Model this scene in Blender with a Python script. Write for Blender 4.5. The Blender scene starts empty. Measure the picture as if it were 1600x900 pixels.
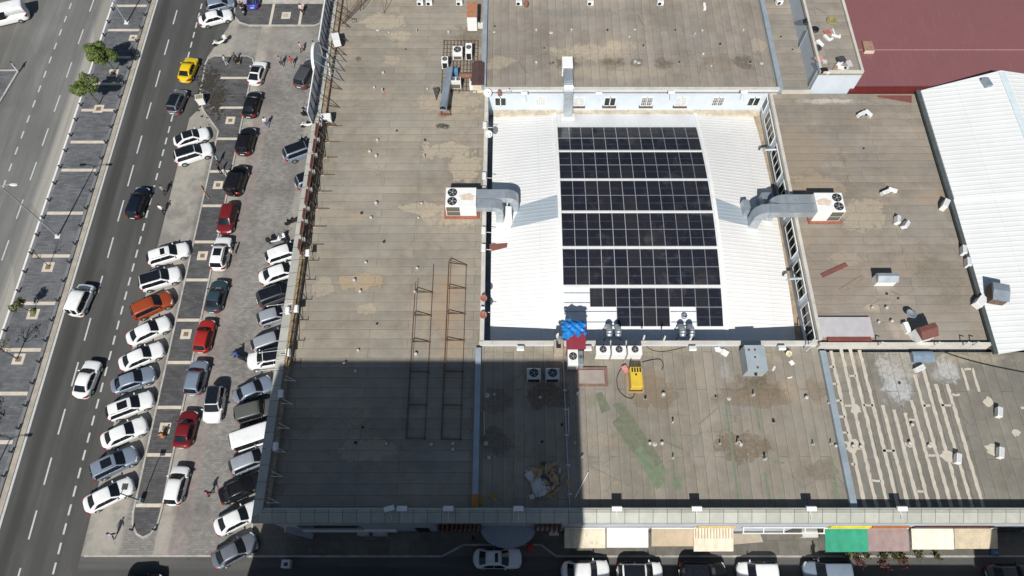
import bpy, bmesh, math, random
from mathutils import Vector, Matrix
random.seed(7)
SC = bpy.context.scene
COL = SC.collection
R = math.radians
# ------------------------------------------------------------------ camera, sky, sun, exposure
F_PX = 1110.0                       # focal length in pixels of the 1600 px wide photograph
TH = math.atan2(2300.0, F_PX)       # downward pitch of the drone camera
CAM_H = 70.0
cam_d = bpy.data.cameras.new('camera')
cam = bpy.data.objects.new('camera', cam_d)
COL.objects.link(cam)
cam.location = (0, 0, CAM_H)
cam.rotation_euler = (math.pi / 2 - TH, 0, 0)
cam_d.sensor_width = 36.0
cam_d.lens = F_PX / 1600 * 36.0
cam_d.clip_end = 2000
SC.camera = cam
SUN_AZ, SUN_EL = R(10.0), R(46.0)    # shadows run towards +Y, a little towards +X
W = bpy.data.worlds.new('World')
SC.world = W
W.use_nodes = True
_n = W.node_tree.nodes
_sky = _n.new('ShaderNodeTexSky')
_sky.sky_type = 'NISHITA'
_sky.sun_disc = False
_sky.sun_elevation = SUN_EL
_sky.sun_rotation = math.pi + SUN_AZ
_sky.air_density = 1.3
_sky.dust_density = 1.0
_sky.ozone_density = 2.0
W.node_tree.links.new(_sky.outputs[0], _n['Background'].inputs[0])
_n['Background'].inputs[1].default_value = 0.053
sun_d = bpy.data.lights.new('sun', 'SUN')
sun_d.energy = 4.9
sun_d.angle = R(0.53)
sun_d.color = (1.0, 0.972, 0.925)
sun = bpy.data.objects.new('sun', sun_d)
COL.objects.link(sun)
_dir = Vector((math.sin(SUN_AZ) * math.cos(SUN_EL), math.cos(SUN_AZ) * math.cos(SUN_EL), -math.sin(SUN_EL)))
sun.rotation_euler = _dir.to_track_quat('-Z', 'Y').to_euler()
sun.location = (-8, -60, 70)
SC.view_settings.view_transform = 'Standard'
SC.view_settings.look = 'None'
SC.view_settings.exposure = 0.0
SC.view_settings.gamma = 1.0
SC.view_settings.use_curve_mapping = False


# ------------------------------------------------------------------ from a photo pixel to a place on a level of the site
def P(u, v, z=0.0):
    a = (u - 800.0) / F_PX
    b = (450.0 - v) / F_PX
    k = (CAM_H - z) / (math.sin(TH) - b * math.cos(TH))
    return (a * k, (math.cos(TH) + b * math.sin(TH)) * k)


def P3(u, v, z=0.0):
    x, y = P(u, v, z)
    return Vector((x, y, z))


# ------------------------------------------------------------------ materials
MATS = {}


def lin(c):
    return tuple(((x / 12.92) if x <= 0.04045 else ((x + 0.055) / 1.055) ** 2.4) for x in c)


class NT:
    """small helper round a material's node tree"""

    def __init__(self, name):
        self.m = bpy.data.materials.new(name)
        self.m.use_nodes = True
        self.t = self.m.node_tree
        self.b = self.t.nodes['Principled BSDF']

    def new(self, kind, **kw):
        n = self.t.nodes.new('ShaderNode' + kind)
        for k, v in kw.items():
            setattr(n, k, v)
        return n

    def link(self, a, b):
        self.t.links.new(a, b)

    def pos(self):
        if not hasattr(self, '_pos'):
            self._pos = self.new('NewGeometry').outputs['Position']
        return self._pos

    def obj(self):
        if not hasattr(self, '_obj'):
            self._obj = self.new('TexCoord').outputs['Object']
        return self._obj

    def noise(self, vec, scale, detail=4, rough=0.55, dist=0.0):
        n = self.new('TexNoise')
        n.inputs['Scale'].default_value = scale
        n.inputs['Detail'].default_value = detail
        n.inputs['Roughness'].default_value = rough
        n.inputs['Distortion'].default_value = dist
        self.link(vec, n.inputs['Vector'])
        return n.outputs['Fac']

    def math(self, op, a, b=None, c=None, clamp=False):
        n = self.new('Math', operation=op)
        n.use_clamp = clamp
        for i, x in enumerate((a, b, c)):
            if x is None:
                continue
            if isinstance(x, (int, float)):
                n.inputs[i].default_value = x
            else:
                self.link(x, n.inputs[i])
        return n.outputs[0]

    def range(self, x, a, b, c=0.0, d=1.0, smooth=True):
        n = self.new('MapRange')
        if smooth:
            n.interpolation_type = 'SMOOTHSTEP'
        self.link(x, n.inputs[0])
        for i, v in zip((1, 2, 3, 4), (a, b, c, d)):
            n.inputs[i].default_value = v
        return n.outputs[0]

    def mix(self, fac, a, b, mode='MIX'):
        n = self.new('Mix', data_type='RGBA', blend_type=mode)
        for i, x in ((0, fac), (6, a), (7, b)):
            if isinstance(x, (int, float)):
                n.inputs[i].default_value = x
            elif isinstance(x, tuple):
                n.inputs[i].default_value = (*x[:3], 1.0)
            else:
                self.link(x, n.inputs[i])
        return n.outputs[2]

    def map(self, vec, scale=(1, 1, 1), loc=(0, 0, 0), rot=(0, 0, 0)):
        n = self.new('Mapping')
        self.link(vec, n.inputs[0])
        n.inputs['Scale'].default_value = scale
        n.inputs['Location'].default_value = loc
        n.inputs['Rotation'].default_value = rot
        return n.outputs[0]

    def sep(self, vec):
        n = self.new('SeparateXYZ')
        self.link(vec, n.inputs[0])
        return n.outputs

    def done(self, col, rough=0.8, bump=None, bump_s=0.3, bump_d=0.01):
        if isinstance(col, tuple):
            self.b.inputs['Base Color'].default_value = (*col[:3], 1)
        else:
            self.link(col, self.b.inputs['Base Color'])
        if isinstance(rough, (int, float)):
            self.b.inputs['Roughness'].default_value = rough
        else:
            self.link(rough, self.b.inputs['Roughness'])
        if bump is not None:
            n = self.new('Bump')
            n.inputs['Strength'].default_value = bump_s
            n.inputs['Distance'].default_value = bump_d
            self.link(bump, n.inputs['Height'])
            self.link(n.outputs[0], self.b.inputs['Normal'])
        return self.m


def mat(name, c, rough=0.7, metal=0.0, var=0.18, scale=2.0, coat=0.0, stain=None):
    """a plain material with procedural wear: noise between a darker and a lighter tone of the same colour"""
    if name in MATS:
        return MATS[name]
    t = NT(name)
    f = t.noise(t.obj(), scale, 5, 0.6)
    f2 = t.noise(t.obj(), scale * 9, 3, 0.6)
    k = t.range(t.math('ADD', t.math('MULTIPLY', f, 0.7), t.math('MULTIPLY', f2, 0.3)), 0.3, 0.7)
    lo = tuple(x * (1 - var) for x in c)
    hi = tuple(min(1, x * (1 + var)) for x in c)
    col = t.mix(k, lo, hi)
    if stain:
        s = t.range(t.noise(t.obj(), scale * 2.3, 6, 0.7, 0.4), stain[1], stain[1] + 0.12)
        col = t.mix(s, col, stain[0])
    t.b.inputs['Metallic'].default_value = metal
    if coat:
        t.b.inputs['Coat Weight'].default_value = coat
        t.b.inputs['Coat Roughness'].default_value = 0.05
    MATS[name] = t.done(col, rough)
    return MATS[name]


def paint(name, c, metal=0.0):
    if name in MATS:
        return MATS[name]
    t = NT(name)
    f = t.noise(t.pos(), 1.3, 4, 0.6)
    col = t.mix(t.range(f, 0.35, 0.7), c, tuple(x * 0.9 + 0.003 for x in c))
    t.b.inputs['Metallic'].default_value = metal
    t.b.inputs['Coat Weight'].default_value = 0.35
    t.b.inputs['Coat Roughness'].default_value = 0.04
    t.b.inputs['Specular IOR Level'].default_value = 0.3
    MATS[name] = t.done(col, 0.30 if metal == 0 else 0.36)
    return MATS[name]


def glassy(name, c=(0.012, 0.014, 0.018), rough=0.06):
    if name in MATS:
        return MATS[name]
    t = NT(name)
    f = t.noise(t.pos(), 3.0, 3)
    MATS[name] = t.done(t.mix(f, tuple(x * 0.6 for x in c), tuple(x * 1.5 for x in c)), rough)
    return MATS[name]


def stains_on(t, col, stains, z_unused=0):
    """weathering blotches with shapes of their own: (u, v, level, ru, rv, colour, strength, ring)"""
    if not stains:
        return col
    nz = t.noise(t.pos(), 0.75, 8, 0.72, 0.5)
    nz2 = t.noise(t.pos(), 3.5, 5, 0.65)
    brk = t.range(nz2, 0.30, 0.62)
    for (u, v, z, ru, rv, c, st, ring) in stains:
        x, y = P(u, v, z)
        x1, _ = P(u + ru, v, z)
        _, y1 = P(u, v - rv, z)
        rx, ry = abs(x1 - x), abs(y1 - y)
        vec = t.map(t.pos(), (1 / rx, 1 / ry, 0), (-x / rx, -y / ry, 0))
        n = t.new('VectorMath', operation='LENGTH')
        t.link(vec, n.inputs[0])
        d = t.math('ADD', n.outputs['Value'], t.math('MULTIPLY', t.math('SUBTRACT', nz, 0.5), 2.6))
        if ring:
            edge = t.range(t.math('ABSOLUTE', t.math('SUBTRACT', d, 0.92)), 0.09, 0.0)
            col = t.mix(t.math('MULTIPLY', edge, 0.55 * st), col, tuple(x_ * 0.42 for x_ in c))
            f = t.range(d, 0.92, 0.80)
        else:
            f = t.range(d, 1.0, 0.45)
        f = t.math('MULTIPLY', t.math('MULTIPLY', f, t.math('ADD', t.math('MULTIPLY', brk, 0.6), 0.4)), st)
        col = t.mix(f, col, c)
    return col


def felt(name, base, axis, strip=1.0, stains=(), green=0.0, off=0.0):
    """bitumen roofing felt in strips with dark lapped seams"""
    t = NT(name)
    pos = t.pos()
    rot = (0, 0, 0) if axis == 'x' else (0, 0, math.pi / 2)
    wob = t.new('TexNoise')
    wob.inputs['Scale'].default_value = 0.35
    t.link(pos, wob.inputs['Vector'])
    add = t.new('VectorMath', operation='MULTIPLY_ADD')
    t.link(wob.outputs['Color'], add.inputs[0])
    add.inputs[1].default_value = (0.14, 0.14, 0)
    t.link(pos, add.inputs[2])
    vec = t.map(add.outputs[0], (1, 1, 0), (off, off * 1.7, 0), rot)
    br = t.new('TexBrick')
    br.offset = 0.37
    br.inputs['Scale'].default_value = 1.0
    br.inputs['Brick Width'].default_value = 9.7
    br.inputs['Row Height'].default_value = strip
    br.inputs['Mortar Size'].default_value = 0.03
    br.inputs['Mortar Smooth'].default_value = 0.8
    br.inputs['Color1'].default_value = (0.35, 0.35, 0.35, 1)
    br.inputs['Color2'].default_value = (0.65, 0.65, 0.65, 1)
    br.inputs['Mortar'].default_value = (0.5, 0.5, 0.5, 1)
    t.link(vec, br.inputs['Vector'])
    big = t.noise(pos, 0.13, 5, 0.6)
    mid = t.noise(pos, 0.8, 6, 0.65)
    fine = t.noise(pos, 14.0, 3, 0.7)
    rowc = t.math('FRACT', t.math('MULTIPLY', t.sep(vec)[1], 1.0 / strip))
    lap = t.math('MULTIPLY', t.range(rowc, 0.0, 1.0, 0.0, 1.0, False), t.range(mid, 0.3, 0.6, 0.4, 1.0))
    bl = tuple(x * 0.76 for x in base)
    bh = tuple(x * 1.24 for x in base)
    tone = t.math('ADD', t.math('MULTIPLY', big, 0.75), t.math('ADD', t.math('MULTIPLY', mid, 0.7), t.math('MULTIPLY', fine, 0.25)))
    col = t.mix(t.range(tone, 0.58, 1.1), bl, bh)
    col = t.mix(0.30, col, br.outputs['Color'], 'OVERLAY')
    col = t.mix(t.math('MULTIPLY', lap, 0.15), col, tuple(x * 0.45 for x in base))
    edge_l = t.range(t.math('ABSOLUTE', t.math('SUBTRACT', rowc, 0.10)), 0.07, 0.0)
    col = t.mix(t.math('MULTIPLY', edge_l, 0.16), col, tuple(min(1, x * 1.5) for x in base))
    grey = t.range(t.noise(t.map(pos, (0.5, 0.5, 0)), 0.35, 4, 0.6), 0.42, 0.66)
    col = t.mix(t.math('MULTIPLY', grey, 0.35), col, (base[0] * 0.92, base[0] * 0.90, base[0] * 0.83))
    if green:
        g = t.range(t.noise(t.map(pos, (1.0, 0.12, 0)), 0.9, 4, 0.6), 0.56, 0.68)
        col = t.mix(t.math('MULTIPLY', g, green), col, (0.13, 0.17, 0.10))
    tide = t.noise(pos, 0.21, 9, 0.70, 0.35)
    zone = t.range(t.noise(pos, 0.09, 3), 0.42, 0.58)
    inside = t.range(tide, 0.585, 0.60)
    col = t.mix(t.math('MULTIPLY', t.math('MULTIPLY', inside, zone), 0.30), col, tuple(min(1, x * w_) for x, w_ in zip(base, (1.30, 1.18, 1.02))))
    rim = t.range(t.math('ABSOLUTE', t.math('SUBTRACT', tide, 0.592)), 0.007, 0.0)
    col = t.mix(t.math('MULTIPLY', t.math('MULTIPLY', rim, zone), 0.5), col, tuple(x * 0.5 for x in base))
    grime = t.range(t.noise(t.map(pos, (0.35, 1.4, 1) if axis == 'x' else (1.4, 0.35, 1)), 0.8, 6, 0.7), 0.52, 0.72)
    col = t.mix(t.math('MULTIPLY', grime, 0.32), col, tuple(x * 0.58 for x in base))
    col = stains_on(t, col, stains)
    seam = t.math('MULTIPLY', br.outputs['Fac'], t.range(t.noise(pos, 0.7, 3), 0.28, 0.62, 0.62, 1.0))
    col = t.mix(t.math('MULTIPLY', seam, 0.80), col, tuple(x * 0.33 for x in base))
    cr = t.new('TexVoronoi', feature='DISTANCE_TO_EDGE')
    cr.inputs['Scale'].default_value = 0.55
    t.link(t.map(add.outputs[0], (1, 1, 0)), cr.inputs['Vector'])
    crk = t.math('MULTIPLY', t.range(cr.outputs['Distance'], 0.02, 0.0), t.range(t.noise(pos, 0.22, 3), 0.52, 0.62))
    col = t.mix(t.math('MULTIPLY', crk, 0.5), col, tuple(x * 0.4 for x in base))
    spk = t.range(t.noise(pos, 5.0, 2, 0.5), 0.70, 0.76)
    col = t.mix(t.math('MULTIPLY', spk, 0.25), col, tuple(min(1, x * 1.9) for x in base))
    MATS[name] = t.done(col, 0.92, t.math('ADD', t.math('MULTIPLY', br.outputs['Fac'], 1.0), t.math('MULTIPLY', fine, 0.4)), 0.35, 0.02)
    return MATS[name]


def ribbed(name, base, axis, pitch=0.25, dirt=0.25, dirtc=(0.4, 0.33, 0.24), rough=0.45, depth=0.025, seam=0.38):
    """profiled sheet metal: ribs by bump along one axis, streaks of dirt"""
    t = NT(name)
    pos = t.pos()
    s = t.sep(pos)
    x = s[0] if axis == 'y' else s[1]
    ph = t.math('FRACT', t.math('MULTIPLY', x, 1.0 / pitch))
    tri = t.math('ABSOLUTE', t.math('SUBTRACT', ph, 0.5))
    rib = t.range(tri, 0.30, 0.42)
    line = t.range(tri, 0.05, 0.0)
    n1 = t.noise(pos, 0.35, 5, 0.65)
    st = t.map(pos, (2.5, 0.2, 1) if axis == 'y' else (0.2, 2.5, 1))
    n2 = t.noise(st, 1.0, 4, 0.6)
    col = t.mix(t.range(n1, 0.3, 0.75), base, tuple(v * 0.93 for v in base))
    col = t.mix(t.math('MULTIPLY', t.range(n2, 0.5, 0.75), dirt), col, tuple(a * 0.75 + b * 0.25 for a, b in zip(base, dirtc)))
    fade = t.range(t.noise(pos, 0.07, 4, 0.6), 0.3, 0.7)
    col = t.mix(t.math('MULTIPLY', fade, 0.22), col, tuple(v * 0.72 for v in base))
    y_ = s[1] if axis == 'y' else s[0]
    lapl = t.range(t.math('ABSOLUTE', t.math('SUBTRACT', t.math('FRACT', t.math('MULTIPLY', y_, 1 / 5.7)), 0.5)), 0.012, 0.0)
    col = t.mix(t.math('MULTIPLY', lapl, 0.25), col, tuple(v * 0.6 for v in base))
    run = t.range(t.noise(t.map(pos, (5.0, 0.5, 1) if axis == 'y' else (0.5, 5.0, 1)), 0.7, 5, 0.7), 0.56, 0.74)
    col = t.mix(t.math('MULTIPLY', run, dirt * 0.6), col, tuple(a_ * 0.55 + b_ * 0.35 for a_, b_ in zip(base, dirtc)))
    col = t.mix(t.math('MULTIPLY', line, seam), col, tuple(v * 0.55 for v in base))
    MATS[name] = t.done(col, rough, rib, 0.6, depth)
    return MATS[name]


# ------------------------------------------------------------------ mesh building
class MB:
    def __init__(self):
        self.bm = bmesh.new()
        self.mi = 0

    def _f(self, vs):
        try:
            f = self.bm.faces.new(vs)
            f.material_index = self.mi
            return f
        except ValueError:
            return None

    def poly(self, pts):
        return self._f([self.bm.verts.new(p) for p in pts])

    def hexa(self, b, t):
        """a solid between two quads, b below t, both counter-clockwise seen from above"""
        n = len(b)
        vb = [self.bm.verts.new(p) for p in b]
        vt = [self.bm.verts.new(p) for p in t]
        self._f(vb[::-1])
        self._f(vt)
        for i in range(n):
            j = (i + 1) % n
            self._f([vb[i], vb[j], vt[j], vt[i]])
        return self

    def box(self, x0, x1, y0, y1, z0, z1):
        return self.hexa([(x0, y0, z0), (x1, y0, z0), (x1, y1, z0), (x0, y1, z0)],
                         [(x0, y0, z1), (x1, y0, z1), (x1, y1, z1), (x0, y1, z1)])

    def cbox(self, c, d, rz=0.0, taper=1.0):
        x, y, z = c
        w, l, h = d[0] / 2, d[1] / 2, d[2]
        ca, sa = math.cos(rz), math.sin(rz)
        q = [(-w, -l), (w, -l), (w, l), (-w, l)]
        b = [(x + a * ca - e * sa, y + a * sa + e * ca, z) for a, e in q]
        t = [(x + (a * ca - e * sa) * taper, y + (a * sa + e * ca) * taper, z + h) for a, e in q]
        return self.hexa(b, t)

    def prism(self, pts, z0, z1):
        return self.hexa([(p[0], p[1], z0) for p in pts], [(p[0], p[1], z1) for p in pts])

    def tube(self, p0, p1, r0, r1=None, n=8, cap=True):
        p0, p1 = Vector(p0), Vector(p1)
        r1 = r0 if r1 is None else r1
        d = (p1 - p0)
        if d.length < 1e-6:
            return self
        d.normalize()
        a = d.orthogonal().normalized()
        b = d.cross(a)
        A, B = [], []
        for i in range(n):
            th = 2 * math.pi * i / n
            o = a * math.cos(th) + b * math.sin(th)
            A.append(self.bm.verts.new(p0 + o * r0))
            B.append(self.bm.verts.new(p1 + o * r1))
        for i in range(n):
            j = (i + 1) % n
            self._f([A[i], A[j], B[j], B[i]])
        if cap:
            self._f(A[::-1])
            self._f(B)
        return self

    def bar(self, p0, p1, w, h=None):
        """a square bar from p0 to p1"""
        p0, p1 = Vector(p0), Vector(p1)
        h = h or w
        d = (p1 - p0).normalized()
        up = Vector((0, 0, 1)) if abs(d.z) < 0.95 else Vector((0, 1, 0))
        s = d.cross(up).normalized() * (w / 2)
        u = s.cross(d).normalized() * (h / 2)
        q = [-s - u, s - u, s + u, -s + u]
        A = [self.bm.verts.new(p0 + o) for o in q]
        B = [self.bm.verts.new(p1 + o) for o in q]
        for i in range(4):
            j = (i + 1) % 4
            self._f([A[i], A[j], B[j], B[i]])
        self._f(A[::-1])
        self._f(B)
        return self

    def path(self, pts, r, n=6):
        for a, b in zip(pts[:-1], pts[1:]):
            self.tube(a, b, r, n=n)
        return self

    def lathe(self, c, prof, n=20):
        rings = []
        for (r, z) in prof:
            rings.append([self.bm.verts.new((c[0] + r * math.cos(2 * math.pi * i / n), c[1] + r * math.sin(2 * math.pi * i / n), c[2] + z)) for i in range(n)])
        for A, B in zip(rings[:-1], rings[1:]):
            for i in range(n):
                j = (i + 1) % n
                self._f([A[i], A[j], B[j], B[i]])
        self._f(rings[0][::-1])
        self._f(rings[-1])
        return self

    def loft(self, rings, closed=True, caps=True):
        V = [[self.bm.verts.new(p) for p in r] for r in rings]
        n = len(V[0])
        for A, B in zip(V[:-1], V[1:]):
            for i in range(n if closed else n - 1):
                j = (i + 1) % n
                self._f([A[i], A[j], B[j], B[i]])
        if caps and closed:
            self._f(V[0][::-1])
            self._f(V[-1])
        return self

    def build(self, name, mats, parent=None, smooth=False, local=False, weld=False, bevel=0.0):
        if weld:
            bmesh.ops.remove_doubles(self.bm, verts=self.bm.verts[:], dist=1e-4)
        bmesh.ops.recalc_face_normals(self.bm, faces=self.bm.faces[:])
        me = bpy.data.meshes.new(name)
        if parent is not None and not local:
            off = WORLD_LOC.get(parent.name, Vector((0, 0, 0)))
            bmesh.ops.translate(self.bm, vec=-off, verts=self.bm.verts[:])
        self.bm.to_mesh(me)
        self.bm.free()
        for m in (mats if isinstance(mats, (list, tuple)) else [mats]):
            me.materials.append(m)
        if smooth:
            for p in me.polygons:
                p.use_smooth = True
        o = bpy.data.objects.new(name, me)
        COL.objects.link(o)
        if bevel:
            bv = o.modifiers.new('bevel', 'BEVEL')
            bv.width = bevel
            bv.segments = 2
            bv.limit_method = 'ANGLE'
        if parent is not None:
            o.parent = parent
            WORLD_LOC[o.name] = WORLD_LOC.get(parent.name, Vector((0, 0, 0)))
        return o


WORLD_LOC = {}


def tag(o, label=None, cat=None, group=None, kind=None):
    if label:
        o['label'] = label
    if cat:
        o['category'] = cat
    if group:
        o['group'] = group
    if kind:
        o['kind'] = kind
    return o


def thing(name, label, cat, loc=(0, 0, 0), rz=0.0, group=None):
    o = bpy.data.objects.new(name, None)
    o.empty_display_size = 0.3
    COL.objects.link(o)
    o.location = loc
    o.rotation_euler = (0, 0, rz)
    WORLD_LOC[o.name] = Vector(loc)
    return tag(o, label, cat, group)


def struct(o):
    o['kind'] = 'structure'
    return o


def copy_tree(o, parent=None):
    c = o.copy()
    COL.objects.link(c)
    if parent is not None:
        c.parent = parent
    for ch in list(o.children):
        copy_tree(ch, c)
    return c


ORD = ['first', 'second', 'third', 'fourth', 'fifth', 'sixth', 'seventh', 'eighth', 'ninth', 'tenth', 'eleventh', 'twelfth', 'thirteenth',
       'fourteenth', 'fifteenth', 'sixteenth', 'seventeenth', 'eighteenth', 'nineteenth', 'twentieth', 'twenty-first', 'twenty-second', 'twenty-third',
       'twenty-fourth', 'twenty-fifth', 'twenty-sixth', 'twenty-seventh', 'twenty-eighth', 'twenty-ninth', 'thirtieth', 'thirty-first', 'thirty-second', 'thirty-third',
       'thirty-fourth', 'thirty-fifth', 'thirty-sixth']


# ------------------------------------------------------------------ ground, roads, islands
def road_mat(name, base, wear=(), axis=0):
    """asphalt: fine aggregate, oil bands where the wheels run (a band of the surface itself), patched areas"""
    t = NT(name)
    pos = t.pos()
    s = t.sep(pos)
    x = s[axis]
    big = t.noise(pos, 0.10, 5, 0.6)
    mid = t.noise(t.map(pos, (1.0, 0.09, 1) if axis == 0 else (0.09, 1.0, 1)), 0.9, 5, 0.6)
    fine = t.noise(pos, 22.0, 3, 0.7)
    tone = t.math('ADD', t.math('MULTIPLY', big, 0.55), t.math('ADD', t.math('MULTIPLY', mid, 0.55), t.math('MULTIPLY', fine, 0.22)))
    col = t.mix(t.range(tone, 0.45, 0.95), tuple(v * 0.72 for v in base), tuple(v * 1.28 for v in base))
    for (x0, hw, c, st) in wear:
        d = t.math('ABSOLUTE', t.math('SUBTRACT', x, x0))
        f = t.range(t.math('ADD', d, t.math('MULTIPLY', t.math('SUBTRACT', mid, 0.5), 0.5)), hw, hw * 0.25)
        col = t.mix(t.math('MULTIPLY', f, st), col, c)
    br = t.new('TexBrick')
    br.inputs['Scale'].default_value = 1
    br.inputs['Brick Width'].default_value = 11.3
    br.inputs['Row Height'].default_value = 6.1
    br.inputs['Mortar Size'].default_value = 0.02
    t.link(t.map(pos, (1, 1, 0), (3.1, 1.7, 0), (0, 0, math.pi / 2)), br.inputs['Vector'])
    crk = t.math('MULTIPLY', br.outputs['Fac'], t.range(t.noise(pos, 0.25, 3), 0.5, 0.6))
    col = t.mix(t.math('MULTIPLY', crk, 0.5), col, tuple(v * 0.5 for v in base))
    spot = t.range(t.noise(pos, 0.55, 5, 0.7), 0.62, 0.74)
    col = t.mix(t.math('MULTIPLY', spot, 0.6), col, tuple(v * 0.45 for v in base))
    patch = t.range(t.noise(t.map(pos, (1, 0.35, 1) if axis == 0 else (0.35, 1, 1)), 0.16, 2, 0.4), 0.58, 0.595)
    col = t.mix(t.math('MULTIPLY', patch, 0.30), col, tuple(v * 0.62 for v in base))
    trk = t.range(t.noise(t.map(pos, (1.8, 0.035, 1) if axis == 0 else (0.035, 1.8, 1)), 1.0, 4, 0.6), 0.5, 0.68)
    col = t.mix(t.math('MULTIPLY', trk, 0.35), col, tuple(v * 0.6 for v in base))
    MATS[name] = t.done(col, 0.9, fine, 0.25, 0.01)
    return MATS[name]


def paver_mat(name, base, bw, bh, var=0.25, mort=0.55, blotch=(0.5, 0.4, 0.3), bst=0.0, strip=None):
    t = NT(name)
    pos = t.pos()
    br = t.new('TexBrick')
    br.offset = 0.5
    br.inputs['Scale'].default_value = 1
    br.inputs['Brick Width'].default_value = bw
    br.inputs['Row Height'].default_value = bh
    br.inputs['Mortar Size'].default_value = 0.018
    br.inputs['Mortar Smooth'].default_value = 0.4
    br.inputs['Color1'].default_value = (*[v * (1 - var) for v in base], 1)
    br.inputs['Color2'].default_value = (*[v * (1 + var) for v in base], 1)
    br.inputs['Mortar'].default_value = (*[v * mort for v in base], 1)
    t.link(t.map(pos, (1, 1, 0)), br.inputs['Vector'])
    big = t.noise(pos, 0.22, 6, 0.62)
    mid = t.noise(pos, 1.6, 5, 0.65)
    col = br.outputs['Color']
    k = t.range(t.math('ADD', t.math('MULTIPLY', big, 0.7), t.math('MULTIPLY', mid, 0.5)), 0.35, 0.85)
    col = t.mix(0.85, col, t.mix(k, (0.62, 0.62, 0.62), (1.25, 1.24, 1.2)), 'MULTIPLY')
    if strip:
        for (axis, c0, hw, cc, st) in strip:
            d = t.math('ABSOLUTE', t.math('SUBTRACT', t.sep(pos)[axis], c0))
            f = t.range(t.math('ADD', d, t.math('MULTIPLY', t.math('SUBTRACT', mid, 0.5), 0.7)), hw, hw * 0.7)
            col = t.mix(t.math('MULTIPLY', f, st), col, t.mix(k, tuple(v * 0.8 for v in cc), tuple(v * 1.15 for v in cc)))
    if bst:
        f = t.range(t.noise(pos, 0.17, 5, 0.65), 0.52, 0.66)
        col = t.mix(t.math('MULTIPLY', f, bst), col, blotch)
    spot = t.range(t.noise(pos, 1.1, 5, 0.7), 0.64, 0.72)
    col = t.mix(t.math('MULTIPLY', spot, 0.4), col, tuple(v * 0.4 for v in base))
    MATS[name] = t.done(col, 0.88, br.outputs['Fac'], -0.3, 0.01)
    return MATS[name]


M_ASPH_R = road_mat('asphalt_dark', (0.076, 0.076, 0.073), [(-46.9, 0.9, (0.036, 0.035, 0.033), 0.75), (-43.6, 1.0, (0.050, 0.049, 0.046), 0.5), (-40.6, 0.8, (0.085, 0.08, 0.072), 0.6)])
M_ASPH_L = road_mat('asphalt_worn', (0.175, 0.175, 0.165), [(-54.8, 1.3, (0.36, 0.34, 0.30), 0.85), (-58.4, 1.1, (0.13, 0.13, 0.122), 0.5), (-64.5, 2.2, (0.11, 0.107, 0.097), 0.6)])
M_ASPH_S = road_mat('asphalt_street', (0.105, 0.103, 0.097), [(4.6, 0.8, (0.04, 0.04, 0.04), 0.5)], axis=1)
M_GROUND = road_mat('ground_dust', (0.165, 0.158, 0.140), [(-66.5, 2.6, (0.105, 0.10, 0.092), 0.6), (-72, 2.0, (0.24, 0.215, 0.17), 0.6)])
M_PARK = paver_mat('parking_pavers', (0.228, 0.217, 0.204), 0.42, 0.21, 0.16, 0.7, (0.135, 0.131, 0.126), 0.55,
                   strip=[(0, -38.2, 2.05, (0.345, 0.318, 0.272), 0.85), (0, -32.6, 0.8, (0.37, 0.34, 0.29), 0.75),
                          (0, -31.2, 1.2, (0.29, 0.225, 0.205), 0.35), (0, -24.4, 1.2, (0.33, 0.305, 0.265), 0.6), (1, 69.9, 2.4, (0.31, 0.29, 0.255), 0.6)])
M_MEDIAN = paver_mat('median_pavers', (0.122, 0.128, 0.138), 0.9, 0.22, 0.2, 0.62, (0.17, 0.17, 0.172), 0.3)
M_ISLAND = paver_mat('island_pavers', (0.088, 0.088, 0.092), 0.8, 0.24, 0.22, 0.6, (0.13, 0.12, 0.11), 0.3)
M_SIDE = paver_mat('sidewalk_pavers', (0.155, 0.143, 0.122), 1.9, 1.9, 0.12, 0.6, (0.10, 0.095, 0.085), 0.4)
M_KERB = mat('kerb_concrete', (0.40, 0.38, 0.34), 0.85, var=0.25, scale=1.2, stain=((0.15, 0.14, 0.12), 0.6))
M_CREAM = mat('cream_stone', (0.56, 0.495, 0.405), 0.8, var=0.12, scale=1.5, stain=((0.4, 0.34, 0.26), 0.62))
M_WHITEK = mat('white_kerb_paint', (0.72, 0.70, 0.66), 0.75, var=0.12, scale=1.0, stain=((0.4, 0.38, 0.34), 0.64))
M_TAN = mat('gutter_concrete', (0.36, 0.325, 0.265), 0.85, var=0.2, scale=1.0, stain=((0.2, 0.18, 0.15), 0.58))
M_LINE = mat('road_paint', (0.50, 0.50, 0.48), 0.7, var=0.1, scale=3, stain=((0.3, 0.3, 0.29), 0.6))
M_BROWNS = mat('pit_soil', (0.19, 0.14, 0.09), 0.95, var=0.35, scale=5)

b = MB(); b.box(-400, 400, -300, 500, -0.3, 0.0); struct(b.build('ground', M_GROUND))
b = MB(); b.box(-66.0, -54.28, -60, 220, -0.1, 0.012); road_l = struct(b.build('road', M_ASPH_L))
b = MB(); b.box(-48.42, -39.9, -60, 220, -0.1, 0.012); road_r = struct(b.build('road', M_ASPH_R))
b = MB(); b.box(-39.9, 90, -12, 6.2, -0.1, 0.012); street = struct(b.build('street', M_ASPH_S))
b = MB(); b.box(-39.9, -20.8, 6.2, 100, -0.1, 0.014); struct(b.build('parking_lot', M_PARK))
b = MB(); b.box(-39.6, -24.6, 6.15, 6.33, 0, 0.03); struct(b.build('street_kerb', M_KERB))
b = MB(); b.prism([(-39.95, 57), (-39.0, 58.5), (-39.55, 60.5), (-39.55, 67), (-38.5, 70), (-37.65, 72.5), (-37.65, 77), (-39.95, 77)], -0.05, 0.0165); struct(b.build('road', M_ASPH_R))

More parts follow.
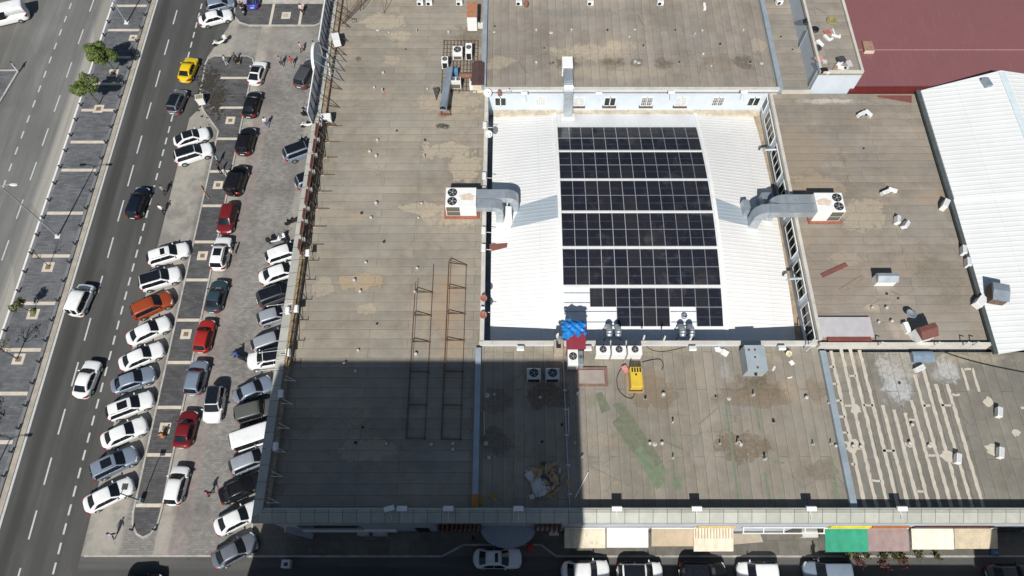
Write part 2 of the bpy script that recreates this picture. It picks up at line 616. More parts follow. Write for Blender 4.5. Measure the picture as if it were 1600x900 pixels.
# painted markings
lines = MB()
lines.poly([(-48.36, -40, 0.020), (-48.12, -40, 0.020), (-48.12, 200, 0.020), (-48.36, 200, 0.020)])
for y0, y1 in [(72.81, 75.37), (67.41, 70.07), (62.06, 64.8), (56.97, 59.58), (51.75, 54.42), (47.06, 50.07), (42.25, 45.11), (37.51, 40.14), (33.24, 35.27),
               (27.6, 30.2), (22.6, 25.2), (17.6, 20.2), (12.7, 15.3), (7.7, 10.3), (2.8, 5.2), (78, 80.6)]:
    lines.poly([(-45.24, y0, 0.020), (-45.08, y0, 0.020), (-45.08, y1, 0.020), (-45.24, y1, 0.020)])
y = 76.6
while y > 0:
    if not (61.5 < y < 66.2):
        lines.poly([(-42.13, y - 1.0, 0.020), (-41.95, y - 1.0, 0.020), (-41.95, y, 0.020), (-42.13, y, 0.020)])
    y -= 1.73
lines.build('lane_markings', M_LINE, road_r)
lines = MB()
for i in range(22):
    y = 81.0 - 2.45 * i * 2
for y in (75.1, 69.3, 63.6, 58.1, 52.9, 47.9, 42.6, 37.2, 31.8):
    lines.poly([(-56.96, y, 0.020), (-56.80, y, 0.020), (-56.80, y + 2.6, 0.020), (-56.96, y + 2.6, 0.020)])
for k in range(24):
    y = 78 - 2.4 * k
    lines.poly([(-59.86, y, 0.020), (-59.68, y, 0.020), (-59.68, y + 1.1, 0.020), (-59.86, y + 1.1, 0.020)])
lines.build('lane_markings', M_LINE, road_l)

# the median between the carriageways
b = MB(); b.box(-53.55, -49.3, -40, 200, 0, 0.15)
median = struct(b.build('pavement', M_MEDIAN))
b = MB(); b.box(-54.22, -53.95, -40, 200, 0, 0.10); b.build('kerb', M_WHITEK, median)
M_KERBD = mat('dark_kerb', (0.165, 0.17, 0.18), 0.85, var=0.2, scale=1.2)
b = MB(); b.box(-53.95, -53.55, -40, 200, 0, 0.16); b.build('kerb', M_KERBD, median)
b = MB(); b.box(-49.3, -48.98, -40, 200, 0, 0.17); b.build('kerb', M_KERBD, median)
b = MB(); b.box(-48.98, -48.42, -40, 200, 0, 0.03); b.build('gutter', M_TAN, median)
b = MB()
for y in (76.04, 71.62, 66.88, 62.45, 58.24, 53.35, 49.25, 43.27, 37.68, 31.87, 26.51, 21.77, 16.79, 11.8, 6.8):
    b.box(-53.5, -49.35, y - 0.2, y + 0.2, 0.14, 0.156)
b.build('stone_band', M_CREAM, median)


def pit(parent, x, y, s=0.62, soil=True):
    q = MB()
    for (x0, x1, y0, y1) in ((-s, s, s - 0.3, s), (-s, s, -s, -s + 0.3), (-s, -s + 0.3, -s + 0.3, s - 0.3), (s - 0.3, s, -s + 0.3, s - 0.3)):
        q.box(x + x0, x + x1, y + y0, y + y1, 0.13, 0.164)
    q.build('pit_frame', M_CREAM, parent)
    q = MB()
    q.box(x - s + 0.3, x + s - 0.3, y - s + 0.3, y + s - 0.3, 0.12, 0.158)
    q.build('pit_soil', M_BROWNS if soil else M_KERB, parent)


for (x, y) in ((-49.84, 70.26), (-50.95, 64.24), (-51.39, 58.45), (-51.37, 36.3), (-51.37, 30.6), (-51.39, 25.5)):
    pit(median, x, y, 0.6 if x < -50 else 0.5)

# the long island of the car park: dark pavers, pale kerb, cream bands
isl = [(-36.0, 10.2), (-35.8, 9.0), (-35.2, 8.1), (-34.5, 7.75), (-33.8, 8.1), (-33.3, 8.9), (-33.2, 10.2), (-33.2, 65.9), (-33.5, 66.8), (-34.3, 67.2), (-38.6, 67.2), (-39.4, 66.7),
       (-39.6, 65.9), (-39.3, 60.5), (-38.5, 58.3), (-36.0, 55.0)]


def kerbed(poly, kw, name, m, hk=0.14):
    """an island: pavers inside, a kerb ring round them"""
    n = len(poly)
    inner = []
    for i in range(n):
        p, c, q = Vector(poly[i - 1]), Vector(poly[i]), Vector(poly[(i + 1) % n])
        d1, d2 = (c - p).normalized(), (q - c).normalized()
        n1, n2 = Vector((-d1.y, d1.x)), Vector((-d2.y, d2.x))
        mm = (n1 + n2).normalized()
        inner.append(c + mm * (kw / max(0.5, mm.dot(n1))))
    a = MB(); a.prism(inner, 0.0, hk - 0.012)
    o = struct(a.build(name, m))
    a = MB()
    for i in range(n):
        j = (i + 1) % n
        a.hexa([(poly[i][0], poly[i][1], 0), (poly[j][0], poly[j][1], 0), (inner[j].x, inner[j].y, 0), (inner[i].x, inner[i].y, 0)],
               [(poly[i][0], poly[i][1], hk), (poly[j][0], poly[j][1], hk), (inner[j].x, inner[j].y, hk), (inner[i].x, inner[i].y, hk)])
    a.build('kerb', M_KERB, o)
    return o


island = kerbed(isl, 0.17, 'pavement', M_ISLAND)
b = MB()
for k in range(12):
    y = 10.75 + 4.79 * k
    x0 = -35.8 if y < 55.5 else (-37.6 if y < 62 else -37.2)
    b.box(x0, -33.4, y - 0.17, y + 0.17, 0.11, 0.134)
b.build('stone_band', M_CREAM, island)
for (x, y) in ((-34.7, 56.65), (-34.5, 47.14), (-34.55, 37.72), (-34.51, 28.29), (-34.6, 18.2)):
    pit(island, x, y, 0.55)
top_isl = kerbed([(-37.6, 76.6), (-37.3, 74.2), (-36.4, 73.0), (-35.0, 72.45), (-26.2, 72.45), (-25.5, 72.9), (-25.4, 73.6), (-25.4, 76.6)], 0.17, 'pavement', M_ISLAND)
b = MB()
for x in (-32.2, -28.3):
    b.box(x - 0.17, x + 0.17, 72.6, 76.4, 0.11, 0.134)
b.build('stone_band', M_CREAM, top_isl)
pit(top_isl, -30.27, 74.27, 0.6, False)
b = MB(); b.prism([(-66.2, 50), (-64.1, 59.9), (-63.35, 64.6), (-63.9, 65.1), (-80, 64.2), (-80, 50)], 0, 0.14)
corner = struct(b.build('pavement', M_MEDIAN))
b = MB()
for p, q in (((-66.2, 50), (-64.0, 59.9)), ((-64.0, 59.9), (-63.25, 64.7)), ((-63.25, 64.7), (-80, 64.5))):
    b.bar((p[0], p[1], 0.08), (q[0], q[1], 0.08), 0.25, 0.17)
b.build('kerb', M_KERB, corner)
# raised walk along the shop front
b = MB(); b.prism([(-24.4, 6.2), (-6.5, 6.2), (-4.5, 7.2), (2.7, 7.2), (4.1, 6.2), (90, 6.2), (90, 8.35), (-20.9, 8.35), (-20.9, 9.1), (-24.2, 9.1)], 0, 0.14)
walk = struct(b.build('sidewalk', M_SIDE))
b = MB()
for p, q in (((-24.4, 9.1), (-24.4, 6.2)), ((-24.4, 6.2), (-6.5, 6.2)), ((-6.5, 6.2), (-4.5, 7.2)), ((-4.5, 7.2), (2.7, 7.2)), ((2.7, 7.2), (4.1, 6.2)), ((4.1, 6.2), (90, 6.2)), ((-24.4, 9.15), (-20.9, 9.15))):
    b.bar((p[0], p[1], 0.08), (q[0], q[1], 0.08), 0.17, 0.18)
b.build('kerb', M_KERB, walk)
b = MB(); b.box(-39.9, -22, 76.75, 100, 0, 0.10)
struct(b.build('pavement', M_KERB))


# ------------------------------------------------------------------ the market hall and its neighbours
M_WALL = mat('pale_render', (0.57, 0.625, 0.675), 0.8, var=0.06, scale=0.8, stain=((0.45, 0.42, 0.36), 0.66))
M_WALLB = mat('grey_blue_render', (0.44, 0.48, 0.53), 0.8, var=0.1, scale=0.7, stain=((0.2, 0.2, 0.2), 0.62))
M_CAP = mat('blue_grey_flashing', (0.36, 0.42, 0.46), 0.5, metal=0.3, var=0.14, scale=0.7, stain=((0.2, 0.21, 0.21), 0.63))
M_COPEW = mat('pale_coping', (0.55, 0.52, 0.46), 0.8, var=0.14, scale=0.9, stain=((0.3, 0.27, 0.22), 0.6))
M_RUST = mat('rusty_steel', (0.13, 0.07, 0.04), 0.85, var=0.4, scale=4)
M_RUSTB = mat('brown_steel', (0.12, 0.08, 0.055), 0.8, var=0.35, scale=4)
M_DSTEEL = mat('dark_steel', (0.06, 0.06, 0.062), 0.6, var=0.3, scale=3)
M_GALV = mat('galvanised_steel', (0.46, 0.50, 0.53), 0.42, metal=0.55, var=0.16, scale=1.2, stain=((0.3, 0.32, 0.33), 0.6))
M_GALVD = mat('weathered_galvanised_steel', (0.30, 0.35, 0.40), 0.5, metal=0.4, var=0.2, scale=1.0)
M_WHITE = mat('white_enamel', (0.80, 0.80, 0.78), 0.45, var=0.05, scale=1.2, stain=((0.62, 0.52, 0.40), 0.70))
M_OFFW = mat('off_white_enamel', (0.68, 0.67, 0.63), 0.5, var=0.08, scale=1.5, stain=((0.45, 0.38, 0.28), 0.66))
M_BLACK = mat('black_plastic', (0.018, 0.018, 0.02), 0.5, var=0.3, scale=6)
M_GRILLE = mat('coil_grille', (0.13, 0.12, 0.095), 0.6, var=0.35, scale=16)
M_REDSHEET = mat('red_painted_sheet', (0.20, 0.075, 0.062), 0.6, var=0.16, scale=1.5, stain=((0.2, 0.1, 0.08), 0.62))
M_BRICKR = mat('red_brick_edging', (0.30, 0.115, 0.075), 0.85, var=0.3, scale=5)
M_CONC = mat('grey_concrete', (0.42, 0.40, 0.38), 0.88, var=0.12, scale=1.2, stain=((0.3, 0.26, 0.22), 0.6))
M_GLASS = glassy('window_glass', (0.014, 0.024, 0.022))
M_WHITEP = mat('white_window_frame', (0.74, 0.74, 0.73), 0.5, var=0.05, scale=3)
M_WOOD = mat('weathered_wood', (0.34, 0.24, 0.13), 0.85, var=0.35, scale=5)
M_DKRED = mat('dark_red_fascia', (0.13, 0.018, 0.016), 0.6, var=0.2, scale=1)


def cladding(name, base, axis, pitch):
    t = NT(name)
    pos = t.pos()
    s = t.sep(pos)[axis]
    ph = t.math('ABSOLUTE', t.math('SUBTRACT', t.math('FRACT', t.math('MULTIPLY', s, 1 / pitch)), 0.5))
    seam = t.range(ph, 0.476, 0.486)
    cell = t.new('TexWhiteNoise', noise_dimensions='1D')
    t.link(t.math('FLOOR', t.math('MULTIPLY', s, 1 / pitch)), cell.inputs['W'])
    n = t.noise(pos, 1.1, 5, 0.65)
    col = t.mix(t.range(t.math('ADD', t.math('MULTIPLY', cell.outputs[0], 0.35), n), 0.4, 1.0), tuple(v * 0.86 for v in base), tuple(v * 1.1 for v in base))
    drt = t.range(t.noise(pos, 3.0, 5, 0.7), 0.6, 0.7)
    col = t.mix(t.math('MULTIPLY', drt, 0.35), col, tuple(v * 0.6 for v in base))
    col = t.mix(t.math('MULTIPLY', seam, 0.8), col, (0.04, 0.04, 0.04))
    MATS[name] = t.done(col, 0.55, t.math('SUBTRACT', 1.0, seam), 0.5, 0.02)
    return MATS[name]


M_CLADX = cladding('cladding_front', (0.39, 0.395, 0.34), 0, 1.17)
M_CLADY = cladding('cladding_side', (0.42, 0.415, 0.37), 1, 1.42)

TAN, LTAN, DBR, SAND, BRN, GRY = (0.40, 0.295, 0.185), (0.42, 0.355, 0.26), (0.115, 0.092, 0.062), (0.48, 0.40, 0.29), (0.20, 0.145, 0.09), (0.37, 0.36, 0.345)
FB = (0.284, 0.249, 0.196)
ST_LEFT = [(695, 235, 8, 46, 14, LTAN, 0.9, 1), (700, 160, 8, 60, 26, LTAN, 0.8, 0), (728, 262, 8, 30, 24, LTAN, 0.9, 1), (565, 441, 8, 36, 16, TAN, 0.85, 1), (665, 325, 8, 42, 12, LTAN, 0.9, 1),
           (712, 343, 8, 50, 16, SAND, 0.7, 0), (700, 470, 8, 30, 70, (0.36, 0.235, 0.14), 0.55, 0), (693, 197, 8, 13, 5, (0.03, 0.027, 0.024), 1.0, 0), (693, 178, 8, 12, 8, (0.24, 0.09, 0.05), 0.8, 0),
           (562, 338, 8, 20, 9, TAN, 0.7, 0), (575, 703, 8, 55, 20, LTAN, 0.6, 1), (600, 33, 8, 40, 14, LTAN, 0.8, 1), (625, 57, 8, 30, 10, SAND, 0.7, 0), (612, 93, 8, 16, 10, LTAN, 0.6, 1),
           (505, 450, 8, 18, 20, LTAN, 0.6, 1), (735, 55, 8, 30, 20, DBR, 0.7, 0), (665, 480, 8, 8, 40, TAN, 0.5, 0), (575, 483, 8, 20, 10, SAND, 0.5, 1), (560, 92, 8, 6, 5, (0.12, 0.05, 0.04), 0.9, 0),
           (600, 145, 8, 4, 6, (0.35, 0.16, 0.11), 0.8, 0), (710, 545, 8, 26, 20, TAN, 0.5, 0), (450, 520, 8, 20, 60, LTAN, 0.4, 0)]
ST_FRONT = [(860, 620, 8, 34, 22, (0.13, 0.095, 0.065), 0.9, 1), (772, 690, 8, 26, 22, (0.14, 0.105, 0.075), 0.8, 1), (775, 625, 8, 24, 20, (0.15, 0.11, 0.08), 0.7, 1),
            (1185, 605, 8, 48, 26, (0.15, 0.115, 0.075), 0.85, 0), (1182, 596, 8, 20, 12, DBR, 0.9, 0), (1235, 612, 8, 20, 24, TAN, 0.5, 0), (1180, 622, 8, 60, 16, BRN, 0.7, 1),
            (1160, 698, 8, 42, 22, (0.15, 0.11, 0.07), 0.8, 1), (1020, 612, 8, 36, 24, BRN, 0.75, 1), (1005, 590, 8, 40, 20, (0.25, 0.185, 0.12), 0.6, 0), (1275, 610, 8, 20, 22, BRN, 0.6, 0), (1285, 735, 8, 24, 16, (0.15, 0.125, 0.09), 0.6, 1),
            (920, 625, 8, 26, 14, (0.19, 0.185, 0.125), 0.6, 0), (1133, 575, 8, 10, 22, GRY, 0.6, 0), (1210, 560, 8, 14, 14, LTAN, 0.5, 0), (945, 548, 8, 150, 8, LTAN, 0.5, 0)]
ST_TOP = [(888, 97, 9, 20, 17, DBR, 0.95, 1), (958, 97, 9, 24, 13, DBR, 0.95, 0), (995, 99, 9, 14, 8, DBR, 0.85, 0), (1036, 100, 9, 20, 11, DBR, 0.9, 0), (925, 82, 9, 75, 16, SAND, 0.75, 0), (965, 72, 9, 30, 9, SAND, 0.6, 0),
          (780, 98, 9, 26, 11, LTAN, 0.6, 1), (1162, 98, 9, 16, 13, DBR, 0.8, 1), (1185, 72, 9, 16, 12, LTAN, 0.6, 1), (1125, 100, 9, 26, 14, BRN, 0.5, 1), (862, 99, 9, 8, 3, DBR, 0.9, 0), (955, 112, 9, 120, 14, LTAN, 0.45, 0), (900, 20, 9, 110, 10, (0.17, 0.165, 0.14), 0.5, 0)]
ST_EAST = [(1245, 240, 8.6, 60, 60, (0.30, 0.235, 0.165), 0.6, 0), (1275, 290, 8.6, 45, 24, TAN, 0.5, 1), (1345, 335, 8.6, 45, 26, LTAN, 0.7, 1), (1330, 465, 8.6, 40, 30, (0.32, 0.27, 0.22), 0.7, 0), (1300, 430, 8.6, 46, 40, (0.26, 0.21, 0.17), 0.6, 1),
           (1420, 250, 8.6, 40, 40, (0.27, 0.23, 0.18), 0.6, 0), (1460, 310, 8.6, 40, 20, TAN, 0.4, 0), (1290, 158, 8.6, 50, 6, (0.5, 0.46, 0.4), 0.8, 0), (1320, 405, 8.6, 30, 14, LTAN, 0.6, 1), (1398, 520, 8.6, 9, 18, (0.40, 0.33, 0.28), 0.9, 0), (1470, 435, 8.6, 50, 40, (0.18, 0.155, 0.12), 0.6, 0),
           (1362, 480, 8.6, 16, 6, SAND, 0.8, 0), (1300, 420, 8.6, 70, 90, (0.27, 0.215, 0.16), 0.4, 0)]
ST_FR = [(1396, 592, 8, 28, 44, (0.47, 0.475, 0.48), 1.0, 0), (1400, 570, 8, 40, 36, (0.40, 0.37, 0.32), 0.7, 0), (1477, 578, 8, 24, 24, (0.45, 0.44, 0.42), 1.0, 0), (1330, 565, 8, 30, 14, LTAN, 0.5, 0), (1520, 560, 8, 70, 12, LTAN, 0.5, 0), (1545, 720, 8, 60, 40, (0.15, 0.13, 0.095), 0.4, 0)]
F_LEFT = felt('felt_left', FB, 'x', 0.95, ST_LEFT)
F_FRONT = felt('felt_front', (0.264, 0.231, 0.182), 'y', 0.92, ST_FRONT, green=0.28, off=0.4)
F_FR = felt('felt_front_right', (0.205, 0.190, 0.158), 'y', 1.04, ST_FR, off=0.2)
F_TOP = felt('felt_top', (0.272, 0.237, 0.195), 'y', 0.92, ST_TOP, off=0.7)
F_EAST = felt('felt_east', (0.276, 0.236, 0.188), 'x', 0.92, ST_EAST, off=0.3)
F_STRIP = felt('felt_strip', (0.285, 0.250, 0.205), 'x', 1.0, (), off=0.9)


def block(name, label, x0, x1, y0, y1, z, wall_m, deck_m, cat='building'):
    t = thing(name, label, cat, ((x0 + x1) / 2, (y0 + y1) / 2, 0))
    q = MB(); q.box(x0, x1, y0, y1, 0, z - 0.25); q.build('wall', wall_m, t)
    q = MB(); q.box(x0, x1, y0, y1, z - 0.25, z); q.build('roof', deck_m, t)
    return t


# --- long west wing
west = block('market_wing', 'long flat felt-roofed wing beside the car park, with clad coping on its street edges', -20.75, -2.97, 8.4, 68.3, 8.0, M_WALLB, F_LEFT)
q = MB()
q.hexa([(-21.62, 8.1, 8.05), (-20.78, 9.05, 8.05), (-20.78, 68.3, 8.05), (-21.62, 68.3, 8.05)],
       [(-21.62, 8.1, 8.58), (-20.78, 9.05, 8.74), (-20.78, 68.3, 8.74), (-21.62, 68.3, 8.58)])
q.build('coping', M_CLADY, west)
q = MB(); q.box(-20.775, -20.32, 9.08, 68.3, 8.003, 8.5)
q.build('ledge', mat('peeling_ledge', (0.30, 0.25, 0.18), 0.85, var=0.25, scale=2.2, stain=((0.19, 0.085, 0.035), 0.5)), west)


def front_coping(parent, x0, x1, xm=None):
    """clad band along the street front: a narrow flat top and a sloping fascia below it"""
    a = MB()
    xl = x0 if xm is None else xm
    a.hexa([(xl, 8.86, 8.3), (x1, 8.86, 8.3), (x1, 9.08, 8.3), (x0, 9.08, 8.3)], [(xl, 8.86, 8.94), (x1, 8.86, 8.94), (x1, 9.08, 8.96), (x0, 9.08, 8.96)])
    xl2 = x0 if xm is None else xm - 0.62
    a.hexa([(xl2, 8.06, 8.0), (x1, 8.06, 8.0), (x1, 8.84, 8.0), (xl, 8.84, 8.0)], [(xl2, 8.06, 8.5), (x1, 8.06, 8.5), (x1, 8.84, 8.90), (xl, 8.84, 8.90)])
    a.build('coping', M_CLADX, parent)


front_coping(west, -20.76, -3.1, -20.98)
q = MB(); q.box(-20.6, -3.1, 9.081, 9.2, 8.003, 8.9); q.build('parapet', M_COPEW, west)
# ground-floor front of the west wing
q = MB(); q.box(-19.2, -10.6, 8.2, 8.395, 1.0, 1.6); q.build('window_sill', M_WHITE, west)
q = MB(); q.box(-19.0, -13.6, 8.34, 8.42, 1.7, 4.2); q.build('window', M_GLASS, west)
q = MB(); q.box(-8.8, -7.6, 8.34, 8.42, 0.15, 2.6); q.build('door', M_BLACK, west)
q = MB(); q.bar((-20.3, 8.2, 3.4), (-18.6, 7.95, 0.2), 0.5, 0.12); q.build('ramp_panel', M_WALLB, west)

# --- front wing (street side, between the two blue-grey joints)
front = block('market_wing', 'flat felt-roofed front wing with green patch strips and the yellow generator on it', -2.97, 28.7, 8.4, 23.9, 8.0, M_WALLB, F_FRONT)
front_coping(front, -3.098, 28.7)
q = MB(); q.box(-3.098, 28.7, 9.081, 9.2, 8.003, 8.9); q.build('parapet', M_COPEW, front)
q = MB(); q.box(-3.36, -2.86, 9.2, 23.6, 8.003, 8.42)
cap = q.build('joint_cap', M_CAP, front)
q = MB(); q.box(-3.365, -2.855, 9.21, 10.4, 8.1, 8.425); q.build('rust_patch', mat('orange_rust', (0.42, 0.18, 0.035), 0.9, var=0.25, scale=3), cap)
# --- front wing, right of the second joint
fright = block('market_wing', 'flat roof at the lower right, striped with pale sealant lines over its seams', 28.7, 75, 8.4, 23.3, 8.0, M_WALLB, F_FR)
front_coping(fright, 28.702, 75)
q = MB(); q.box(28.702, 75, 9.081, 9.2, 8.003, 8.9); q.build('parapet', M_COPEW, fright)
q = MB(); q.box(28.42, 28.98, 9.2, 23.3, 8.004, 8.42); q.build('joint_cap', M_CAP, fright)
# pale sealant brushed over the seams, with ragged edges
seal = MB()
rs = random.Random(5)


def brush(pts, w):
    L, Rr = [], []
    for i, (x, y) in enumerate(pts):
        a, c = pts[max(0, i - 1)], pts[min(len(pts) - 1, i + 1)]
        d = Vector((c[0] - a[0], c[1] - a[1])).normalized()
        nn = Vector((-d.y, d.x))
        ww = w * rs.uniform(0.65, 1.3) / 2
        L.append((x + nn.x * ww, y + nn.y * ww, 8.006))
        Rr.append((x - nn.x * w * rs.uniform(0.8, 1.2) / 2, y - nn.y * w * rs.uniform(0.8, 1.2) / 2, 8.006))
    for i in range(len(pts) - 1):
        seal.poly([L[i], Rr[i], Rr[i + 1], L[i + 1]])


def seam_line(u0, v0, u1, v1, w=0.31):
    a, c = P(u0, v0, 8), P(u1, v1, 8)
    n = max(2, int(abs(c[1] - a[1]) / 0.3))
    brush([(a[0] + (c[0] - a[0]) * i / n + rs.uniform(-0.015, 0.015), a[1] + (c[1] - a[1]) * i / n) for i in range(n + 1)], w)


SEAMX = [(1298, 548, 1352, 793), (1314, 545, 1370, 793), (1328, 545, 1388, 793), (1343, 547, 1404, 793), (1379, 633, 1420, 793), (1397, 640, 1436, 793), (1414, 645, 1453, 793), (1424, 625, 1470, 793),
         (1429, 585, 1487, 793), (1442, 575, 1503, 793), (1462, 600, 1520, 793), (1480, 600, 1537, 793)]
for s_ in SEAMX:
    seam_line(*s_)
for (u0, u1, v) in ((1296, 1303, 573), (1300, 1308, 600), (1305, 1315, 626), (1318, 1338, 634), (1311, 1320, 651), (1316, 1325, 676), (1326, 1346, 700), (1378, 1398, 704), (1362, 1376, 751), (1349, 1364, 633), (1325, 1337, 587),
                    (1420, 1430, 656), (1443, 1454, 634), (1471, 1488, 633), (1450, 1462, 712), (1487, 1496, 722), (1432, 1443, 768), (1330, 1336, 725), (1488, 1500, 617), (1505, 1519, 577)):
    a, c = P(u0, v, 8), P(u1, v, 8)
    brush([(a[0] + (c[0] - a[0]) * i / 4, a[1] + rs.uniform(-0.03, 0.03)) for i in range(5)], 0.2)
for (u0, v0, u1, v1) in ((1503, 575, 1513, 610), (1519, 575, 1530, 612), (1595, 637, 1606, 637)):
    seam_line(u0, v0, u1, v1, 0.24)
for (u, v, r) in ((1333, 696, 0.75), (1337, 640, 0.5), (1480, 712, 0.6), (1545, 628, 0.55), (1551, 703, 0.65), (1587, 676, 0.45), (1420, 694, 0.35), (1452, 695, 0.4)):
    x, y = P(u, v, 8)
    seal.poly([(x + r * rs.uniform(0.6, 1.2) * math.cos(k * 0.5236), y + r * rs.uniform(0.5, 1.1) * math.sin(k * 0.5236), 8.009) for k in range(12)])
seal.build('sealant_lines', mat('beige_sealant', (0.52, 0.47, 0.39), 0.85, var=0.12, scale=1.5, stain=((0.36, 0.25, 0.15), 0.60)), fright)
# green felt strips laid across the front wing
grn = mat('green_felt', (0.155, 0.165, 0.110), 0.9, var=0.2, scale=2.0, stain=((0.19, 0.18, 0.12), 0.58))
grn2 = mat('bright_green_felt', (0.165, 0.20, 0.128), 0.9, var=0.18, scale=2.0, stain=((0.2, 0.22, 0.14), 0.62))
for k, (pts, m, z) in enumerate(((((930, 615), (940, 612), (955, 640), (940, 646)), grn, 8.005), (((957, 632), (972, 628), (1036, 722), (1024, 732)), grn, 8.005),
                                 (((956, 660), (970, 649), (1004, 697), (989, 708)), grn, 8.009), (((989, 706), (1004, 696), (1040, 753), (1026, 765)), grn2, 8.010),
                                 (((1026, 730), (1036, 725), (1042, 740), (1033, 744)), grn2, 8.007), (((1049, 747), (1065, 746), (1066, 764), (1050, 765)), grn2, 8.005),
                                 (((1131, 622), (1134, 622), (1157, 788), (1153, 788)), grn2, 8.005), (((1193, 738), (1197, 738), (1206, 788), (1202, 788)), grn2, 8.005),
                                 (((1181, 640), (1184, 640), (1189, 672), (1185, 672)), grn2, 8.005), (((1297, 715), (1301, 715), (1312, 782), (1308, 782)), grn2, 8.005), (((1209, 720), (1226, 722), (1226, 725), (1209, 723)), grn2, 8.005))):
    q = MB(); q.poly([(*P(u, v, z), z) for u, v in pts]); q.build('felt_patch', m, front)

# --- north wing behind the court: top z 9, windowed south wall above the vault
north = block('market_wing', 'flat-roofed wing above the white court, with a row of windows in its pale wall', -2.97, 29.25, 53.4, 68.3, 9.0, M_WALL, F_TOP)
q = MB(); q.box(-2.97, 29.25, 53.38, 53.62, 9.003, 9.42); q.build('parapet', M_WALL, north)
q = MB(); q.box(-3.02, 29.3, 53.30, 53.70, 9.423, 9.48); q.build('coping', M_COPEW, north)
q = MB(); q.box(-3.36, -2.86, 53.71, 68.3, 8.9, 9.42); q.build('joint_cap', M_CAP, north)
q = MB(); q.box(-2.86, 29.25, 67.6, 68.3, 9.004, 9.5); q.build('parapet', M_COPEW, north)
for i, (u, v, barred) in enumerate(((782, 168, 0), (845, 168, 1), (905, 169, 1), (954, 168, 0), (1012, 167, 2), (1066, 167, 1), (1124, 167, 2), (1180, 167, 0))):
    # the wall face stands at y = 53.4: read the height off the photo there
    x = P(u, v, 7.6)[0]
    w_, z0, z1 = 0.66, 6.75, 8.15
    q = MB()
    for a in ((x - w_, x - w_ + 0.08, z0, z1), (x + w_ - 0.08, x + w_, z0, z1), (x - 0.05, x + 0.05, z0, z1), (x - w_ + 0.081, x + w_ - 0.081, z1 - 0.08, z1), (x - w_ + 0.081, x + w_ - 0.081, z0, z0 + 0.08)):
        q.box(a[0], a[1], 53.30, 53.398, a[2], a[3])
    wn = q.build('window', M_WHITEP, north)
    q = MB(); q.box(x - w_ + 0.08, x + w_ - 0.08, 53.35, 53.397, z0 + 0.08, z1 - 0.08)
    q.build('pane', M_GLASS if barred != 1 else glassy('curtained_glass', (0.5, 0.52, 0.52), 0.2), wn)
    if barred:
        q = MB()
        for k in range(5):
            zz = z0 + 0.2 + k * 0.26
            q.box(x - w_ - 0.05, x + w_ + 0.05, 53.20, 53.23, zz, zz + 0.035)
        for k in range(7):
            xx = x - w_ + k * w_ / 3
            q.box(xx - 0.015, xx + 0.015, 53.235, 53.265, z0, z1 + 0.1)
        q.build('bars', M_WHITEP, wn)
    if i in (2, 3, 4, 5):
        q = MB(); q.box(x - w_ - 0.12, x + w_ + 0.12, 53.1, 53.395, z0 - 0.14, z0 - 0.004); q.build('sill', M_RUSTB, wn)
# --- narrow strip and tall block right of it
strip = block('market_wing', 'narrow strip of brown flat roof between the blue-grey joint and the tall pale block', 29.25, 33.0, 53.6, 70, 8.6, M_WALL, F_STRIP)
q = MB(); q.box(29.2, 29.72, 53.6, 70, 8.604, 9.46); q.build('joint_cap', M_CAP, strip)
q = MB(); q.box(29.72, 33.0, 53.45, 53.75, 8.605, 8.95); q.build('parapet', M_COPEW, strip)
tall = block('penthouse_block', 'tall pale block with rubbish scattered over its parapeted roof, beside the red roof', 33.0, 37.7, 53.9, 70, 11.3, M_WALL, F_STRIP)
for a in ((33.0, 33.25, 53.9, 70), (37.42, 37.7, 53.9, 70), (33.25, 37.42, 53.9, 54.12)):
    q = MB(); q.box(*a, 11.304, 11.62); q.build('parapet', M_COPEW, tall)
q = MB(); q.tube((32.93, 54.4, 8.6), (32.93, 54.4, 11.2), 0.07); q.tube((32.9, 60.2, 8.6), (32.9, 60.2, 11.2), 0.07); q.build('downpipe', M_CAP, tall)

# --- east wing
east = block('market_wing', 'wide flat brown roof between the white court and the white metal shed', 28.3, 44.9, 23.9, 53.45, 8.6, M_WALL, F_EAST)
q = MB(); q.box(28.3, 28.62, 24.2, 53.2, 8.604, 9.0); q.build('parapet', M_COPEW, east)
q = MB(); q.box(28.3, 44.9, 23.6, 23.9, 8.0, 9.0); q.build('parapet', M_COPEW, east)
# ribbon of windows in the west face of the east wing, looking onto the vault
rs = random.Random(9)
y = 24.6
k = 0
while y < 52.6:
    ln = 3.7
    q = MB()
    q.box(28.20, 28.297, y, y + ln, 6.5, 6.58); q.box(28.20, 28.297, y, y + ln, 8.30, 8.38)
    n = 4
    for i in range(n + 1):
        yy = y + i * ln / n
        q.box(28.22, 28.296, yy - 0.03, yy + 0.03, 6.58, 8.30)
    wn = q.build('window', M_WHITEP, east)
    q = MB(); q.box(28.255, 28.29, y + 0.045, y + ln - 0.045, 6.58, 8.30); q.build('pane', M_GLASS, wn)
    y += ln + 0.95
    k += 1

# --- vaulted court
def arch(y):
    return 1 - ((y - 38.8) / 14.6) ** 2


def zc(y):
    return 5.8 + 2.4 * arch(y)


def zs(y, s):
    """s = 0 at the middle section, 1 at the gutter"""
    return (zc(y) - 0.10) * (1 - s) + (5.35 + 1.1 * arch(y)) * s


